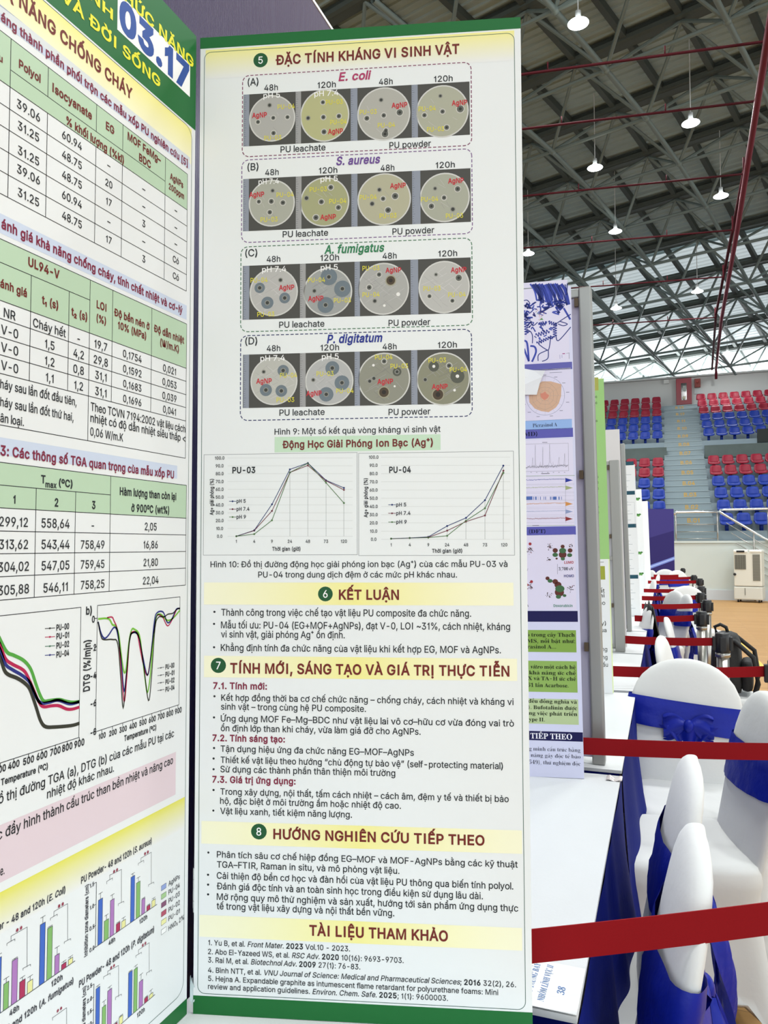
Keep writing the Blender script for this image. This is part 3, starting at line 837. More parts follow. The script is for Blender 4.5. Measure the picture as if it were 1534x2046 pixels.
7878 105 69 0;42 141 -15 0 20 24 15 0 20 -23 -16 -1 -12 15|52 -36 -6 5 -2 8 3 4 5 3 6 0 6 -5 1 -8 -3 -4 -4 -3
7879 101 101 0;39 109 -15 0 20 23 14 0 20 -22 -15 -1 -12 15|48 -36 -6 5 -1 8 3 4 4 3 6 0 6 -5 2 -8 -3 -4 -5 -3
7882 66 73 0;31 -36 -7 5 -1 8 3 4 5 3 5 0 5 -3 3 -4 0 -6 -5 -6
7883 42 105 0;18 -36 -4 3 -3 4 0 6 3 4 4 3 6 0 5 -3 3 -4 0 -6 -3 -4 -5 -3
7885 104 111 0;49 -36 -6 5 -1 8 2 4 5 3 6 0 5 -3 2 -4 0 -6 -4 -6
7887 104 111 0;57 107 -11 0 6 15 -14 0 0 10 26 -6
7888 133 79 0;55 139 -15 0 20 23 14 0 21 -22 -15 -1 -13 15|79 169 12 23 17 0 -17 -23
7889 104 111 0;40 106 -15 0 20 24 15 0 20 -23 -16 -1 -12 15|64 137 12 23 17 0 -17 -23
7891 104 111 0;40 106 -15 0 20 24 15 0 20 -23 -16 -1 -12 15|68 137 -16 23 17 0 12 -23
7893 104 111 0;40 106 -15 0 20 24 15 0 20 -23 -16 -1 -12 15|75 137 -11 0 5 12 -14 1 0 10 16 0 9 -4 2 -8
7897 104 111 0;40 109 -16 0 20 23 15 0 20 -22 -15 -1 -12 15|49 -36 -6 5 -1 8 2 4 5 3 6 0 5 -3 2 -4 0 -6 -4 -6
7898 133 79 0;66 118 0 11 41 -2 1 1 0 17 15 0 -1 -20 -1 -4 -5 -5 -8 -1 -24 3|60 140 12 25 17 0 -17 -25
7899 103 111 0;52 86 0 10 30 -1 2 3 0 18 14 0 -1 -21 -3 -6 -3 -1 -8 -2|45 107 12 25 17 0 -16 -25
7900 133 79 0;66 118 0 11 41 -2 1 1 0 17 15 0 -1 -20 -1 -4 -5 -5 -8 -1 -24 3|61 140 -17 25 17 0 12 -25
7901 103 111 0;52 86 0 10 30 -1 2 3 0 18 14 0 -1 -21 -3 -6 -3 -1 -8 -2|46 107 -17 25 17 0 12 -25
7903 103 111 0;52 86 0 10 30 -1 2 3 0 18 14 0 -1 -21 -3 -6 -3 -1 -8 -2|57 107 -11 0 6 15 -14 0 0 10 26 -6
7905 103 111 0;52 86 0 10 30 -1 2 3 0 18 14 0 -1 -21 -3 -6 -3 -1 -8 -2|63 112 -6 0 -15 7 -3 -3 -1 -4 -11 0 2 9 2 3 6 5 10 -1 10 -4 7 0 2 5 11 0 -4 -13 -6 -4
7907 103 111 0;52 86 0 10 30 -1 2 3 0 18 14 0 -1 -21 -3 -6 -3 -1 -8 -2|49 -36 -6 5 -1 8 2 4 5 3 6 0 5 -3 2 -4 0 -6 -4 -6
7909 102 117 0;49 -36 -7 5 -1 8 3 4 5 3 5 0 5 -3 3 -4 0 -6 -5 -6
7911 102 117 0;56 107 -11 0 6 15 -14 0 0 10 25 -15
7912 129 85 0;98 115 0 12 17 1 0 17 15 0 0 -20 -4 -7 -6 -3|58 140 12 25 17 0 -17 -25
7913 108 117 0;80 84 0 11 8 0 2 1 1 20 13 0 0 -21 -3 -7 -7 -3|44 107 12 25 18 0 -17 -25
7915 108 117 0;80 84 0 11 8 0 2 1 1 20 13 0 0 -21 -3 -7 -7 -3|45 107 -16 25 17 0 12 -25
7917 108 117 0;80 84 0 11 8 0 2 1 1 20 13 0 0 -21 -3 -7 -7 -3|56 107 -11 0 6 15 -14 0 0 10 25 -15
7919 108 117 0;80 84 0 11 8 0 2 1 1 20 13 0 0 -21 -3 -7 -7 -3|62 112 -6 0 -14 7 -4 -3 -1 -4 -11 0 4 12 6 5 10 -1 10 -4 7 -1 3 6 10 0 0 -5 -4 -8 -6 -4
7920 129 85 0;98 115 0 12 17 1 0 17 15 0 0 -20 -4 -7 -6 -3|62 -36 -6 5 -1 8 3 4 4 3 6 0 6 -5 1 -8 -3 -4 -4 -3
7921 108 117 0;80 84 0 11 8 0 2 1 1 20 13 0 0 -21 -3 -7 -7 -3|49 -36 -7 5 -1 8 3 4 5 3 5 0 5 -3 3 -4 0 -6 -5 -6
7929 97 121 0;60 112 -6 0 -15 7 -3 -3 -2 -4 -10 0 2 9 4 6 4 2 10 -1 10 -4 8 0 1 5 11 0 -4 -13 -6 -4
8211 88 0 0;88 61 0 -14 -88 0 0 14
8220 75 0 0;13 80 13 47 12 0 -8 -47|44 80 13 47 11 0 -7 -47
8221 75 0 0;13 80 7 47 18 0 -14 -47|44 80 7 47 17 0 -12 -47
8314 75 0 0;31 84 0 48 13 0 0 -48|12 102 0 12 51 0 0 -12
8321 52 0 0;42 43 0 -69 -15 0 0 57 -19 -11 0 13 18 10
8322 76 0 0;10 -26 0 10 35 29 5 5 1 4 -2 6 -2 2 -6 2 -8 0 -6 -2 -4 -8 -14 0 1 6 3 6 4 4 12 6 16 0 7 -2 6 -4 6 -8 1 -6 -1 -6 -3 -6 -6 -7 -25 -19 37 0 0 -12
8323 77 0 0;39 -27 -11 1 -9 4 -9 8 -2 8 16 0 4 -6 15 -2 9 4 2 6 0 2 -4 5 -14 3 -7 0 0 10 20 15 -37 0 0 12 54 0 0 -10 -23 -19 1 0 11 -1 8 -5 3 -2 3 -8 -1 -12 -2 -3 -7 -5 -9 -4'''
ROMAN_OUTLINES = '''32 47 0 0;
40 68 0 0;22 52 2 19 6 30 6 18 8 16 15 0 -19 -57 -2 -18 4 -39 5 -17 12 -28 -15 0 -6 12 -10 26 -3 12
41 68 0 0;9 -24 21 84 -2 18 -19 57 15 0 12 -25 7 -29 3 -20 0 -22 -6 -26 -9 -25 -7 -12
44 47 0 0;10 -30 7 48 17 0 -13 -48
45 113 0 0;84 61 0 -14 -56 0 0 14
46 47 0 0;21 -1 -7 5 -1 3 1 9 7 5 9 -1 5 -7 0 -6 -5 -7
48 105 0 0;52 -2 -10 1 -9 3 -7 5 -7 7 -5 7 -3 10 -4 23 -1 14 1 13 4 23 3 9 5 8 7 7 7 4 9 3 11 1 10 -1 9 -3 7 -4 6 -7 9 -17 4 -24 1 -13 -1 -13 -4 -23 -9 -18 -6 -6 -7 -5 -9 -3|52 10 7 2 5 5 2 9 3 24 0 34 -3 25 -2 8 -5 5 -6 2 -7 -2 -4 -5 -3 -8 -3 -25 0 -34 3 -24 3 -9 4 -5
49 105 0 0;18 0 0 10 19 0 4 2 2 6 0 98 -13 -14 -7 -5 -7 0 -5 3 -3 6 0 5 13 4 29 20 21 0 2 -122 4 -3 19 0 0 -10
51 105 0 0;46 -2 -17 2 -16 6 -7 11 0 8 4 7 7 3 4 0 1 -7 2 -6 4 -5 10 -5 6 -1 8 1 7 4 5 6 4 17 -4 13 -4 4 -6 4 -7 3 -21 1 0 11 20 1 6 2 5 5 3 5 2 7 1 8 -2 11 -5 8 -4 2 -9 0 -3 -1 -5 -6 -3 -8 -1 -14 -13 2 -5 3 -3 3 -3 9 1 6 4 6 5 5 9 4 22 3 23 -4 9 -4 6 -6 4 -8 2 -8 -4 -16 -10 -11 -15 -7 20 -8 4 -4 7 -8 2 -14 -2 -13 -5 -11 -4 -4 -9 -6
52 105 0 0;34 0 0 10 13 1 5 3 2 4 0 17 -52 0 0 11 54 88 26 0 0 -87 20 0 0 -12 -20 0 0 -17 4 -6 14 -2 0 -10|16 47 38 0 2 69
53 105 0 0;46 -2 -22 4 -10 5 -3 3 -3 7 1 11 6 4 8 2 3 -14 5 -6 7 -2 9 0 7 2 7 5 2 4 3 11 0 16 -3 7 -3 5 -6 4 -6 2 -7 1 -21 -3 -9 3 6 65 71 0 1 -34 -11 0 -3 12 -46 2 -3 -36 21 4 13 -2 12 -3 10 -5 7 -8 5 -10 1 -12 -2 -15 -9 -16 -10 -7 -11 -4
54 105 0 0;55 -2 -17 3 -14 9 -5 7 -8 19 -2 12 -1 14 2 20 8 26 8 13 6 5 14 8 8 1 8 1 14 -1 10 -4 6 -5 3 -11 -2 -7 -7 -5 -13 -2 -1 11 -4 10 -8 3 -6 -2 -6 -4 -6 -7 -3 -10 -3 -12 -1 -15 15 7 11 0 11 -1 8 -3 8 -6 6 -8 3 -9 1 -12 -1 -12 -3 -11 -6 -9 -9 -7 -11 -4|56 11 4 1 4 2 3 4 4 14 0 10 0 8 -5 14 -3 4 -9 3 -19 -9 1 -17 2 -13 3 -9 4 -7 5 -4
55 105 0 0;31 0 50 114 -55 -1 -4 -4 -2 -15 -12 0 1 40 90 0 0 -9 -52 -125
56 105 0 0;51 -2 -18 2 -14 7 -5 4 -6 11 -2 12 0 8 3 6 4 6 6 5 14 9 -12 9 -9 11 -1 7 -1 13 4 10 3 5 11 8 7 3 19 2 12 -1 10 -3 8 -5 5 -7 3 -8 2 -9 -4 -13 -8 -9 -14 -8 18 -11 6 -6 4 -6 3 -14 -1 -12 -4 -8 -7 -8 -10 -6 -11 -3|57 79 7 6 4 8 2 5 -8 24 -6 3 -8 -1 -8 -5 -2 -4 -2 -11 1 -6 5 -9 8 -7|52 9 6 1 10 6 5 10 0 6 -3 11 -3 5 -21 12 -11 -10 -2 -5 -2 -5 1 -14 2 -5 7 -9 5 -2
57 105 0 0;42 -2 -12 2 -10 3 -7 9 -1 7 2 7 7 4 8 -14 9 -5 6 -1 10 4 8 10 6 16 2 24 -11 -9 -10 -3 -16 1 -9 3 -7 6 -6 7 -3 10 -1 20 5 15 4 6 10 10 15 5 17 0 16 -5 6 -6 6 -6 4 -9 6 -22 0 -24 -5 -28 -7 -15 -4 -6 -12 -10 -8 -3|52 65 4 1 7 2 7 10 -2 26 -4 9 -3 5 -5 4 -6 1 -4 -1 -4 -2 -4 -4 -2 -7 -2 -17 2 -15 6 -9
58 47 0 0;21 -1 -7 5 -1 3 1 9 7 5 9 -1 5 -7 0 -6 -5 -7|21 68 -7 6 -1 2 1 9 7 5 9 -1 2 -2 3 -5 0 -6 -3 -5 -5 -3
65 122 0 0;-2 0 0 5 3 0 6 3 5 8 46 114 5 0 45 -106 7 -14 5 -4 4 -1 0 -5 -60 0 0 5 8 1 6 2 1 5 -8 24 -42 0 -7 -17 -1 -6 1 -5 5 -3 8 -1 1 -5|32 45 36 0 -18 44
66 124 0 0;4 0 0 5 6 1 7 3 3 8 1 6 -3 95 -4 3 -10 2 0 4 58 0 21 -1 15 -6 10 -9 3 -13 -3 -14 -11 -9 -17 -6 21 -7 12 -10 4 -15 -1 -11 -5 -9 -7 -7 -10 -6 -12 -3|51 70 11 1 6 2 6 3 3 5 3 15 -2 14 -6 8 -5 2 -7 2 -6 -2 -2 -1|62 7 7 1 6 2 4 4 5 12 -1 19 -5 13 -6 4 -8 2 -13 0 0 -50 2 -5 2 -1
67 131 0 0;72 -3 -12 1 -11 3 -11 5 -9 6 -7 8 -6 9 -5 11 -3 12 -1 12 4 24 5 10 6 10 8 7 9 7 10 4 11 3 22 1 26 -8 4 1 4 3 1 4 5 0 0 -44 -4 0 -5 11 -13 17 -8 6 -9 3 -9 1 -15 -4 -10 -11 -7 -19 -2 -27 2 -25 8 -17 11 -11 17 -3 7 0 15 5 14 11 6 7 5 -5 -15 -16 -17 -9
68 138 0 0;6 0 0 5 9 1 4 5 1 4 1 89 -2 12 -2 3 -7 3 -6 1 0 4 58 0 21 -1 17 -6 13 -9 10 -13 6 -16 2 -18 -4 -28 -13 -20 -21 -12 -29 -4|62 7 11 1 9 5 7 8 5 11 3 14 1 18 -2 25 -7 18 -11 11 -16 3 -7 -1 -3 -4 0 -104 3 -4
69 124 0 0;4 0 0 5 10 1 6 6 1 4 0 94 -4 9 -3 2 -10 2 0 4 108 0 0 -37 -5 0 -2 10 -4 8 -6 6 -8 4 -10 2 -12 0 -9 0 -4 -4 -1 -47 11 0 6 3 8 8 4 16 5 0 0 -63 -5 0 -2 13 -7 12 -8 3 -11 1 0 -47 2 -5 6 -2 21 1 7 2 6 3 10 7 4 5 7 14 5 0 -8 -40
70 113 0 0;4 0 0 5 10 2 5 5 1 5 1 88 -2 10 -2 3 -7 4 -6 1 0 4 106 0 0 -37 -4 0 -4 13 -6 9 -4 3 -12 4 -7 1 -9 0 -12 -2 -1 -49 10 1 6 2 5 4 3 5 5 16 4 0 0 -64 -4 0 -2 10 -6 13 -11 6 -10 1 3 -53 8 -4 10 -1 0 -5
71 142 0 0;75 -3 -13 1 -12 3 -10 4 -10 7 -8 8 -6 9 -4 11 -3 11 -1 13 1 13 3 11 4 10 6 10 8 8 9 6 10 4 11 3 22 1 26 -8 6 2 3 6 5 0 0 -44 -4 0 -11 20 -10 10 -11 6 -11 2 -15 -4 -11 -11 -6 -19 -2 -26 1 -18 3 -15 5 -12 8 -9 8 -5 11 -1 11 1 6 6 2 9 0 16 -2 9 -5 4 -12 2 0 4 63 0 0 -4 -10 -1 -4 -5 -1 -4 0 -33 -17 -6 -16 -4
72 146 0 0;4 0 0 5 10 2 3 2 3 7 1 7 -1 88 -3 7 -7 4 -6 1 0 4 64 0 0 -4 -11 -2 -5 -7 -1 -44 45 0 0 36 -2 10 0 2 -4 3 -11 2 0 4 63 0 0 -4 -6 -1 -7 -4 -2 -2 -1 -10 0 -89 1 -5 5 -5 10 -2 0 -5 -63 0 0 5 10 2 5 5 2 11 0 39 -45 0 0 -46 1 -4 5 -5 11 -2 0 -5
73 73 0 0;4 0 0 5 13 4 4 7 0 97 -3 7 -8 2 -6 1 0 4 64 0 0 -4 -6 -1 -7 -2 -3 -3 0 -4 -1 -91 1 -10 6 -5 11 -2 0 -5
76 119 0 0;4 0 0 5 10 2 3 2 3 7 1 7 -1 89 -3 7 -3 2 -10 2 0 4 66 0 0 -4 -14 -3 -5 -97 1 -10 4 -4 10 -1 16 1 12 5 10 8 10 21 6 0 -8 -43
77 177 0 0;4 0 0 5 10 2 5 5 2 4 -1 100 -5 5 -11 2 0 4 48 0 37 -87 37 87 46 0 0 -4 -5 -1 -7 -4 -3 -7 0 -96 3 -7 12 -3 0 -5 -61 0 0 5 12 3 4 7 0 97 -47 -112 -4 0 -47 109 1 -93 4 -8 3 -2 10 -1 0 -5
78 138 0 0;113 -3 -83 101 0 -82 1 -4 5 -5 11 -2 0 -5 -42 0 0 5 14 4 2 5 0 94 -11 13 -5 2 0 4 39 0 65 -80 -6 73 -11 3 0 4 42 0 0 -4 -10 -2 -3 -2 -3 -8 0 -114
79 147 0 0;73 -3 -9 1 -17 4 -7 4 -14 10 -10 14 -6 16 -2 8 0 19 2 9 6 16 10 13 7 5 15 9 17 5 9 0 9 0 17 -5 8 -3 12 -10 6 -7 8 -15 5 -17 0 -9 0 -10 -5 -16 -4 -8 -10 -14 -13 -10 -8 -4 -17 -4|74 3 14 4 10 11 6 19 2 27 -1 18 -3 15 -5 12 -7 8 -8 5 -9 2 -14 -4 -10 -11 -7 -19 -2 -26 2 -18 2 -16 6 -11 6 -9 8 -5
80 117 0 0;4 0 0 5 10 2 3 2 3 7 1 7 -1 88 -3 7 -7 4 -6 1 0 4 70 0 20 -4 11 -7 7 -10 2 -13 -1 -10 -4 -9 -6 -7 -9 -5 -12 -4 -31 0 0 -42 1 -4 5 -5 11 -2 0 -5|51 64 13 1 7 2 5 4 3 5 3 16 -2 16 -7 10 -5 2 -14 0 -2 -3
83 109 0 0;12 -3 0 47 5 0 9 -22 5 -8 7 -6 8 -3 9 -1 13 3 7 7 3 11 -2 8 -5 6 -8 6 -27 14 -14 12 -5 6 -2 7 -1 9 2 13 3 7 8 9 11 6 14 2 12 -1 20 -5 5 3 1 3 5 0 0 -41 -5 0 -5 13 -7 10 -9 8 -9 4 -12 0 -5 -2 -7 -6 -2 -10 0 -4 4 -8 46 -25 12 -12 2 -5 2 -15 -2 -15 -3 -6 -10 -10 -14 -6 -17 -3 -35 5 -2 -5
84 118 0 0;26 0 0 5 6 0 8 4 2 3 1 4 1 105 -12 -1 -8 -2 -6 -5 -5 -7 -3 -8 -2 -9 -5 0 0 38 112 0 0 -38 -5 0 -4 14 -6 10 -11 6 -15 2 0 -105 3 -8 8 -3 7 0 0 -5
86 120 0 0;59 -4 -47 110 -8 14 -8 3 0 4 63 0 0 -4 -13 -2 -2 -1 -2 -5 3 -9 27 -66 25 66 2 8 -1 6 -2 1 -12 2 0 4 40 0 0 -4 -7 -1 -5 -5 -48 -121
88 132 0 0;3 0 0 5 8 1 7 5 7 7 29 40 -32 50 -11 13 -7 2 0 4 64 0 0 -4 -10 -1 -4 -2 -1 -4 21 -35 16 23 4 9 0 7 -5 2 -7 1 0 4 46 0 0 -4 -11 -2 -13 -11 -26 -36 38 -58 6 -8 7 -3 1 -5 -64 0 0 5 9 1 5 2 1 4 -22 39 -23 -32 -1 -7 1 -4 5 -2 8 -1 0 -5
89 119 0 0;28 0 0 5 10 2 5 5 2 11 0 27 -38 68 -7 4 -4 0 0 5 62 0 0 -5 -14 -4 0 -2 2 -6 23 -47 27 44 2 7 -2 4 -5 4 -8 0 -1 5 41 0 0 -5 -9 -4 -7 -8 -32 -53 1 -45 6 -5 10 -2 0 -5
97 96 0 0;71 -3 -8 1 -5 5 -2 7 -9 -7 -10 -4 -11 -1 -10 2 -8 7 -2 11 1 8 4 6 7 6 10 5 28 10 0 15 -2 8 -4 5 -8 2 -8 -1 -4 -2 -1 -3 5 -13 -3 -8 -6 -2 -7 0 -6 3 -2 5 0 8 4 8 8 6 10 4 13 1 12 -1 10 -2 7 -4 4 -6 3 -8 1 -9 0 -48 3 -1 5 2 2 -4 -6 -6 -8 -4|42 10 7 2 7 6 0 29 -13 -5 -7 -8 -3 -10 1 -8 3 -5
98 101 0 0;12 -3 -2 123 -1 2 -7 1 0 4 36 0 0 -49 7 6 8 4 9 1 12 -2 6 -3 8 -10 6 -12 2 -16 -1 -9 -2 -8 -7 -15 -4 -6 -13 -8 -7 -2 -17 0 -16 10 -14 -11|51 4 6 1 5 3 3 6 3 18 0 23 -4 15 -2 5 -5 3 -5 0 -9 -2 -5 -8 0 -49 2 -8 4 -5
99 82 0 0;44 -3 -14 3 -11 7 -5 5 -6 14 -2 8 0 16 5 16 5 7 11 10 14 6 16 0 7 -2 10 -8 3 -5 0 -9 -3 -5 -5 -3 -9 1 -4 5 -2 17 -2 2 -5 1 -9 -3 -5 -11 -2 -17 3 -23 4 -8 6 -5 6 -4 7 -1 7 1 6 3 6 5 4 -3 -11 -11 -12 -6
101 84 0 0;43 -3 -7 1 -12 5 -10 9 -6 14 -3 18 3 16 6 14 10 9 13 5 7 1 10 -1 9 -4 7 -6 5 -8 3 -10 1 -14 -46 0 3 -19 7 -11 13 -4 7 1 6 4 7 7 4 -4 -11 -12 -12 -8|32 54 24 0 -1 19 -1 5 -5 4 -4 1 -7 -3 -4 -9
102 60 0 0;4 0 0 4 7 2 3 4 0 10 0 58 -10 0 0 9 10 0 2 21 3 8 5 6 6 4 9 3 10 1 13 -2 5 -3 6 -9 0 -8 -1 -3 -4 -4 -8 -1 -7 4 -1 11 3 7 -8 2 -4 -4 -1 -33 15 0 0 -9 -15 0 0 -65 0 -3 5 -4 9 -2 0 -4
103 92 0 0;41 -39 -21 2 -12 7 -3 4 -1 5 2 6 5 4 8 4 -7 4 -4 5 -1 6 2 9 7 7 12 7 -12 7 -7 9 -3 12 2 11 3 5 8 7 18 7 14 0 14 -4 24 0 0 -10 -14 0 6 -12 1 -6 -2 -10 -6 -9 -4 -3 -10 -5 -26 -2 -6 -6 0 -2 1 -4 4 -2 33 -2 6 -1 10 -4 5 -7 1 -10 -1 -9 -4 -7 -7 -6 -9 -4 -12 -2|44 35 7 3 2 3 2 11 0 14 -2 11 -2 3 -7 3 -7 -3 -4 -7 -1 -7 0 -14 3 -11 5 -5|45 -32 16 1 9 5 4 8 -2 5 -6 3 -39 0 -6 -6 -1 -4 3 -6 8 -5
104 106 0 0;5 0 0 4 6 2 3 6 0 103 -3 7 -6 1 0 4 37 0 0 -52 7 7 9 6 10 1 14 -3 8 -10 2 -17 1 -50 3 -3 6 -2 0 -4 -46 0 0 4 6 2 3 4 1 6 -2 56 -4 4 -3 0 -6 -1 -5 -4 -4 -5 0 -54 1 -5 4 -2 3 -1 0 -4
105 55 0 0;28 101 -7 2 -7 9 0 7 2 3 2 4 6 3 8 0 3 -1 3 -2 4 -7 -2 -11 -5 -5|5 0 0 4 6 2 3 6 -1 68 -7 2 0 5 36 0 1 -80 7 -3 0 -4
107 100 0 0;5 0 0 4 6 2 3 6 -1 108 -4 2 -3 1 0 4 36 0 0 -80 22 22 4 6 -1 5 -9 2 0 5 38 0 0 -5 -6 -1 -7 -3 -21 -20 35 -48 5 -5 3 -1 0 -4 -46 0 0 4 5 1 2 1 1 3 -2 5 -19 27 -4 -3 0 -26 1 -5 7 -3 0 -4
108 56 0 0;5 0 0 4 6 2 3 6 -1 108 -4 2 -3 1 0 4 36 0 1 -120 7 -3 0 -4
109 155 0 0;5 0 0 4 6 2 3 6 0 62 -1 6 -4 2 -4 0 0 5 36 0 0 -13 7 8 9 5 9 2 12 -2 7 -5 5 -9 7 9 9 5 11 2 13 -3 8 -10 3 -17 0 -47 2 -5 3 -2 4 -1 0 -4 -44 0 0 4 5 2 3 4 -1 62 -4 4 -3 0 -6 -1 -10 -9 2 -56 2 -4 6 -2 0 -4 -44 0 0 4 5 2 3 4 -1 62 -4 4 -3 0 -6 -1 -5 -4 -4 -5 1 -58 2 -2 6 -2 0 -4
110 106 0 0;5 0 0 4 6 2 3 6 0 62 -1 6 -4 2 -4 0 0 5 37 0 0 -12 7 8 9 5 10 1 14 -3 8 -10 2 -17 1 -50 3 -3 6 -2 0 -4 -46 0 0 4 6 2 3 4 1 6 -2 56 -4 4 -3 0 -6 -1 -5 -4 -4 -5 0 -54 1 -5 4 -2 3 -1 0 -4
111 94 0 0;47 -3 -15 3 -13 8 -5 5 -6 14 -3 16 3 17 6 13 5 5 13 8 15 3 15 -3 12 -7 5 -5 7 -14 3 -17 -3 -17 -6 -13 -6 -6 -12 -7|47 3 5 1 4 3 2 4 4 32 -1 15 -3 18 -6 7 -5 1 -5 -1 -4 -3 -2 -4 -2 -8 -1 -25 3 -32 2 -4 4 -3
112 104 0 0;5 -39 0 4 7 3 2 4 0 10 0 95 -2 3 -7 2 0 5 35 0 0 -13 6 8 8 6 10 1 13 -2 9 -8 8 -11 2 -8 2 -15 -1 -9 -1 -8 -6 -14 -8 -11 -12 -5 -15 0 -7 4 -6 7 0 -37 5 -5 8 -1 0 -5|54 8 6 1 4 3 3 4 2 8 2 19 -3 26 -3 5 -4 3 -5 1 -6 -2 -5 -4 -3 -6 0 -47 3 -6 4 -4
114 80 0 0;5 0 0 4 6 2 3 6 0 66 -2 3 -6 1 0 5 35 0 0 -17 7 10 9 7 4 1 9 1 7 -4 3 -7 0 -7 0 -3 -4 -4 -10 -2 -4 2 -7 8 -2 1 -5 -3 -5 -6 -1 -10 0 -42 2 -5 11 -3 0 -4
115 80 0 0;42 -3 -22 5 -4 -2 -2 -2 -4 0 0 31 5 0 5 -13 4 -5 10 -6 13 1 5 4 2 6 -2 5 -3 5 -25 14 -9 7 -4 9 0 13 3 7 4 6 13 6 9 1 22 -3 2 3 4 0 0 -27 -4 0 -6 11 -7 7 -5 2 -11 0 -5 -7 0 -8 34 -21 6 -8 1 -5 0 -15 -3 -7 -4 -6 -6 -5 -8 -2
116 64 0 0;35 -2 -13 2 -6 7 -2 13 0 58 -8 0 0 6 18 19 12 15 4 0 0 -31 18 0 0 -9 -18 0 2 -64 3 -2 2 -1 4 1 7 9 4 -3 -7 -11 -9 -7
117 105 0 0;37 -3 -8 1 -6 2 -5 5 -3 6 -2 16 -1 50 -3 4 -6 1 0 5 37 0 2 -74 8 -3 5 1 5 3 4 4 0 56 -2 5 -5 3 -4 0 0 5 37 0 2 -74 2 -3 7 -2 0 -4 -23 -3 -14 -4 0 14 -12 -10 -10 -3
118 86 0 0;40 -3 -29 72 -7 11 -5 2 0 5 47 0 0 -5 -6 0 -3 -2 -1 -5 16 -41 16 42 -2 4 -3 2 -6 0 0 5 28 0 0 -5 -7 -4 -5 -10 -28 -71
121 84 0 0;10 -39 -7 4 -5 7 0 4 2 7 4 4 3 1 9 0 4 -4 1 -10 3 -2 8 7 7 19 -32 79 -4 5 -4 0 -1 5 47 0 0 -5 -7 -1 -2 -4 16 -44 14 44 0 3 -9 2 0 5 27 0 0 -5 -2 0 -4 -4 -6 -10 -39 -99 -7 -6 -3 -1
192 122 65 0;55 140 -17 25 18 0 12 -25
211 147 79 0;67 140 12 25 17 0 -16 -25
224 96 97 0;44 107 -16 25 17 0 12 -25
225 96 97 0;44 107 12 25 16 0 -16 -25
226 96 97 0;38 109 -15 0 20 23 15 0 20 -22 -16 -1 -12 15
243 94 111 0;40 107 12 25 17 0 -16 -25
250 105 117 0;45 107 12 25 17 0 -16 -25
259 96 97 0;46 108 -12 6 -7 10 -1 8 11 0 3 -9 3 -2 7 -2 4 1 6 3 4 9 11 0 -3 -12 -9 -8 -8 -4
273 104 0 0;39 -3 -6 1 -11 5 -5 4 -7 11 -3 8 -2 15 1 9 4 16 8 12 10 8 6 2 15 0 7 -4 6 -6 0 38 -1 2 -4 4 -8 1 0 4 40 0 2 -115 1 -2 7 -2 0 -5 -11 -1 -26 -5 0 14 -6 -8 -8 -5|48 8 8 4 5 5 1 4 0 47 -4 8 -9 2 -6 0 -7 -8 -3 -16 0 -22 3 -16 7 -7|52 105 0 12 55 0 0 -12
296 73 73 0;48 144 -7 1 -14 6 -3 -1 -2 -6 -10 0 3 13 3 3 7 2 7 -1 14 -6 3 1 2 6 10 0 -1 -6 -3 -7 -2 -3
297 55 0 0;5 0 0 4 6 2 3 6 -1 68 -7 2 0 5 36 0 1 -80 7 -3 0 -4|39 112 -6 0 -15 7 -3 -3 -1 -4 -11 0 1 9 5 6 3 2 11 -1 10 -4 7 0 2 5 10 0 0 -5 -3 -8 -6 -4
431 138 0 0;69 -4 -15 2 -13 4 -9 6 -6 9 -4 12 -2 14 0 68 -3 7 -7 4 -6 1 0 4 63 0 0 -4 -11 -2 -4 -5 -2 -10 1 -77 6 -15 5 -4 6 -3 9 -1 14 3 11 7 6 12 2 16 -1 67 -1 5 -5 4 -11 3 0 4 40 0 0 -4 -8 -3 -4 -5 -2 -9 -1 -73 -4 -14 -7 -10 -9 -7 -13 -4|102 115 0 12 17 1 0 17 15 0 -1 -20 -3 -7 -6 -3
432 105 117 0;81 84 0 11 7 0 3 1 0 20 14 0 -1 -21 -3 -7 -6 -3
7841 96 97 0;48 -36 -7 5 -1 8 3 4 5 3 5 0 7 -5 1 -8 -3 -4 -5 -3
7843 96 97 0;55 107 -11 0 6 15 -14 0 0 10 27 -8 -1 -5
7845 96 97 0;38 106 -14 0 20 24 14 0 20 -23 -15 -1 -12 15|62 137 12 23 17 0 -16 -23
7847 96 97 0;38 106 -14 0 20 24 14 0 20 -23 -15 -1 -12 15|66 137 -16 23 17 0 12 -23
7853 96 97 0;38 109 -15 0 20 23 15 0 20 -22 -16 -1 -12 15|48 -36 -7 5 -1 8 3 4 5 3 5 0 7 -5 1 -8 -3 -4 -5 -3
7855 96 97 0;51 106 -9 1 -10 7 -4 8 -2 8 11 0 1 -4 3 -6 3 -2 7 -1 9 3 4 6 0 4 12 0 -2 -8 -7 -10 -8 -5|44 137 12 23 17 0 -16 -23
7857 96 97 0;50 106 -13 3 -9 9 -3 12 11 0 2 -7 2 -3 10 -3 4 0 6 3 3 6 0 4 11 0 -1 -8 -7 -10 -8 -5|56 137 -12 0 -17 23 17 0
7870 124 69 0;50 139 -14 0 20 23 14 0 20 -22 -15 -1 -12 15|74 169 12 23 17 0 -16 -23
7871 84 101 0;31 106 -15 0 20 24 15 0 20 -23 -15 -1 -12 15|55 137 12 23 17 0 -16 -23
7873 84 101 0;31 106 -15 0 20 24 15 0 20 -23 -15 -1 -12 15|59 137 -16 23 17 0 12 -23
7875 84 101 0;31 106 -15 0 20 24 15 0 20 -23 -15 -1 -12 15|66 137 -12 0 6 12 -14 1 0 10 16 0 9 -4 1 -2 1 -6
7879 84 101 0;31 109 -15 0 20 23 14 0 20 -22 -15 -1 -12 15|40 -36 -6 5 -1 8 3 4 4 3 6 0 6 -5 2 -8 -3 -4 -5 -3
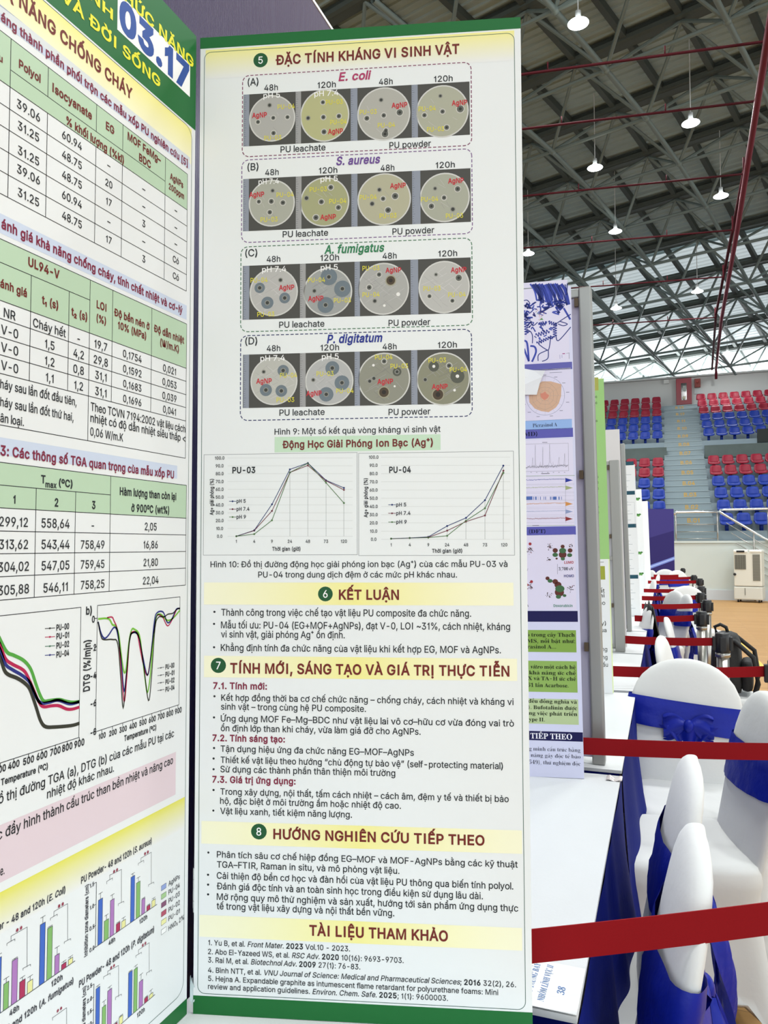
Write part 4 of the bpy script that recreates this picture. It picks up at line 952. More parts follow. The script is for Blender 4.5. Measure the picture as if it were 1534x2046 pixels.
7889 94 111 0;35 106 -15 0 20 24 14 0 21 -23 -15 -1 -13 15|59 137 12 23 17 0 -17 -23
7891 94 111 0;35 106 -15 0 20 24 14 0 21 -23 -15 -1 -13 15|63 137 -16 23 17 0 12 -23
7893 94 111 0;35 106 -15 0 20 24 14 0 21 -23 -15 -1 -13 15|70 137 -12 0 6 12 -14 1 0 10 16 0 9 -4 2 -8
7897 94 111 0;34 109 -14 0 20 23 14 0 20 -22 -15 -1 -12 15|44 -36 -6 5 -1 8 3 4 4 3 6 0 4 -3 4 -4 0 -6 -6 -6
7907 94 111 0;47 86 0 10 30 -1 1 3 0 18 15 0 -1 -21 -3 -6 -3 -1 -8 -2|44 -36 -6 5 -1 8 3 4 4 3 6 0 4 -3 4 -4 0 -6 -6 -6
7913 105 117 0;81 84 0 11 7 0 3 1 0 20 14 0 -1 -21 -3 -7 -6 -3|45 107 12 25 17 0 -16 -25
7917 105 117 0;81 84 0 11 7 0 3 1 0 20 14 0 -1 -21 -3 -7 -6 -3|57 107 -12 0 7 15 -14 0 0 10 25 -15
7920 138 0 0;69 -4 -15 2 -13 4 -9 6 -6 9 -4 12 -2 14 0 68 -3 7 -7 4 -6 1 0 4 63 0 0 -4 -11 -2 -4 -5 -2 -10 1 -77 6 -15 5 -4 6 -3 9 -1 14 3 11 7 6 12 2 16 -1 67 -1 5 -5 4 -11 3 0 4 40 0 0 -4 -8 -3 -4 -5 -2 -9 -1 -73 -4 -14 -7 -10 -9 -7 -13 -4|102 115 0 12 17 1 0 17 15 0 -1 -20 -3 -7 -6 -3|66 -36 -6 5 -2 8 3 4 5 3 6 0 6 -5 1 -8 -3 -4 -4 -3
8230 147 0 0;22 -1 -8 5 -1 6 1 6 5 4 5 2 6 -2 4 -4 2 -6 -2 -6 -4 -4|70 -1 -6 5 -2 6 2 6 4 4 6 2 5 -2 5 -4 1 -6 -1 -6 -5 -4|120 -1 -7 5 -1 9 5 7 5 2 6 -2 6 -7 0 -6 -6 -7'''


def load_glyphs():
    G = {}
    for fam, text in (('r', SANS_OUTLINES), ('s', ROMAN_OUTLINES)):
        recs = {}
        for ln in text.split('\n'):
            head, _, body = ln.partition(';')
            code, adv, base, dx = (int(v) for v in head.split())
            cs = []
            for part in body.split('|'):
                n = [int(v) for v in part.split()]
                c = []
                x = y = 0
                for i in range(0, len(n), 2):
                    x += n[i] * 4
                    y += n[i + 1] * 4
                    c.append((x, y))
                if len(c) > 2:
                    cs.append(c)
            recs[code] = (adv * 4, base, dx * 4, cs)
        for code, (adv, base, dx, cs) in recs.items():
            if base:
                cs = [[(x + dx, y) for x, y in c] for c in recs[base][3]] + cs
            G[fam + chr(code)] = (adv, cs)
    return G


GLYPHS = load_glyphs()
CAP = 509.0
OFFS = {'r': 8, 'b': 24, 'x': 44, 's': 2, 't': -9}
CACHE = {}


def area2(c):
    return sum(c[i - 1][0] * c[i][1] - c[i][0] * c[i - 1][1] for i in range(len(c)))


def inside(p, c):
    r = False
    for i in range(len(c)):
        (x1, y1), (x2, y2) = c[i - 1], c[i]
        if (y1 > p[1]) != (y2 > p[1]) and p[0] < (x2 - x1) * (p[1] - y1) / (y2 - y1) + x1:
            r = not r
    return r


def fatten(c, d):
    n = len(c)
    out = []
    for i in range(n):
        a, b, e = Vector(c[i - 1]), Vector(c[i]), Vector(c[(i + 1) % n])
        d1, d2 = (b - a), (e - b)
        if d1.length < 1e-6 or d2.length < 1e-6:
            out.append(c[i])
            continue
        n1 = Vector((-d1.y, d1.x)).normalized()
        n2 = Vector((-d2.y, d2.x)).normalized()
        m = n1 + n2
        if m.length < .3:
            m = n1
            q = 1
        else:
            m.normalize()
            q = 1 / max(.45, m.dot(n1))
        out.append((b.x + m.x * d * q, b.y + m.y * d * q))
    return out


def glyph_mesh(ch, st):
    key = (ch, st)
    if key in CACHE:
        return CACHE[key]
    fam = 's' if st in 'st' else 'r'
    adv, cs = GLYPHS.get(fam + ch) or GLYPHS.get('r' + ch) or (300, [])
    off = OFFS[st]
    V, T = [], []
    if cs:
        big = max(cs, key=lambda c: abs(area2(c)))
        so = 1 if area2(big) > 0 else -1
        outs = [(c, []) for c in cs if area2(c) * so > 0]
        for c in cs:
            if area2(c) * so < 0:
                cand = [o for o in outs if inside(c[0], o[0])]
                if cand:
                    min(cand, key=lambda o: abs(area2(o[0])))[1].append(c)
        for kc, (o, hs) in enumerate(outs):
            loops = [fatten(c, -off * so) for c in [o] + hs]
            vl = [[Vector((x, y, 0)) for x, y in l] for l in loops]
            tr = tessellate_polygon(vl)
            flat = [(p[0], p[1], kc) for l in loops for p in l]
            b = len(V)
            V += flat
            T += [tuple(b + i for i in t) for t in tr]
    CACHE[key] = (adv + (off if off > 10 else 0), V, T)
    return CACHE[key]


def set_text(s, st):
    """lay out a line; returns vertices (cap height 1), triangles, width"""
    base = {'r': 'r', 'b': 'b', 'i': 'r', 'bi': 'b', 'x': 'x', 's': 's', 'sr': 't', 'si': 't'}[st]
    it = st in ('bi', 'i', 'si')
    bo = False
    x = 0
    V, T = [], []
    gi = 0
    for ch in s:
        if ch == '\u00ac':
            it = not it
            continue
        if ch == '\u00a4':
            bo = not bo
            continue
        adv, gv, gt = glyph_mesh(ch, 'b' if bo else base)
        b = len(V)
        V += [((x + px + (.2 * py if it else 0)) / CAP, py / CAP, kc + 3.5 * (gi % 2)) for px, py, kc in gv]
        gi += 1
        T += [tuple(b + i for i in t) for t in gt]
        x += adv
    xs = [v[0] for v in V] or [0, 1]
    lo, hi = min(xs), max(xs)
    return [(a - lo, b, k) for a, b, k in V], T, hi - lo


INK = {'k': '25282c', 'br': '6e2622', 'mr': '7d2440', 'wh': 'f0f2f2', 'gr': '1b6832', 'dg': '3f5f55', 'bd': '1f5632', 'ye': 'ebe892', 'yp': 'eef0d2', 'wp': 'e2e7e7', 'yd': 'dbdb5c',
       'gl': 'bfdcc2', 'gt': 'b4d0b4', 'lb': 'c5d3e6', 'pk': 'd9cbd2', 'bl': '34409c', 'yt': 'e3e234', 'yl': 'd8d23c', 'rd': 'bb2a36', 'mg': 'ab3a66', 'pu': '6a4a92', 'gn': '2f7d52', 'nv': '26328c',
       'mb': '7c3a5c', 'pb': '7a5a8c', 'gb': '4d7a5c', 'nb': '2a2f63', 'c1': '26386e', 'c2': '6e3440', 'c3': '53794c', 'bb': '3f66c0', 'bg': '7fb368', 'bp': 'a878b8', 'bc': 'a83058', 'by': 'dfe09c'}
WREF = lin('e2e7e7')


def ink(c, paper):
    c = lin(INK.get(c, c))
    return tuple(min(.92, v / w * .81) for v, w in zip(c, WREF))


def ink_material():
    m = bpy.data.materials.new('printing_ink')
    m.use_nodes = True
    b = m.node_tree.nodes['Principled BSDF']
    a = m.node_tree.nodes.new('ShaderNodeAttribute')
    a.attribute_name = 'ink'
    m.node_tree.links.new(a.outputs['Color'], b.inputs['Base Color'])
    b.inputs['Roughness'].default_value = .42
    b.inputs['Specular IOR Level'].default_value = .22
    return m


M_ink = ink_material()


class Print:
    """flat printing in board coordinates (mm): x along the board, z up, layers stepped towards the reader (-y)"""

    def __init__(self):
        self.v, self.f, self.c = [], [], []

    def poly(self, pts, col, lay):
        b = len(self.v)
        a2 = sum(pts[i - 1][0] * pts[i][1] - pts[i][0] * pts[i - 1][1] for i in range(len(pts)))
        if a2 < 0:
            pts = pts[::-1]
            col = col[::-1] if isinstance(col, list) else col
        self.v += [(p[0] / 1000, -.00003 * lay - .00005, p[1] / 1000) for p in pts]
        self.f.append(tuple(range(b, b + len(pts))))
        self.c.append(col if isinstance(col, list) else [col] * len(pts))

    def tris(self, V, T, col, lay):
        b = len(self.v)
        self.v += [(p[0] / 1000, -.00003 * lay - .00005 - .000012 * p[2], p[1] / 1000) for p in V]
        for t in T:
            a, c, d = (V[i] for i in t)
            s = (c[0] - a[0]) * (d[1] - a[1]) - (c[1] - a[1]) * (d[0] - a[0])
            t = t if s > 0 else t[::-1]
            self.f.append(tuple(b + i for i in t))
            self.c.append([col] * 3)

    def line(self, pts, w, col, lay):
        w = w / 2
        L = []
        R = []
        for i, p in enumerate(pts):
            a = Vector(pts[max(0, i - 1)])
            b = Vector(pts[min(len(pts) - 1, i + 1)])
            P = Vector(p)
            d1 = (P - a) if i else (b - P)
            d2 = (b - P) if i < len(pts) - 1 else (P - a)
            if d1.length < 1e-6:
                d1 = d2
            if d2.length < 1e-6:
                d2 = d1
            if d1.length < 1e-6:
                continue
            n1 = Vector((-d1.y, d1.x)).normalized()
            n2 = Vector((-d2.y, d2.x)).normalized()
            m = n1 + n2
            m = n1 if m.length < .2 else m.normalized() / max(.5, m.normalized().dot(n1))
            L.append(P + m * w)
            R.append(P - m * w)
        for i in range(len(L) - 1):
            self.poly([(q.x, q.y) for q in (L[i], L[i + 1], R[i + 1], R[i])], col, lay)

    def build(self, name, parent):
        me = bpy.data.meshes.new(name)
        me.from_pydata(self.v, [], self.f)
        at = me.color_attributes.new('ink', 'FLOAT_COLOR', 'CORNER')
        flat = []
        for cs in self.c:
            for c in cs:
                flat += [c[0], c[1], c[2], 1]
        at.data.foreach_set('color', flat)
        me.materials.append(M_ink)
        o = bpy.data.objects.new(name, me)
        COL.objects.link(o)
        o.parent = parent
        return o


def pts_of(s): return [tuple(float(v) for v in p.split(',')) for p in s.split(' ')]


def print_prim(P, q, paper, rng):
    k = q[0]

    def I(c): return ink(c, paper)
    if k in 'TMV':
        s, a, b, w, h, st, col = q[1:8] if len(q) > 7 else q[1:]
        lay = 9
        a, b, w, h = float(a), float(b), float(w), float(h)
        V, T, W = set_text(s, st)
        if k == 'T':
            V = [(a + x * w / W, b + y * h, k) for x, y, k in V]
        elif k == 'M':
            V = [(a + (x - W / 2) * h * w, b + y * h, k) for x, y, k in V]
        else:
            V = [(a - y * h, b + x * w / W, k) for x, y, k in V]
        P.tris(V, T, I(col), lay)
    elif k == 'Q':
        P.poly(pts_of(q[1]), I(q[2]), int(q[3]))
    elif k == 'L':
        P.line(pts_of(q[1]), float(q[2]), I(q[3]), int(q[4]))
    elif k == 'S':
        p = pts_of(q[1])
        p = [p[0]] + p + [p[-1]]
        o = []
        for i in range(1, len(p) - 2):
            p0, p1, p2, p3 = p[i - 1:i + 3]
            for j in range(5):
                t = j / 5
                o.append(tuple(.5 * (2 * p1[n] + (p2[n] - p0[n]) * t + (2 * p0[n] - 5 * p1[n] + 4 * p2[n] - p3[n]) * t * t + (3 * p1[n] - p0[n] - 3 * p2[n] + p3[n]) * t ** 3) for n in (0, 1)))
        o.append(p[-1])
        P.line(o, float(q[2]), I(q[3]), int(q[4]))
    elif k == 'O':
        a, b, ru, rv = (float(v) for v in q[1:5])
        n = 40 if ru > 12 else 20
        P.poly([(a + ru * math.cos(2 * PI * i / n), b + rv * math.sin(2 * PI * i / n)) for i in range(n)], I(q[5]), int(q[6]))
    elif k == 'R':
        u0, v0, u1, v1, r, w = (float(v) for v in q[1:7])
        pts = []
        for cx, cy, a0 in ((u1 - r, v1 - r, 0), (u0 + r, v1 - r, 90), (u0 + r, v0 + r, 180), (u1 - r, v0 + r, 270)):
            pts += [(cx + r * math.cos(math.radians(a0 + i * 15)), cy + r * math.sin(math.radians(a0 + i * 15))) for i in range(7)]
        pts.append(pts[0])
        if q[8] == '0':
            P.line(pts, w, I(q[7]), 2)
        else:
            dash, gap = 4.0, 2.0
            pos = 0
            for a, b in zip(pts, pts[1:]):
                l = math.dist(a, b)
                t = 0
                while t < l:
                    ph = pos % (dash + gap)
                    step = (dash - ph) if ph < dash else (dash + gap - ph)
                    e = min(l, t + step + 1e-6)
                    if ph < dash:
                        P.line([tuple(a[n] + (b[n] - a[n]) * t / l for n in (0, 1)), tuple(a[n] + (b[n] - a[n]) * e / l for n in (0, 1))], w, I(q[7]), 2)
                    pos += e - t
                    t = e
    elif k == 'B':
        u0, v0, u1, v1 = (float(v) for v in q[1:5])
        c0, c1 = I(q[5]), I(q[6])
        n = 16

        def cc(i):
            x = abs(2 * i / n - 1)
            m = max(0, 1 - x) ** 1.3
            return tuple(a * m * .95 + b * (1 - m * .95) for a, b in zip(c0, c1))
        for i in range(n):
            a, b = u0 + (u1 - u0) * i / n, u0 + (u1 - u0) * (i + 1) / n
            P.poly([(a, v0), (b, v0), (b, v1), (a, v1)], [cc(i), cc(i + 1), cc(i + 1), cc(i)], 1)
    elif k == 'F':
        u0, v0, u1, v1 = (float(v) for v in q[1:5])
        P.poly([(u0, v0), (u1, v0), (u1, v1), (u0, v1)], [I(q[6]), I(q[6]), I(q[5]), I(q[5])], 1)
    elif k == 'K':
        a, v0, v1 = (float(v) for v in q[1:4])
        for j in range(24):
            v = v0 + (v1 - v0) * (j + .5) / 24
            P.line([(a + .5, v), (a + (3.4 if j % 4 == 0 else 2.2), v)], .35, I('4d545e'), 3)
    elif k == 'X':
        a, b, r = (float(v) for v in q[1:4])
        g = int(q[4][:2], 16)
        n = int(q[5])
        for j in range(n):
            x, y = rng.uniform(-.8, .8), rng.uniform(-.8, .8)
            if math.hypot(x, y) > .72:
                continue
            an = rng.choice([.5, .6, -.7]) + rng.uniform(-.15, .15) if n > 20 else rng.uniform(-1.2, -.5)
            l = r * (rng.uniform(.14, .3) if n > 20 else rng.uniform(.08, .2))
            dx, dy = l * math.cos(an), l * math.sin(an)
            c = '%02x%02x%02x' % ((min(255, g + 22) if rng.random() < .6 else g - 18,) * 3)
            P.line([(a + x * r - dx, b + y * r - dy), (a + x * r + dx, b + y * r + dy)], .35, I(c), 4)
    elif k == 'N':
        u0, u1, v, amp = (float(x) for x in q[1:5])
        n = int((u1 - u0) / .55)
        P.line([(u0 + (u1 - u0) * i / n, v + rng.uniform(-amp, amp)) for i in range(n + 1)], .6, I(q[5]), 4)
    elif k == 'Y':
        a, b, n, sx, sy = (float(x) for x in q[1:6])
        for j in range(int(n)):
            x, y, r = a + rng.gauss(0, sx), b + rng.gauss(0, sy), rng.uniform(.6, 1.5)
            P.poly([(x + r * math.cos(i), y + r * math.sin(i)) for i in (0, 1.05, 2.1, 3.14, 4.19, 5.24)], I(rng.choice(['2a2626', '3a3434', '5a4a4a', '7a3038'])), 3)
    elif k == 'W':
        x0, y0, x1, y1, n, amp = (float(x) for x in q[1:7])
        l = math.hypot(x1 - x0, y1 - y0)
        ex, ey = (x1 - x0) / l, (y1 - y0) / l
        o = []
        for i in range(int(n) * 12 + 1):
            t = i / (n * 12)
            s = math.sin(t * n * 2 * PI) * amp * 1.4
            o.append((x0 + (x1 - x0) * t - ey * s, y0 + (y1 - y0) * t + ex * s))
        P.line(o, 2.2, I('2c3a94'), 3)


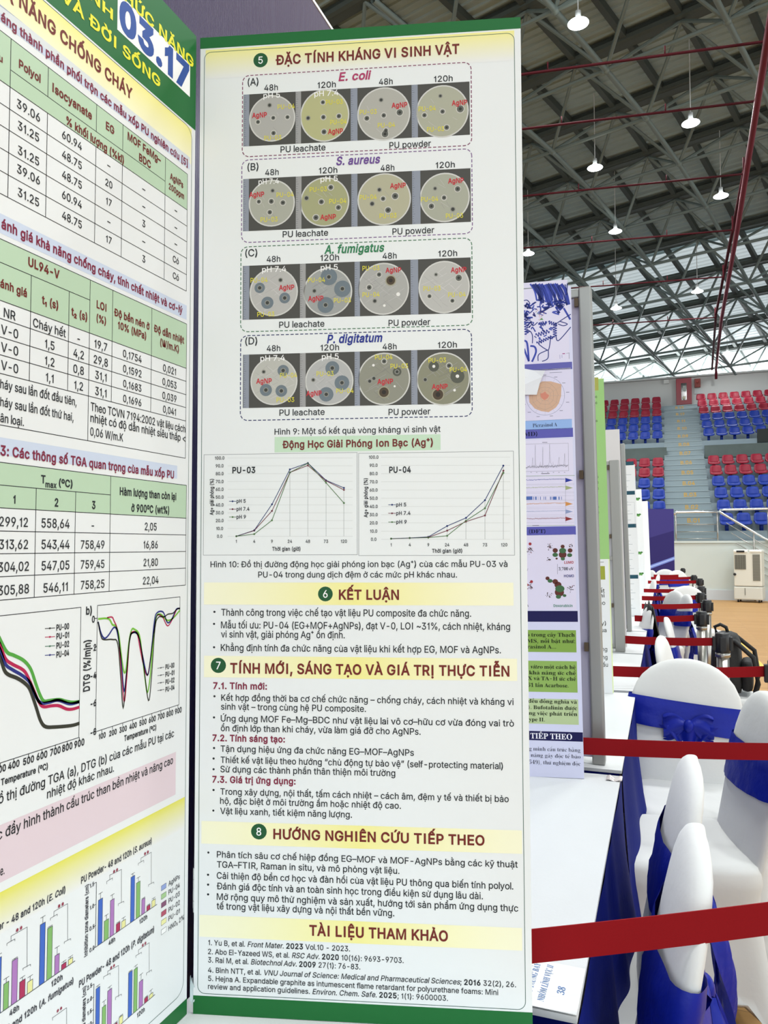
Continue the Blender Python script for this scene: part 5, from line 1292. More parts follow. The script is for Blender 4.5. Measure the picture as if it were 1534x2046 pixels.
# One line per printed element, grouped by board and by what it is: T/M/V text, Q field, L/S line, O disc, R frame, B/F band ...
PRINTS = r'''#wing/green_edge_strip.top
Q|0,1185.6 400,1185.6 400,1200 0,1200|gr|1
#wing/green_edge_strip.bottom
Q|0,0 400,0 400,21.7 0,21.7|gr|1
#wing/border_line
R|5.5|24.3|392.2|1180.5|9|0.7|dg|0
#wing/section_heading.5
F|7.1|1146|392.2|1183.6|ye|wp
O|77.8|1166.1|9.2|9.3|bd|2
M|5|77.8|1161.6|0.93|9|r|wh
T|ĐẶC TÍNH KHÁNG VI SINH VẬT|97.1|1159|228.6|11.7|b|br
#wing/culture_dish_figure.A
R|54.9|1043.2|339.7|1147.3|9|1.1|mb|1
T|(A)|61.5|1134.3|13.7|9|r|k
T|E. coli|176.3|1133.4|40.9|10.3|bi|mg
T|48h|82.7|1126.2|17.2|7.6|r|k
T|120h|150.2|1125.7|22.8|7.5|r|k
T|48h|226.7|1125.3|17|7.5|r|k
T|120h|294.5|1124.8|22.7|7.4|r|k
Q|56.2,1056.5 337.6,1056.5 337.6,1123 56.2,1123|4a4a46|1
Q|56.6,1056.5 63.6,1056.5 63.6,1123 56.6,1123|8b93a0|2
K|56.6|1056.5|1123
Q|122.5,1056.5 129.3,1056.5 129.3,1123 122.5,1123|9a9c9c|2
K|122.5|1056.5|1123
Q|191.5,1056.5 199.9,1056.5 199.9,1123 191.5,1123|8b93a0|2
K|191.5|1056.5|1123
Q|266.9,1056.5 274.4,1056.5 274.4,1123 266.9,1123|8b93a0|2
K|266.9|1056.5|1123
O|92.8|1090.5|29.3|29.7|c9ccc8|2
O|92.8|1090.5|27.7|28|a9aaa6|3
O|159|1090.5|30.9|33.4|c9ccc8|2
O|159|1090.5|29.2|31.7|b0b284|3
O|232.5|1088.3|32.8|33.7|c9ccc8|2
O|232.5|1088.3|31.2|32|abaca4|3
O|304.4|1087.5|32.1|32.9|c9ccc8|2
O|304.4|1087.5|30.5|31.3|a7aa98|3
X|92.8|1090.5|28.5|a9aaa6|8
X|159|1090.5|30.1|b0b284|8
X|232.5|1088.3|32|abaca4|8
X|304.4|1087.5|31.3|a7aa98|8
O|89.5|1107.5|3.1|3.1|8d8f88|6
O|89.5|1107.5|1.9|2|3c3e3a|7
O|94.2|1091|3.6|3.6|c2c4bd|6
O|94.2|1091|2.5|2.5|5f625c|7
O|94.2|1091|1.1|1.1|33342f|8
O|74.8|1086.8|3.6|3.6|c2c4bd|6
O|74.8|1086.8|2.5|2.5|5f625c|7
O|74.8|1086.8|1.1|1.1|33342f|8
O|112.2|1090.9|3.6|3.6|c2c4bd|6
O|112.2|1090.9|2.5|2.5|5f625c|7
O|112.2|1090.9|1.1|1.1|33342f|8
O|94.6|1071.5|3.9|3.9|c2c4bd|6
O|94.6|1071.5|2.8|2.8|5f625c|7
O|94.6|1071.5|1.2|1.3|33342f|8
O|156.8|1107.3|3.6|3.6|c2c4bd|6
O|156.8|1107.3|2.5|2.5|5f625c|7
O|156.8|1107.3|1.1|1.1|33342f|8
O|157.4|1088.3|3.8|3.9|c2c4bd|6
O|157.4|1088.3|2.7|2.8|5f625c|7
O|157.4|1088.3|1.2|1.3|33342f|8
O|176.8|1088.6|3.8|3.9|c2c4bd|6
O|176.8|1088.6|2.7|2.8|5f625c|7
O|176.8|1088.6|1.2|1.2|33342f|8
O|138.2|1088.3|3|3.1|8d8f88|6
O|138.2|1088.3|1.9|1.9|3c3e3a|7
O|158.2|1069.7|4.1|4.2|c2c4bd|6
O|158.2|1069.7|3|3.1|5f625c|7
O|158.2|1069.7|1.4|1.4|33342f|8
O|229.3|1106.1|3|3|8d8f88|6
O|229.3|1106.1|1.9|1.9|3c3e3a|7
O|252.2|1089.1|4.8|5|c2c4bd|6
O|252.2|1089.1|3.8|3.9|5f625c|7
O|252.2|1089.1|1.7|1.7|33342f|8
O|232.5|1086.4|3.8|3.9|c2c4bd|6
O|232.5|1086.4|2.7|2.8|5f625c|7
O|232.5|1086.4|1.2|1.2|33342f|8
O|211.6|1083.9|4.1|4.1|c2c4bd|6
O|211.6|1083.9|3|3|5f625c|7
O|211.6|1083.9|1.3|1.4|33342f|8
O|235.1|1067.5|3.5|3.6|c2c4bd|6
O|235.1|1067.5|2.4|2.5|5f625c|7
O|235.1|1067.5|1.1|1.1|33342f|8
O|234|1062.9|5.1|5.2|c2c4bd|6
O|234|1062.9|4|4.1|5f625c|7
O|234|1062.9|1.8|1.9|33342f|8
O|302.1|1106.9|2.7|2.7|8d8f88|6
O|302.1|1106.9|1.6|1.6|3c3e3a|7
O|326.2|1089.3|5.3|5.5|c2c4bd|6
O|326.2|1089.3|4.2|4.4|5f625c|7
O|326.2|1089.3|1.9|2|33342f|8
O|304.6|1087.2|3.7|3.8|c2c4bd|6
O|304.6|1087.2|2.7|2.7|5f625c|7
O|304.6|1087.2|1.2|1.2|33342f|8
O|282.5|1083.8|3.7|3.8|c2c4bd|6
O|282.5|1083.8|2.7|2.7|5f625c|7
O|282.5|1083.8|1.2|1.2|33342f|8
O|309.5|1067|4|4.1|c2c4bd|6
O|309.5|1067|2.9|3|5f625c|7
O|309.5|1067|1.3|1.4|33342f|8
T|PU-04|99.7|1101.6|21.6|5.9|r|yl
T|PU-03|82.9|1062.6|21.6|5.9|r|yl
T|PU-03|160.4|1104.1|21.3|5.8|r|yl
T|PU-04|166.1|1078.4|20.5|5.8|r|yl
T|PU-03|202.7|1089.1|21.1|5.8|r|yl
T|PU-04|225.1|1071.2|21.3|5.8|r|yl
T|PU-04|275.5|1089.1|20.9|5.8|r|yl
T|PU-03|285.5|1062.8|20.8|5.7|r|yl
T|AgNP|67.2|1092.4|18.9|6.2|b|rd
T|AgNP|163.1|1066.6|18.8|6.1|b|rd
T|AgNP|242.2|1095.3|19.4|6.1|b|rd
T|AgNP|315.9|1094.1|18.6|6|b|rd
T|pH 5|81.6|1116.6|21.1|7|r|wh
T|pH 7.4|146.1|1115.2|30.2|7|r|wh
T|PU leachate|103.5|1046.3|56.6|7.8|r|k
T|PU powder|239.3|1044.5|50.9|7.7|r|k
#wing/culture_dish_figure.A2
R|54.5|934.3|339.6|1039.1|9|1.1|pb|1
T|(B)|61.7|1025.6|13.9|8.9|r|k
T|S. aureus|173.5|1026.8|54.5|10.2|bi|pu
T|48h|84.2|1018.1|17.1|7.5|r|k
T|120h|151.9|1017.2|22.9|7.4|r|k
T|48h|228.4|1016.7|16.9|7.4|r|k
T|120h|295.9|1016.9|23.1|7.3|r|k
Q|56.2,948.6 337.9,948.6 337.9,1014.9 56.2,1014.9|4a4a46|1
Q|56.3,948.6 63.6,948.6 63.6,1014.9 56.3,1014.9|8b93a0|2
K|56.3|948.6|1014.9
Q|122.9,948.6 130,948.6 130,1014.9 122.9,1014.9|9a9c9c|2
K|122.9|948.6|1014.9
Q|192.2,948.6 199.7,948.6 199.7,1014.9 192.2,1014.9|8b93a0|2
K|192.2|948.6|1014.9
Q|266.9,948.6 277,948.6 277,1014.9 266.9,1014.9|8b93a0|2
K|266.9|948.6|1014.9
O|92.6|982.7|29.2|29.6|c9ccc8|2
O|92.6|982.7|27.5|28|a5a89c|3
O|159|981.3|30.7|31.1|c9ccc8|2
O|159|981.3|29.1|29.5|9fa27c|3
O|232.6|981.3|32.9|32.5|c9ccc8|2
O|232.6|981.3|31.3|30.9|adad94|3
O|306.5|980.1|30.4|30.7|c9ccc8|2
O|306.5|980.1|28.8|29|a3a798|3
X|92.6|982.7|28.4|a5a89c|8
X|159|981.3|29.9|9fa27c|8
X|232.6|981.3|32.1|adad94|8
X|306.5|980.1|29.6|a3a798|8
O|93.7|998.4|2.8|2.8|8d8f88|6
O|93.7|998.4|1.7|1.7|3c3e3a|7
O|76.3|985.3|3.6|3.6|c2c4bd|6
O|76.3|985.3|2.5|2.5|5f625c|7
O|76.3|985.3|1.1|1.1|33342f|8
O|92.1|984.9|4.1|4.2|c2c4bd|6
O|92.1|984.9|3|3|5f625c|7
O|92.1|984.9|1.4|1.4|33342f|8
O|106.7|982.6|4.1|4.1|c2c4bd|6
O|106.7|982.6|3|3|5f625c|7
O|106.7|982.6|1.4|1.4|33342f|8
O|90.2|971.2|3.9|3.9|c2c4bd|6
O|90.2|971.2|2.8|2.8|5f625c|7
O|90.2|971.2|1.2|1.2|33342f|8
O|166.6|999.1|4.1|4.1|c2c4bd|6
O|166.6|999.1|3|3|5f625c|7
O|166.6|999.1|1.3|1.4|33342f|8
O|136.3|987|3.3|3.3|8d8f88|6
O|136.3|987|2.2|2.2|3c3e3a|7
O|154.9|981.5|4.1|4.1|c2c4bd|6
O|154.9|981.5|3|3|5f625c|7
O|154.9|981.5|1.4|1.4|33342f|8
O|176.1|973.4|4.1|4.1|c2c4bd|6
O|176.1|973.4|3|3|5f625c|7
O|176.1|973.4|1.3|1.4|33342f|8
O|148.1|962|4.4|4.4|c2c4bd|6
O|148.1|962|3.3|3.3|5f625c|7
O|148.1|962|1.5|1.5|33342f|8
O|226.8|993.3|3|3|8d8f88|6
O|226.8|993.3|1.9|1.9|3c3e3a|7
O|231.3|981.9|3.8|3.8|c2c4bd|6
O|231.3|981.9|2.7|2.7|5f625c|7
O|231.3|981.9|1.2|1.2|33342f|8
O|217.8|976.2|3.2|3.3|8d8f88|6
O|217.8|976.2|2.2|2.2|3c3e3a|7
O|246.1|984.5|4.8|4.9|c2c4bd|6
O|246.1|984.5|3.8|3.8|5f625c|7
O|246.1|984.5|1.7|1.7|33342f|8
O|237.4|967.4|4.6|4.6|c2c4bd|6
O|237.4|967.4|3.5|3.5|5f625c|7
O|237.4|967.4|1.6|1.6|33342f|8
O|294.9|991.7|2.7|2.7|8d8f88|6
O|294.9|991.7|1.6|1.6|3c3e3a|7
O|322.2|989.9|4.2|4.3|c2c4bd|6
O|322.2|989.9|3.2|3.3|5f625c|7
O|322.2|989.9|1.4|1.5|33342f|8
O|305.7|979.8|3.7|3.8|c2c4bd|6
O|305.7|979.8|2.6|2.7|5f625c|7
O|305.7|979.8|1.2|1.2|33342f|8
O|290.3|969.9|4.2|4.3|c2c4bd|6
O|290.3|969.9|3.2|3.3|5f625c|7
O|290.3|969.9|1.4|1.5|33342f|8
O|316.2|965|3.2|3.2|8d8f88|6
O|316.2|965|2.1|2.2|3c3e3a|7
T|PU-04|98.7|989.8|21.5|5.8|r|yl
T|PU-03|78.6|959.3|21.5|5.8|r|yl
T|PU-03|140.4|994.6|21.3|5.8|r|yl
T|PU-04|164.7|978.7|21.2|5.8|r|yl
T|PU-04|202.4|981.9|21|5.7|r|yl
T|PU-03|226.9|957.6|20.9|5.7|r|yl
T|PU-04|277.8|976|20.7|5.7|r|yl
T|PU-03|307.7|954.1|20.8|5.7|r|yl
T|AgNP|64.1|991.4|18.9|6.1|b|rd
T|AgNP|153.6|959.2|19.3|6|b|rd
T|AgNP|239.9|994.5|19.3|6|b|rd
T|AgNP|310.6|997.2|19|6|b|rd
T|pH 7.4|75.9|1006.9|25.7|6.9|r|wh
T|pH 5|153.8|1006.6|21.5|6.9|r|wh
T|PU leachate|106.5|938.8|56.8|7.7|r|k
T|PU powder|242.6|936.7|50.9|7.6|r|k
#wing/culture_dish_figure.B
R|53.9|822.1|338.7|928.8|9|1.1|gb|1
T|(C)|59.4|916.6|15.2|8.8|r|k
T|A. fumigatus|158.5|916.3|74.2|10.1|bi|gn
T|48h|86.5|908.4|17.1|7.4|r|k
T|120h|153.8|907.5|23.1|7.4|r|k
T|48h|230.5|907|17.1|7.3|r|k
T|120h|298.3|907.2|22.7|7.3|r|k
Q|56.4,837.1 337.1,837.1 337.1,904.9 56.4,904.9|4a4a46|1
Q|57.1,837.1 64.6,837.1 64.6,904.9 57.1,904.9|8b93a0|2
K|57.1|837.1|904.9
Q|128.3,837.1 135.4,837.1 135.4,904.9 128.3,904.9|9a9c9c|2
K|128.3|837.1|904.9
Q|196,837.1 202.5,837.1 202.5,904.9 196,904.9|8b93a0|2
K|196|837.1|904.9
Q|264.4,837.1 273.7,837.1 273.7,904.9 264.4,904.9|8b93a0|2
K|264.4|837.1|904.9
O|95.4|870.7|30.4|30.4|c9ccc8|2
O|95.4|870.7|28.7|28.8|b2b3b0|3
O|162.8|868.6|30.3|30.2|c9ccc8|2
O|162.8|868.6|28.6|28.6|9a9e9c|3
O|231.2|870.1|31.4|32.2|c9ccc8|2
O|231.2|870.1|29.9|30.6|a6a8a4|3
O|304.9|869.7|31|32.2|c9ccc8|2
O|304.9|869.7|29.4|30.6|b4b6b2|3
X|95.4|870.7|29.6|b2b3b0|34
X|162.8|868.6|29.4|9a9e9c|34
X|231.2|870.1|30.6|a6a8a4|34
X|304.9|869.7|30.2|b4b6b2|34
O|77.8|876.5|6.6|6.6|6b7880|5
O|87.5|857.5|7.7|7.7|6b7880|5
O|109.2|862.8|6.8|6.8|6b7880|5
O|164.2|887.1|10.3|10.4|6b7880|5
O|180.9|871.8|10.2|10.3|6b7880|5
O|160.1|852.4|10|10|6b7880|5
O|77.8|876.5|3.3|3.3|8d8f88|6
O|77.8|876.5|2.2|2.2|3c3e3a|7
O|87.5|857.5|3.3|3.3|8d8f88|6
O|87.5|857.5|2.2|2.2|3c3e3a|7
O|109.2|862.8|3.3|3.3|8d8f88|6
O|109.2|862.8|2.2|2.2|3c3e3a|7
O|103.9|885.4|3|3|8d8f88|6
O|103.9|885.4|1.9|1.9|3c3e3a|7
O|164.2|887.1|3.3|3.3|8d8f88|6
O|164.2|887.1|2.2|2.2|3c3e3a|7
O|180.9|871.8|3.2|3.3|8d8f88|6
O|180.9|871.8|2.2|2.2|3c3e3a|7
O|160.1|852.4|3.2|3.3|8d8f88|6
O|160.1|852.4|2.2|2.2|3c3e3a|7
O|146.2|870.3|3|3|8d8f88|6
O|146.2|870.3|1.9|1.9|3c3e3a|7
O|226.1|887.8|3.7|3.8|c2c4bd|6
O|226.1|887.8|2.7|2.7|5f625c|7
O|226.1|887.8|1.2|1.2|33342f|8
O|214|872.3|4|4.1|c2c4bd|6
O|214|872.3|2.9|3|5f625c|7
O|214|872.3|1.3|1.3|33342f|8
O|220.7|855.3|2.9|3|8d8f88|6
O|220.7|855.3|1.9|1.9|3c3e3a|7
O|295.3|885.3|2.4|2.4|8d8f88|6
O|295.3|885.3|1.3|1.3|3c3e3a|7
O|322.6|880.3|4.7|4.8|c2c4bd|6
O|322.6|880.3|3.7|3.8|5f625c|7
O|322.6|880.3|1.7|1.7|33342f|8
O|287.2|859|3.4|3.5|c2c4bd|6
O|287.2|859|2.4|2.4|5f625c|7
O|287.2|859|1.1|1.1|33342f|8
O|314.8|852.5|3.4|3.5|c2c4bd|6
O|314.8|852.5|2.4|2.4|5f625c|7
O|314.8|852.5|1.1|1.1|33342f|8
O|240.3|880|6.7|6.8|9c9a84|6
O|240.3|880|5.3|5.4|4b3f30|7
O|240.3|880|2.4|2.4|2f2a24|8
O|249.3|862.7|2.4|2.4|e4e6e2|7
O|232.4|849.3|1.6|1.6|e4e6e2|7
T|PU-04|66.2|883.4|21.5|5.8|r|yl
T|PU-03|74.9|840.4|21.4|5.7|r|yl
T|PU-04|138.3|881.1|21.2|5.7|r|yl
T|PU-03|170.4|854.7|21|5.7|r|yl
T|PU-03|205.7|893.4|20.9|5.7|r|yl
T|PU-04|205.7|860.6|20.9|5.7|r|yl
T|PU-03|280.1|865.6|20.6|5.6|r|yl
T|PU-04|309.8|857.1|21|5.6|r|yl
T|AgNP|102|872.9|19.2|6|b|rd
T|AgNP|138.4|857.9|19|6|b|rd
T|AgNP|233.9|889.8|19.2|5.9|b|rd
T|AgNP|313.2|887.3|18.7|5.9|b|rd
T|pH 7.4|80.8|895.9|30.2|6.9|r|wh
T|pH 5|154.1|895.8|21.2|6.8|r|wh
T|PU leachate|102.4|825.7|56.3|7.6|r|k
T|PU powder|237.4|823.9|50.6|7.5|r|k
#wing/culture_dish_figure.B2
R|54.1|711.9|337.4|817.2|9|1.1|nb|1
T|(D)|59.9|806.1|15.1|8.7|r|k
T|P. digitatum|161.7|805|68.2|10|bi|nv
T|48h|86.9|796.9|17|7.3|r|k
T|120h|153.9|796|22.9|7.3|r|k
T|48h|230.1|795.2|17|7.2|r|k
T|120h|297|795.4|22.8|7.2|r|k
Q|57.1,727.2 335.5,727.2 335.5,793.6 57.1,793.6|4a4a46|1
Q|57.7,727.2 64.8,727.2 64.8,793.6 57.7,793.6|8b93a0|2
K|57.7|727.2|793.6
Q|128.4,727.2 135.5,727.2 135.5,793.6 128.4,793.6|9a9c9c|2
K|128.4|727.2|793.6
Q|195.8,727.2 202.2,727.2 202.2,793.6 195.8,793.6|8b93a0|2
K|195.8|727.2|793.6
Q|264.7,727.2 272.1,727.2 272.1,793.6 264.7,793.6|8b93a0|2
K|264.7|727.2|793.6
O|96|759.9|29.4|29.8|c9ccc8|2
O|96|759.9|27.8|28.2|b5b7b0|3
O|164.6|758.3|29.8|29.6|c9ccc8|2
O|164.6|758.3|28.2|28|aeb1b0|3
O|231.6|759.4|31.8|32.1|c9ccc8|2
O|231.6|759.4|30.2|30.5|8b8d80|3
O|303.1|757.7|32.1|32.4|c9ccc8|2
O|303.1|757.7|30.6|30.8|868874|3
X|96|759.9|28.6|b5b7b0|34
X|164.6|758.3|29|aeb1b0|34
X|231.6|759.4|31|8b8d80|34
X|303.1|757.7|31.4|868874|34
O|107.5|772.6|7.1|7|6b7880|5
O|86|749|7.6|7.6|6b7880|5
O|105.3|747.5|7.3|7.3|6b7880|5
O|168.4|774.1|8.6|8.6|6b7880|5
O|180.2|755.8|9.1|9.1|6b7880|5
O|160.9|742|8.9|8.9|6b7880|5
O|247.5|767.6|5.3|5.3|55584e|5
O|291.9|773.1|6.3|6.4|55584e|5
O|320.1|760.5|8.4|8.5|55584e|5
O|107.5|772.6|3.3|3.2|8d8f88|6
O|107.5|772.6|2.2|2.2|3c3e3a|7
O|86|749|3.3|3.2|8d8f88|6
O|86|749|2.2|2.2|3c3e3a|7
O|105.3|747.5|3.3|3.2|8d8f88|6
O|105.3|747.5|2.2|2.2|3c3e3a|7
O|83.2|771.6|2.7|2.7|8d8f88|6
O|83.2|771.6|1.6|1.6|3c3e3a|7
O|168.4|774.1|3.2|3.2|8d8f88|6
O|168.4|774.1|2.2|2.2|3c3e3a|7
O|180.2|755.8|3.2|3.2|8d8f88|6
O|180.2|755.8|2.1|2.1|3c3e3a|7
O|160.9|742|3.2|3.2|8d8f88|6
O|160.9|742|2.2|2.1|3c3e3a|7
O|144.9|760.1|2.7|2.7|8d8f88|6
O|144.9|760.1|1.6|1.6|3c3e3a|7
O|231.9|780.8|3.7|3.7|c2c4bd|6
O|231.9|780.8|2.7|2.7|5f625c|7
O|231.9|780.8|1.2|1.2|33342f|8
O|247.5|767.6|2.9|2.9|8d8f88|6
O|247.5|767.6|1.9|1.9|3c3e3a|7
O|214.2|756.9|2.9|2.9|8d8f88|6
O|214.2|756.9|1.9|1.9|3c3e3a|7
O|219.3|760.2|2.9|2.9|8d8f88|6
O|219.3|760.2|1.9|1.9|3c3e3a|7
O|310.3|773.5|3.9|4|c2c4bd|6
O|310.3|773.5|2.9|2.9|5f625c|7
O|310.3|773.5|1.3|1.3|33342f|8
O|281.5|757.2|2.9|2.9|8d8f88|6
O|281.5|757.2|1.8|1.9|3c3e3a|7
O|231.5|743.1|7.2|7.2|9c9a84|6
O|231.5|743.1|5.8|5.9|4b3f30|7
O|231.5|743.1|2.6|2.6|2f2a24|8
O|296.7|738.8|7.6|7.7|9c9a84|6
O|296.7|738.8|6.3|6.4|4b3f30|7
O|296.7|738.8|2.8|2.9|2f2a24|8
O|218.8|776.3|1.6|1.6|e4e6e2|7
O|244.5|750|1.3|1.3|e4e6e2|7
O|291.9|773.1|1.8|1.9|e4e6e2|7
O|320.1|760.5|2.1|2.1|e4e6e2|7
O|316.6|743.6|1.6|1.6|e4e6e2|7
T|PU-04|103.7|763.8|21|5.7|r|yl
T|PU-03|99.4|733.6|22|5.7|r|yl
T|PU-03|149|764.6|21|5.7|r|yl
T|PU-04|173.2|743.1|21.2|5.6|r|yl
T|PU-04|220.7|783.2|21.3|5.6|r|yl
T|PU-03|239.6|771.8|21.2|5.6|r|yl
T|PU-03|285.6|777.8|21|5.6|r|yl
T|PU-04|311|765.8|20.6|5.6|r|yl
T|AgNP|73.9|757.2|19.4|6|b|rd
T|AgNP|136.3|740.7|18.9|5.9|b|rd
T|AgNP|223.5|753.2|19.1|5.9|b|rd
T|AgNP|289.4|745.6|18.9|5.8|b|rd
T|pH 7.4|79|785.1|30.6|6.8|r|wh
T|pH 5|155.5|785.2|20.8|6.7|r|wh
T|PU leachate|103|716.9|56|7.5|r|k
T|PU powder|237|715.1|50.4|7.4|r|k
#wing/figure_caption
T|Hình 9: Một số kết quả vòng kháng vi sinh vật|97|693.7|202.4|7.2|r|k
#wing/figure_caption.10
T|Hình 10: Đồ thị đường động học giải phóng ion bạc (Ag⁺) của các mẫu PU-03 và|17.8|532|359.3|7.1|r|k
T|PU-04 trong dung dịch đệm ở các mức pH khác nhau.|77.3|519.5|240.4|7.1|r|k
#wing/chart_title
Q|97.1,690.8 299.3,690.8 299.3,671.9 97.1,671.9|gl|1
T|Động Học Giải Phóng Ion Bạc (Ag⁺)|106.9|677.1|183.3|8.5|b|br
#wing/line_chart.PU-03
L|8.6,546.8 198.6,546.8 198.6,670.3 8.6,670.3 8.6,546.8|0.5|8a8f92|2
M|100.0|28.5|664.1|0.85|3.8|b|5a5e60
L|38.4,665.9 193.2,663.7|0.3|c3c9c8|1
M|90.0|28.5|654.4|0.85|3.8|b|5a5e60
L|38.4,656.2 193.2,654.2|0.3|c3c9c8|1
M|80.0|28.6|644.8|0.85|3.8|b|5a5e60
L|38.5,646.6 193.2,644.7|0.3|c3c9c8|1
M|70.0|28.7|635.1|0.85|3.8|b|5a5e60
L|38.6,636.9 193.2,635.2|0.3|c3c9c8|1
M|60.0|28.7|625.5|0.85|3.8|b|5a5e60
L|38.6,627.3 193.2,625.7|0.3|c3c9c8|1
M|50.0|28.8|615.9|0.85|3.8|b|5a5e60
L|38.7,617.7 193.1,616.2|0.3|c3c9c8|1
M|40.0|28.8|606.3|0.85|3.8|b|5a5e60
L|38.7,608.1 193.1,606.8|0.3|c3c9c8|1
M|30.0|28.9|596.7|0.85|3.8|b|5a5e60
L|38.8,598.5 193.1,597.3|0.3|c3c9c8|1
M|20.0|29|587.1|0.85|3.8|b|5a5e60
L|38.8,588.9 193.1,587.9|0.3|c3c9c8|1
M|10.0|29|577.5|0.85|3.7|b|5a5e60
L|38.9,579.3 193.1,578.4|0.3|c3c9c8|1
M|0.0|29.1|567.9|0.85|3.7|b|5a5e60
L|38.9,569.7 193.1,569|0.3|c3c9c8|1
M|1|49.9|561.7|0.85|3.7|b|5a5e60
M|4|72.2|561.6|0.85|3.7|b|5a5e60
M|9|94.2|561.5|0.85|3.7|b|5a5e60
M|24|116.3|561.4|0.85|3.7|b|5a5e60
M|48|138.4|561.3|0.85|3.7|b|5a5e60
M|73|160.6|561.2|0.85|3.7|b|5a5e60
M|120|182.4|561.2|0.85|3.7|b|5a5e60
L|49.9,569.7 72.2,576.8 94.1,608.4 116.1,650.8 138.3,658.3 160.6,637 182.5,627.5|0.85|c1|4
O|49.9|569.7|1.2|1.2|c1|5
O|72.2|576.8|1.2|1.2|c1|5
O|94.1|608.4|1.2|1.2|c1|5
O|116.1|650.8|1.2|1.2|c1|5
O|138.3|658.3|1.2|1.2|c1|5
O|160.6|637|1.2|1.2|c1|5
O|182.5|627.5|1.2|1.2|c1|5
L|49.9,569.7 72.2,576.5 94.1,600.4 116.2,647.1 138.3,655.4 160.6,636.4 182.5,625.1|0.85|c2|4
O|49.9|569.7|1.2|1.2|c2|5
O|72.2|576.5|1.2|1.2|c2|5
O|94.1|600.4|1.2|1.2|c2|5
O|116.2|647.1|1.2|1.2|c2|5
O|138.3|655.4|1.2|1.2|c2|5
O|160.6|636.4|1.2|1.2|c2|5
O|182.5|625.1|1.2|1.2|c2|5
L|49.9,569.7 72.2,572.2 94.1,588.9 116.2,647.1 138.3,658 160.6,634.1 182.5,609.2|0.85|c3|4
O|49.9|569.7|1.2|1.2|c3|5
O|72.2|572.2|1.2|1.2|c3|5
O|94.1|588.9|1.2|1.2|c3|5
O|116.2|647.1|1.2|1.2|c3|5
O|138.3|658|1.2|1.2|c3|5
O|160.6|634.1|1.2|1.2|c3|5
O|182.5|609.2|1.2|1.2|c3|5
L|116.1,650.8 116.3,569.4|0.35|8e9494|2
L|138.3,658.3 138.4,569.3|0.35|8e9494|2
L|160.6,637 160.6,569.2|0.35|8e9494|2
L|182.5,627.5 182.4,569.1|0.35|8e9494|2
T|PU-03|44.5|647.1|28.7|7.3|b|k
V|Ag+ giải phóng (%)|21|595.8|44.4|4.4|b|k
T|Thời gian (giờ)|94.5|551.9|34.8|4.5|b|3a3c40
L|40.6,612.6 49.4,612.5|0.7|c1|3
O|45|612.5|1.1|1.1|c1|4
T|pH 5|49.9|610.6|11.5|4.3|b|4a4d52
L|40.7,602.9 49.4,602.8|0.7|c2|3
O|45|602.9|1.1|1.1|c2|4
T|pH 7.4|50|600.9|16.1|4.3|b|4a4d52
L|40.7,593.3 49.5,593.2|0.7|c3|3
O|45.1|593.2|1.1|1.1|c3|4
T|pH 9|50|591.3|11.7|4.3|b|4a4d52
#wing/line_chart.PU-04
L|200.4,545.8 385.6,545.8 385.6,669.2 200.4,669.2 200.4,545.8|0.5|8a8f92|2
M|100.0|218.8|662.5|0.85|3.7|b|5a5e60
L|227.8,664.2 381.6,662.1|0.3|c3c9c8|1
M|90.0|218.7|652.6|0.85|3.7|b|5a5e60
L|227.7,654.3 381.5,652.3|0.3|c3c9c8|1
M|80.0|218.7|642.6|0.85|3.7|b|5a5e60
L|227.7,644.3 381.4,642.5|0.3|c3c9c8|1
M|70.0|218.7|632.7|0.85|3.7|b|5a5e60
L|227.7,634.4 381.3,632.7|0.3|c3c9c8|1
M|60.0|218.6|622.7|0.85|3.7|b|5a5e60
L|227.6,624.5 381.2,622.9|0.3|c3c9c8|1
M|50.0|218.6|612.8|0.85|3.7|b|5a5e60
L|227.6,614.6 381.1,613.2|0.3|c3c9c8|1
M|40.0|218.6|602.9|0.85|3.7|b|5a5e60
L|227.6,604.7 381,603.4|0.3|c3c9c8|1
M|30.0|218.5|593|0.85|3.7|b|5a5e60
L|227.5,594.8 380.9,593.7|0.3|c3c9c8|1
M|20.0|218.5|583.1|0.85|3.7|b|5a5e60
L|227.5,584.9 380.8,583.9|0.3|c3c9c8|1
M|10.0|218.5|573.2|0.85|3.7|b|5a5e60
L|227.5,575 380.7,574.2|0.3|c3c9c8|1
M|0.0|218.5|563.4|0.85|3.7|b|5a5e60
L|227.4,565.2 380.5,564.5|0.3|c3c9c8|1
M|1|239.5|556.7|0.85|3.7|b|5a5e60
M|4|261.8|556.7|0.85|3.7|b|5a5e60
M|9|284|556.6|0.85|3.6|b|5a5e60
M|24|306.3|556.5|0.85|3.6|b|5a5e60
M|48|328.6|556.4|0.85|3.6|b|5a5e60
M|73|351|556.3|0.85|3.6|b|5a5e60
M|120|373.6|556.3|0.85|3.6|b|5a5e60
L|239.5,565.9 261.8,566.6 284,567.8 306.5,580.7 328.9,590.2 351.5,611.1 373.5,652|0.85|c1|4
O|239.5|565.9|1.2|1.2|c1|5
O|261.8|566.6|1.2|1.2|c1|5
O|284|567.8|1.2|1.2|c1|5
O|306.5|580.7|1.2|1.2|c1|5
O|328.9|590.2|1.2|1.2|c1|5
O|351.5|611.1|1.2|1.2|c1|5
O|373.5|652|1.2|1.2|c1|5
L|239.5,565.9 261.8,566.6 284,567.3 306.5,575.2 328.8,585.8 351.3,592.9 373.5,646|0.85|c2|4
O|239.5|565.9|1.2|1.2|c2|5
O|261.8|566.6|1.2|1.2|c2|5
O|284|567.3|1.2|1.2|c2|5
O|306.5|575.2|1.2|1.2|c2|5
O|328.8|585.8|1.2|1.2|c2|5
O|351.3|592.9|1.2|1.2|c2|5
O|373.5|646|1.2|1.2|c2|5
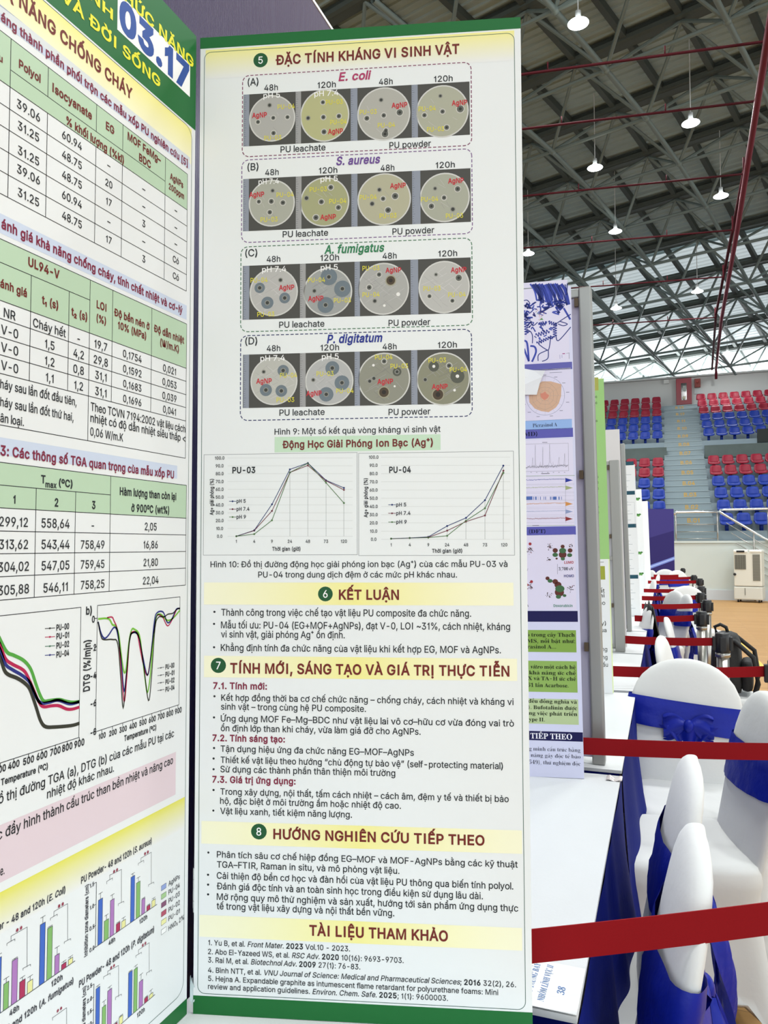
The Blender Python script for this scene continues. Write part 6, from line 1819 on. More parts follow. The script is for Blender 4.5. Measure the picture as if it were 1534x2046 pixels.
L|239.5,565.9 261.8,566.6 284,567 306.4,569 328.8,586.8 351.4,601.5 373.5,643.4|0.85|c3|4
O|239.5|565.9|1.2|1.2|c3|5
O|261.8|566.6|1.2|1.2|c3|5
O|284|567|1.2|1.2|c3|5
O|306.4|569|1.2|1.2|c3|5
O|328.8|586.8|1.2|1.2|c3|5
O|351.4|601.5|1.2|1.2|c3|5
O|373.5|643.4|1.2|1.2|c3|5
L|306.5,580.7 306.4,564.8|0.35|8e9494|2
L|328.9,590.2 328.6,564.7|0.35|8e9494|2
L|351.5,611.1 351.1,564.6|0.35|8e9494|2
L|373.5,652 372.6,564.5|0.35|8e9494|2
T|PU-04|237.5|645.2|26.1|7.1|b|k
V|Ag+ giải phóng (%)|211.1|591.6|47.3|4.2|b|k
T|Thời gian (giờ)|288.3|549|35.8|4.4|b|3a3c40
L|236.3,606.6 245.2,606.5|0.7|c1|3
O|240.8|606.6|1.1|1.1|c1|4
T|pH 5|245.7|604.6|12.1|4.2|b|4a4d52
L|236.2,596.4 245.2,596.3|0.7|c2|3
O|240.7|596.3|1.1|1.1|c2|4
T|pH 7.4|245.7|594.4|17.1|4.2|b|4a4d52
L|236.2,585.8 245.1,585.8|0.7|c3|3
O|240.7|585.8|1.1|1|c3|4
T|pH 9|245.7|583.9|12.6|4.2|b|4a4d52
#wing/section_heading.6
B|9.8|486.5|383.7|513.4|ye|yp
O|159.8|499.7|9|8.9|bd|2
M|6|159.8|495.3|0.93|8.9|r|wh
T|KẾT LUẬN|176.2|493.3|72.4|11.2|b|br
#wing/section_heading.7
B|10.5|398.6|387|424.5|ye|yp
O|28.4|413|9.5|9.2|bd|2
M|7|28.4|408.5|0.93|9|r|wh
T|TÍNH MỚI, SÁNG TẠO VÀ GIÁ TRỊ THỰC TIỄN|43.1|404.1|334.9|11.6|b|br
#wing/section_heading.8
B|8.7|200|390.5|226.7|ye|yp
O|79.3|216.2|9.6|9.3|bd|2
M|8|79.3|211.7|0.93|9|r|wh
T|HƯỚNG NGHIÊN CỨU TIẾP THEO|96.9|208.5|250.3|11.1|b|br
#wing/section_heading.9
B|7|90.5|389.3|116|ye|yp
T|TÀI LIỆU THAM KHẢO|140.5|97.7|163.4|11.5|b|br
#wing/paragraph
T|Thành công trong việc chế tạo vật liệu PU composite đa chức năng.|31.6|473.2|302.4|8.1|r|k
O|23.1|477.7|1.4|1.3|k|2
T|Mẫu tối ưu: PU-04 (EG+MOF+AgNPs), đạt V-0, LOI ~31%, cách nhiệt, kháng|31.4|457.9|347.9|8.1|r|k
O|22.7|463.1|1.4|1.3|k|2
T|vi sinh vật, giải phóng Ag⁺ ổn định.|31.5|446.8|151.8|8.1|r|k
T|Khẳng định tính đa chức năng của vật liệu khi kết hợp EG, MOF và AgNPs.|31.3|430.6|337.1|8|r|k
O|22.9|434.8|1.4|1.3|k|2
#wing/paragraph.1
T|7.1. Tính mới:|22.1|384.8|66.5|7.6|b|mr
T|Kết hợp đồng thời ba cơ chế chức năng – chống cháy, cách nhiệt và kháng vi|32.2|370.7|350.2|7.5|r|k
O|23.8|375.8|1.4|1.3|k|2
T|sinh vật – trong cùng hệ PU composite.|32|360|176.6|7.5|r|k
T|Ứng dụng MOF Fe–Mg–BDC như vật liệu lai vô cơ–hữu cơ vừa đóng vai trò|31.8|345.8|350.8|7.5|r|k
O|23.4|350.4|1.4|1.3|k|2
T|ổn định lớp than khi cháy, vừa làm giá đỡ cho AgNPs.|31.9|334.3|241.6|7.5|r|k
T|7.2. Tính sáng tạo:|21.7|322.3|89|7.5|b|mr
T|Tận dụng hiệu ứng đa chức năng EG–MOF–AgNPs|31.8|309.6|233.6|7.5|r|k
O|23.7|313.8|1.4|1.3|k|2
T|Thiết kế vật liệu theo hướng “chủ động tự bảo vệ” (self-protecting material)|31.9|296.4|337.4|7.4|r|k
O|23.2|301.3|1.4|1.3|k|2
T|Sử dụng các thành phần thân thiện môi trường|31.7|285.3|211.6|7.5|r|k
O|23.3|288.5|1.4|1.3|k|2
T|7.3. Giá trị ứng dụng:|21.8|272.9|102|7.5|b|mr
T|Trong xây dựng, nội thất, tấm cách nhiệt – cách âm, đệm y tế và thiết bị bảo|31.8|258.7|343.8|7.4|r|k
O|23.4|263.8|1.4|1.3|k|2
T|hộ, đặc biệt ở môi trường ẩm hoặc nhiệt độ cao.|31.6|247.7|218.2|7.4|r|k
T|Vật liệu xanh, tiết kiệm năng lượng.|31.7|235.7|160|7.4|r|k
O|23.3|239.4|1.3|1.3|k|2
#wing/paragraph.2
T|Phân tích sâu cơ chế hiệp đồng EG–MOF và MOF-AgNPs bằng các kỹ thuật|28|184.3|357.1|7.3|r|k
O|17.5|189.6|1.3|1.3|k|2
T|TGA–FTIR, Raman in situ, và mô phỏng vật liệu.|28.1|172.4|219.6|7.4|r|k
T|Cải thiện độ bền cơ học và đàn hồi của vật liệu PU thông qua biến tính polyol.|28|159.3|351.7|7.6|r|k
O|17.3|163.4|1.4|1.3|k|2
T|Đánh giá độc tính và an toàn sinh học trong điều kiện sử dụng lâu dài.|28.1|146.9|316.6|7.7|r|k
O|17.4|151.8|1.4|1.3|k|2
T|Mở rộng quy mô thử nghiệm và sản xuất, hướng tới sản phẩm ứng dụng thực|28.2|134.5|357|7.6|r|k
O|17.5|140.3|1.4|1.3|k|2
T|tế trong vật liệu xây dựng và nội thất bền vững.|28.2|123.5|213.2|7.7|r|k
#wing/reference_list
T|1. Yu B, et al. ¬Front Mater¬. ¤2023¤ Vol.10 - 2023.|18.2|81.1|170.8|6.1|r|k
T|2. Abo El-Yazeed WS, et al. ¬RSC Adv.¬ ¤2020¤ 10(16): 9693-9703.|17.9|70.6|234.2|6.1|r|k
T|3. Rai M, et al. ¬Biotechnol Adv.¬ ¤2009¤ 27(1): 76-83.|18|60.9|183.1|6.1|r|k
T|4. Bình NTT, et al. ¬VNU Journal of Science: Medical and Pharmaceutical Sciences¬; ¤2016¤ 32(2), 26.|18.1|49.2|363.5|6|r|k
T|5. Hejna A. Expandable graphite as intumescent flame retardant for polyurethane foams: Mini|18.2|39.4|343|6|r|k
T|review and application guidelines. ¬Environ. Chem. Safe¬. ¤2025¤; 1(1): 9600003.|18.2|30.1|285.2|6|r|k
#centre/green_edge_strip
Q|-800,1078.1 0,1078.1 0,1200 -800,1200|gr|1
#centre/green_edge_strip.bottom
Q|-800,0 0,0 0,18.3 -800,18.3|gr|1
#centre/header_title
T|HỨC NĂNG|-134.3|1154.9|128.3|12.7|b|yt
#centre/header_title.2
T|NGÀNH|-245.1|1119.7|93.3|11|b|yt
#centre/header_title.3
T|VÀ ĐỜI SỐNG|-225.4|1092.2|154.5|11.9|b|yt
#centre/border_line
R|-793|29.1|-7.3|1075.7|14|0.7|dg|0
#centre/section_heading
F|-790|1030.7|-8.3|1075.2|ye|yp
T|NĂNG CHỐNG CHÁY|-274.7|1050.4|155.9|12.3|b|br
T|KHẢ|-315.6|1047.2|35|10.8|b|br
#centre/table_title
Q|-780,1022.9 -11.1,1022.9 -11.1,1038.2 -780,1038.2|lb|1
T|áng thành phần phối trộn các mẫu xốp PU nghiên cứu [5]|-294.2|1024.3|278.4|8.3|b|mr
#centre/table_title.2
T|ánh giá khả năng chống cháy, tính chất nhiệt và cơ-lý|-289|838.4|265.8|8.5|b|mr
Q|-780,833.5 -14.5,833.5 -14.5,851.1 -780,851.1|lb|1
#centre/table_title.3
T|3: Các thông số TGA quan trọng của mẫu xốp PU|-285|637.1|248.5|8.6|b|mr
Q|-780,637.3 -30.1,637.3 -30.1,652.8 -780,652.8|lb|1
#centre/data_table
Q|-620,970.1 -15.6,970.1 -15.6,1014.9 -620,1014.9|gt|1
L|-620,1014.9 -15.6,1014.9|0.75|k|2
L|-282.7,986 -59.2,986|0.75|k|2
L|-620,970.1 -15.6,970.1|0.75|k|2
L|-620,949.7 -15.6,949.7|0.75|k|2
L|-620,930.1 -15.6,930.1|0.75|k|2
L|-620,909.5 -15.6,909.5|0.75|k|2
L|-620,889.2 -15.6,889.2|0.75|k|2
L|-620,868.8 -15.6,868.8|0.75|k|2
L|-282.7,1014.9 -282.7,986|0.75|k|2
L|-282.7,986 -282.7,970.1|0.75|k|2
L|-282.7,970.1 -282.7,868.8|0.75|k|2
L|-238.9,1014.9 -238.9,986|0.75|k|2
L|-238.9,970.1 -238.9,868.8|0.75|k|2
L|-173.7,1014.9 -173.7,986|0.75|k|2
L|-173.7,970.1 -173.7,868.8|0.75|k|2
L|-133.3,1014.9 -133.3,986|0.75|k|2
L|-133.3,970.1 -133.3,868.8|0.75|k|2
L|-59.2,1014.9 -59.2,986|0.75|k|2
L|-59.2,986 -59.2,970.1|0.75|k|2
L|-59.2,970.1 -59.2,868.8|0.75|k|2
L|-15.6,1014.9 -15.6,986|0.75|k|2
L|-15.6,986 -15.6,970.1|0.75|k|2
L|-15.6,970.1 -15.6,868.8|0.75|k|2
M|Polyol|-260.9|994|0.86|7.5|b|br
M|Isocyanate|-207|994.5|0.86|8.3|b|br
M|EG|-153.4|996.4|0.86|8.1|b|br
M|MOF FeMg–|-96.9|1002.7|0.86|8.2|b|br
M|BDC|-96.1|988.5|0.86|8.2|b|br
M|AgNPs|-37.4|993.3|0.76|7.4|b|br
M|200ppm|-37.5|980.3|0.76|7|b|br
M|% khối lượng (%kl)|-173.2|972.2|0.84|7.9|b|br
M|39.06|-261.5|955.9|0.9|8|r|k
M|31.25|-261|936.4|0.9|7.9|r|k
M|31.25|-260.4|913.7|0.9|7.9|r|k
M|39.06|-260|896.1|0.9|7.9|r|k
M|31.25|-259.5|875|0.9|7.9|r|k
M|60.94|-207|955.6|0.9|7.8|r|k
M|48.75|-206.6|936.1|0.9|7.8|r|k
M|48.75|-206.1|916.2|0.9|7.8|r|k
M|60.94|-205.7|896.3|0.9|7.8|r|k
M|48.75|-205.2|876|0.9|7.8|r|k
M|–|-154.5|955.7|0.9|7.3|r|k
M|20|-154|936.3|0.9|7.3|r|k
M|17|-153.6|916.6|0.9|7.3|r|k
M|–|-153.2|895.8|0.9|7.3|r|k
M|17|-152.8|876.4|0.9|7.3|r|k
M|–|-97.6|955.5|0.9|7.8|r|k
M|–|-97.2|935.7|0.9|7.8|r|k
M|3|-96.9|916.2|0.9|7.8|r|k
M|–|-96.5|895.9|0.9|7.8|r|k
M|3|-96.1|876|0.9|7.8|r|k
M|–|-38.4|956|0.9|7.7|r|k
M|–|-38|935.4|0.9|7.7|r|k
M|–|-37.7|915.4|0.9|7.6|r|k
M|Có|-37.4|896|0.9|7.6|r|k
M|Có|-37|876|0.9|7.6|r|k
M|u|-293.4|987|0.93|6.2|b|br
M|PU-00|-320.6|952|0.9|11.5|b|bl
M|PU-01|-320.2|933|0.9|11.5|b|bl
M|PU-02|-319.6|912.1|0.9|11.5|b|bl
M|PU-03|-319.1|892.8|0.9|11.5|b|bl
M|PU-04|-318.6|873.1|0.9|11.5|b|bl
#centre/data_table.1
Q|-620,773.7 -14.1,773.7 -14.1,828.4 -620,828.4|gt|1
L|-620,828.4 -14.1,828.4|0.75|k|2
L|-620,807.5 -178.8,807.5|0.75|k|2
L|-620,773.7 -14.1,773.7|0.75|k|2
L|-620,757.7 -14.1,757.7|0.75|k|2
L|-620,741.3 -14.1,741.3|0.75|k|2
L|-620,725.5 -14.1,725.5|0.75|k|2
L|-620,709.1 -14.1,709.1|0.75|k|2
L|-620,663.6 -14.1,663.6|0.75|k|2
L|-254.5,807.5 -254.5,709.1|0.75|k|2
L|-207.2,807.5 -207.2,709.1|0.75|k|2
L|-178.8,828.4 -178.8,709.1|0.75|k|2
L|-145.4,828.4 -145.4,709.1|0.75|k|2
L|-80.6,828.4 -80.6,709.1|0.75|k|2
L|-14.1,828.4 -14.1,663.6|0.75|k|2
L|-178.8,709.1 -178.8,663.6|0.75|k|2
M|UL94-V|-239.4|815.3|0.84|8.1|b|br
M|ánh giá|-274.1|785.5|0.84|7.2|b|br
M|t₁ (s)|-231.4|785.2|0.84|7.6|b|br
M|t₂ (s)|-193.3|784.9|0.84|7.7|b|br
M|LOI|-162.1|802.6|0.84|7.7|b|br
M|(%)|-162.2|788.6|0.84|7.4|b|br
M|Độ bền nén ở|-113.9|802.2|0.84|7.6|b|br
M|10% (MPa)|-113.6|789.8|0.84|7.6|b|br
M|Độ dẫn nhiệt|-48.2|802.8|0.84|7.8|b|br
M|(W/m.K)|-47.4|789.4|0.84|7.8|b|br
M|NR|-278|760.2|0.88|8.1|r|k
M|V-0|-277.6|744.5|0.88|8.1|r|k
M|V-0|-277.2|728.9|0.88|8.1|r|k
M|V-0|-276.8|712.9|0.88|8.1|r|k
M|Cháy hết|-231.3|760.5|0.88|8.1|r|k
M|1,5|-230.9|744.4|0.88|8.1|r|k
M|1,2|-230.6|728.4|0.88|8.1|r|k
M|1,1|-230.2|712.8|0.88|8.1|r|k
M|-|-193.7|759.9|0.88|8.2|r|k
M|4,2|-193.3|744.5|0.88|8.2|r|k
M|0,8|-193|728.7|0.88|8.2|r|k
M|1,2|-192.6|712.7|0.88|8.2|r|k
M|19,7|-162.2|760.8|0.88|8.3|r|k
M|29,8|-161.9|744.6|0.88|8.3|r|k
M|31,1|-161.5|728.9|0.88|8.3|r|k
M|31,1|-161.2|712.3|0.88|8.3|r|k
M|0,1754|-113|761.2|0.88|7.9|r|k
M|0,1592|-112.7|744.8|0.88|7.9|r|k
M|0,1683|-112.4|728.7|0.88|7.8|r|k
M|0,1696|-112.1|712.5|0.88|7.8|r|k
M|0,021|-47.1|760.7|0.88|8.1|r|k
M|0,053|-46.8|744.5|0.88|8.1|r|k
M|0,039|-46.6|728.3|0.88|8.1|r|k
M|0,041|-46.3|712.4|0.88|8.1|r|k
T|háy sau lần đốt đầu tiên,|-286.6|696.1|91.4|7.9|r|k
T|háy sau lần đốt thứ hai,|-286.2|680.3|87.3|7.9|r|k
T|ân loại.|-285.8|666.3|26|7.6|r|k
T|Theo TCVN 7194:2002 vật liệu cách|-175.5|694.9|160.3|8.5|r|k
T|nhiệt có độ dẫn nhiệt siêu thấp <|-175.6|683.3|160.6|8.5|r|k
T|0,06 W/m.K|-175.6|669.5|49.4|8.3|r|k
#centre/data_table.2
Q|-620,590.8 -11.3,590.8 -11.3,630.8 -620,630.8|gt|1
L|-620,630.8 -11.3,630.8|0.75|k|2
L|-620,610.8 -144.4,610.8|0.75|k|2
L|-620,590.8 -11.3,590.8|0.75|k|2
L|-620,570.5 -11.3,570.5|0.75|k|2
L|-620,550.6 -11.3,550.6|0.75|k|2
L|-620,530.5 -11.3,530.5|0.75|k|2
L|-620,510 -11.3,510|0.75|k|2
L|-243.9,610.8 -243.9,510|0.75|k|2
L|-194.1,610.8 -194.1,510|0.75|k|2
L|-144.4,630.8 -144.4,510|0.75|k|2
L|-11.3,630.8 -11.3,510|0.75|k|2
T|T|-238.5|616.2|5.3|7.2|b|k
T|max|-233.1|612.6|13.9|5.5|b|k
T|(ºC)|-216.4|614.8|17.6|6.9|b|k
M|1|-268.7|595.5|0.8|7.1|b|k
M|2|-219|595.1|0.8|7.6|b|k
M|3|-169.1|595.1|0.8|7.8|b|k
M|Hàm lượng than còn lại|-81|611.8|0.8|8|b|k
M|ở 900ºC (wt%)|-78.2|594.9|0.8|8.1|b|k
M|299,12|-268.8|574.7|0.88|8.3|r|k
M|313,62|-268.3|554.7|0.88|8.3|r|k
M|304,02|-267.8|534.8|0.88|8.3|r|k
M|305,88|-267.3|514.4|0.88|8.3|r|k
M|558,64|-219.4|574.6|0.88|8.6|r|k
M|543,44|-218.9|554.6|0.88|8.6|r|k
M|547,05|-218.5|534.6|0.88|8.6|r|k
M|546,11|-218|513.8|0.88|8.6|r|k
M|-|-169.9|574|0.88|8.4|r|k
M|758,49|-169.4|554.6|0.88|8.3|r|k
M|759,45|-169|534.7|0.88|8.3|r|k
M|758,25|-168.5|514.3|0.88|8.3|r|k
M|2,05|-78.1|574.9|0.88|8.4|r|k
M|16,86|-77.7|554.6|0.88|8.3|r|k
M|21,80|-77.3|534.7|0.88|8.3|r|k
M|22,04|-76.9|514.4|0.88|8.3|r|k
#centre/line_chart.TGA
L|-660,496.4 -184.4,496.4 -184.4,368.7 -660,368.7|0.7|k|2
S|-289.9,492.1 -280.9,475.8 -273.4,464.1 -265.8,460.1 -256.5,455.2 -250.2,449.9 -245.3,443 -240.2,431 -235.1,420 -230.3,413.1 -223.3,412.1 -211.3,410.8 -202.5,407.5 -193.4,404.8 -184.2,403.8|3.2|50a040|4
S|-289.8,487.4 -280.8,471 -274.7,458.3 -267.1,452.4 -257.9,447.4 -252.4,442.9 -247.4,434.7 -241.6,423.7 -236.5,414 -230.7,407.9 -219.8,406.6 -211.2,404.9 -201.4,399.9 -193.3,398.2 -184.1,398.4|3.0|b02050|4
S|-289.7,483.9 -280.7,466.9 -274.6,453.5 -267,447.6 -257.7,441.9 -251.4,437.2 -246.6,432.1 -241.6,422.5 -236.5,414.3 -231.6,411.2 -223.2,410.5 -212.2,410.3 -197,403.9 -184.2,403.7|3.0|26307e|4
S|-289.5,476.8 -280.6,460.3 -275.9,448.9 -271.4,444 -262.3,439.6 -254.5,434.6 -248.1,428.6 -243.9,420.4 -238.8,408.2 -233.7,395.9 -227.7,388.9 -215.9,385.9 -194.7,382.6 -183.8,382.5|3.4|33352c|4
L|-230.4,480.1 -218.1,479.5|0.7|303030|4
O|-224.4|479.8|1.2|0.9|303030|5
T|PU-00|-216.3|476.8|16.2|5.5|b|k
L|-230.2,472.1 -217.9,471.3|0.7|b02050|4
O|-224.2|471.7|1.2|0.9|b02050|5
T|PU-01|-216.1|468.5|16.2|5.5|b|k
L|-230,463.5 -217.7,462.7|0.7|4c7860|4
O|-224|463|1.2|0.9|4c7860|5
T|PU-02|-215.9|459.7|16.2|5.5|b|k
L|-229.8,455.2 -217.5,454.2|0.7|26307e|4
O|-223.8|454.7|1.2|0.9|26307e|5
T|PU-04|-215.7|451.1|16.2|5.5|b|k
M|300|-278.1|360.6|0.8|5.7|b|k
L|-278.1,368.7 -278.1,364.7|0.8|k|2
M|400|-263.4|360.5|0.8|5.8|b|k
L|-263.4,368.7 -263.4,364.7|0.8|k|2
M|500|-246.9|360|0.8|5.9|b|k
L|-246.9,368.7 -246.9,364.7|0.8|k|2
M|600|-231.2|360.2|0.8|6.1|b|k
L|-231.2,368.7 -231.2,364.7|0.8|k|2
M|700|-214.8|360|0.8|6.2|b|k
L|-214.8,368.7 -214.8,364.7|0.8|k|2
M|800|-199.7|360.1|0.8|6.3|b|k
L|-199.7,368.7 -199.7,364.7|0.8|k|2
M|900|-183.7|359.8|0.8|6.4|b|k
L|-183.7,368.7 -183.7,364.7|0.8|k|2
T|Temperature (ºC)|-277|349.1|53.1|5.4|b|k
#centre/line_chart.DTG
L|-161.2,369 -21.9,369 -21.9,496.5 -161.2,496.5 -161.2,369|0.7|k|2
S|-160.1,482.7 -144.9,481.6 -138.6,474.8 -134.3,473.2 -128.9,464 -124.1,440.3 -119.8,423 -116.2,426 -112.3,453.4 -108.2,466.2 -103.7,466.4 -95.5,459.6 -90.5,438.7 -84.1,407.6 -80.3,394.1 -75.8,410.8 -70.7,456.1 -66.2,476.5 -60,479.1 -53.7,476.2 -46,470.8 -35.6,472.2 -21.7,480.8|2.0|74b83c|4
S|-147,482.7 -139.8,482.9 -136.6,479.1 -130,465.5 -123.8,425.7 -118.7,390.9 -114.9,417.1 -111.3,456.2 -107,463.8 -99,460.7 -94.1,445.2 -87.9,426.3 -80.6,413.1 -75.1,433.6 -69.6,463.7 -65,478 -54.9,475.5 -45.3,464.4 -35.6,472.2 -27.9,482.1 -21.7,482.4|1.5|b02050|4
S|-160,479.9 -155.8,468.3 -150.6,462.1 -144.6,464.3 -135.4,471.9 -129.9,462.7 -123.9,433 -119,402.5 -115.1,424.4 -111.3,456.2 -105.8,463 -96.7,458.2 -89.3,435.5 -80.6,413.1 -75.1,433.6 -69.7,471.4 -65,481.1 -53.8,480.9 -45.9,468.4 -38.2,470.9 -29.2,482.2 -21.7,482.4|1.8|26307e|4
S|-160,479.9 -155.7,465.5 -151.6,460.8 -138.2,459.3 -130.1,454 -124.7,418.7 -120.1,384.6 -116,417.3 -111.3,454.7 -105.8,463 -96.7,459 -88,427.8 -78.4,384.7 -73.4,410.4 -68.4,463.6 -62.4,475.7 -52.4,475.3 -44.8,477.8 -35.7,478.2 -27.9,482.1 -21.7,483.2|1.5|33352c|4
M|b)|-173.4|488.6|0.85|7.7|b|k
M|0|-167|479.9|0.8|6.4|b|k
L|-165.2,483.6 -161.2,483.6|0.8|k|2
M|-2|-166.4|451.1|0.8|6.4|b|k
L|-165.2,454.6 -161.2,454.6|0.8|k|2
M|-4|-165.7|423|0.8|6.3|b|k
L|-165.2,426.3 -161.2,426.3|0.8|k|2
M|-6|-165.1|395.2|0.8|6.3|b|k
L|-165.2,398.3 -161.2,398.3|0.8|k|2
M|-8|-164.5|366.4|0.8|6.3|b|k
L|-165.2,369.3 -161.2,369.3|0.8|k|2
V|DTG (%/min)|-170.7|412.1|50.9|8.8|b|k
M|100|-151.5|360.2|0.8|5.3|b|k
L|-152.1,369 -152.1,366|0.8|k|2
M|200|-135.6|359.7|0.8|5.4|b|k
L|-136.2,369 -136.2,366|0.8|k|2
M|300|-119.9|359.6|0.8|5.5|b|k
L|-120.5,369 -120.5,366|0.8|k|2
M|400|-103.8|359.6|0.8|5.6|b|k
L|-104.5,369 -104.5,366|0.8|k|2
M|500|-87.4|359.7|0.8|5.7|b|k
L|-88.1,369 -88.1,366|0.8|k|2
M|600|-71.3|359.6|0.8|5.8|b|k
L|-72,369 -72,366|0.8|k|2
M|700|-55.4|359.6|0.8|5.9|b|k
L|-56.1,369 -56.1,366|0.8|k|2
M|800|-39.4|359.4|0.8|6|b|k
L|-40.1,369 -40.1,366|0.8|k|2
M|900|-23.1|359.4|0.8|6.1|b|k
L|-23.9,369 -23.9,366|0.8|k|2
T|Temperature (ºC)|-117.9|349.2|53.7|5.7|b|k
L|-63.1,418 -50.6,417.6|0.6|505458|4
O|-56.9|417.7|1.3|0.8|505458|5
T|PU-00|-48.5|414.6|16.8|5.4|b|k
L|-62.9,409.7 -50.4,409.1|0.6|505458|4
O|-56.7|409.3|1.3|0.8|505458|5
T|PU-01|-48.4|406|16.8|5.4|b|k
L|-62.8,401.1 -50.3,400.4|0.6|505458|4
O|-56.6|400.7|1.3|0.8|505458|5
T|PU-02|-48.2|397.3|16.8|5.4|b|k
L|-62.6,392.8 -50.1,392|0.6|505458|4
O|-56.4|392.3|1.3|0.8|505458|5
T|PU-04|-48|388.7|16.8|5.4|b|k
#centre/figure_caption
T|ồ thị đường TGA (a), DTG (b) của các mẫu PU tại các|-279.1|333.8|248.1|8.4|r|k
T|nhiệt độ khác nhau.|-224.2|321.6|90.9|8|r|k
#centre/paragraph
Q|-780,265.6 -26.8,265.6 -26.8,315.1 -780,315.1|pk|1
T|c đẩy hình thành cấu trúc than bền nhiệt và nâng cao|-279.4|303.1|246.9|8.6|r|k
T|e.|-275.7|271.5|4.4|7.6|r|k
#centre/section_heading.1
F|-790|221.3|-8.3|257.3|yd|wp
#centre/bar_chart.E_coli
T|PU Powder - 48 and 120h (¬E. Coli¬)|-304.1|225.6|105|5.8|b|3a3c44
Q|-278,154.1 -272.5,154.1 -272.5,201.7 -278,201.7|bb|3
L|-278,154.1 -278,201.7 -272.5,201.7 -272.5,154.1|0.5|3a4048|4
L|-275.2,201.7 -275.2,204.7|0.45|404448|4
L|-278.2,204.7 -272.2,204.7|0.45|404448|4
Q|-269.5,154.1 -264.1,154.1 -264.1,176.6 -269.5,176.6|bg|3
L|-269.5,154.1 -269.5,176.6 -264.1,176.6 -264.1,154.1|0.5|3a4048|4
L|-266.8,176.6 -266.8,180.6|0.45|404448|4
L|-269.8,180.6 -263.8,180.6|0.45|404448|4
Q|-260.9,154.1 -254.8,154.1 -254.8,191.9 -260.9,191.9|bp|3
L|-260.9,154.1 -260.9,191.9 -254.8,191.9 -254.8,154.1|0.5|3a4048|4
L|-257.9,191.9 -257.9,192.9|0.45|404448|4
L|-260.9,192.9 -254.9,192.9|0.45|404448|4
Q|-252.1,154.1 -245.9,154.1 -245.9,169.2 -252.1,169.2|bc|3
L|-252.1,154.1 -252.1,169.2 -245.9,169.2 -245.9,154.1|0.5|3a4048|4
L|-249,169.2 -249,172.2|0.45|404448|4
L|-252,172.2 -246,172.2|0.45|404448|4
Q|-243.2,154.1 -237.2,154.1 -237.2,164.4 -243.2,164.4|by|3
L|-243.2,154.1 -243.2,164.4 -237.2,164.4 -237.2,154.1|0.5|3a4048|4
L|-240.2,164.4 -240.2,168.4|0.45|404448|4
L|-243.2,168.4 -237.2,168.4|0.45|404448|4
Q|-229.5,154.1 -223.4,154.1 -223.4,208.7 -229.5,208.7|bb|3
L|-229.5,154.1 -229.5,208.7 -223.4,208.7 -223.4,154.1|0.5|3a4048|4
L|-226.4,208.7 -226.4,214.7|0.45|404448|4
L|-229.4,214.7 -223.4,214.7|0.45|404448|4
Q|-220.5,154.1 -214.5,154.1 -214.5,201.1 -220.5,201.1|bg|3
L|-220.5,154.1 -220.5,201.1 -214.5,201.1 -214.5,154.1|0.5|3a4048|4
L|-217.5,201.1 -217.5,202.1|0.45|404448|4
L|-220.5,202.1 -214.5,202.1|0.45|404448|4
Q|-210.9,154.1 -205.3,154.1 -205.3,171.5 -210.9,171.5|bp|3
L|-210.9,154.1 -210.9,171.5 -205.3,171.5 -205.3,154.1|0.5|3a4048|4
L|-208.1,171.5 -208.1,178.5|0.45|404448|4
L|-211.1,178.5 -205.1,178.5|0.45|404448|4
Q|-202.3,154.1 -196.3,154.1 -196.3,159.1 -202.3,159.1|bc|3
L|-202.3,154.1 -202.3,159.1 -196.3,159.1 -196.3,154.1|0.5|3a4048|4
L|-199.3,159.1 -199.3,161.1|0.45|404448|4
L|-202.3,161.1 -196.3,161.1|0.45|404448|4
Q|-193.6,154.1 -187.8,154.1 -187.8,159.3 -193.6,159.3|by|3
L|-193.6,154.1 -193.6,159.3 -187.8,159.3 -187.8,154.1|0.5|3a4048|4
L|-190.7,159.3 -190.7,161.3|0.45|404448|4
L|-193.7,161.3 -187.7,161.3|0.45|404448|4
L|-660,154.1 -184.6,154.1|0.7|40444a|5
M|48h|-257.5|145.7|0.85|4.8|b|3a3c44
M|120h|-207.7|145.2|0.85|5.1|b|3a3c44
L|-266.9,208.1 -266.9,210.1 -258.3,209.9 -258.3,208.1|0.45|50545a|4
L|-262.5,210.1 -262.6,214.3 -244.8,214 -244,178.4|0.45|50545a|4
L|-248.6,177.7 -248.6,179.5 -240.1,178.8 -240,177|0.45|50545a|4
L|-217.2,207.3 -217.3,209.2 -208.8,209.2 -208.8,207.5|0.45|50545a|4
L|-212.9,209.1 -213,213.6 -195.7,213.4 -194.9,178.5|0.45|50545a|4
L|-199.2,177.4 -199.3,178.9 -191,178.3 -190.9,176.6|0.45|50545a|4
M|**|-253.9|213.1|0.93|4.8|b|903048
M|**|-204.5|212.1|0.93|5.2|b|903048
#centre/bar_chart.S_aureus
T|PU Powder- 48 and 120h (¬S. aureus¬)|-178.4|225|108.5|6.2|b|3a3c44
Q|-153.5,153.4 -147.3,153.4 -147.3,198.2 -153.5,198.2|bb|3
L|-153.5,153.4 -153.5,198.2 -147.3,198.2 -147.3,153.4|0.5|3a4048|4
L|-150.4,198.2 -150.4,204.2|0.45|404448|4
L|-153.4,204.2 -147.4,204.2|0.45|404448|4
Q|-144.5,153.4 -137.9,153.4 -137.9,173.3 -144.5,173.3|bg|3
L|-144.5,153.4 -144.5,173.3 -137.9,173.3 -137.9,153.4|0.5|3a4048|4
L|-141.2,173.3 -141.2,178.3|0.45|404448|4
L|-144.2,178.3 -138.2,178.3|0.45|404448|4
Q|-135.7,153.4 -129.9,153.4 -129.9,190.2 -135.7,190.2|bp|3
L|-135.7,153.4 -135.7,190.2 -129.9,190.2 -129.9,153.4|0.5|3a4048|4
L|-132.8,190.2 -132.8,195.2|0.45|404448|4
L|-135.8,195.2 -129.8,195.2|0.45|404448|4
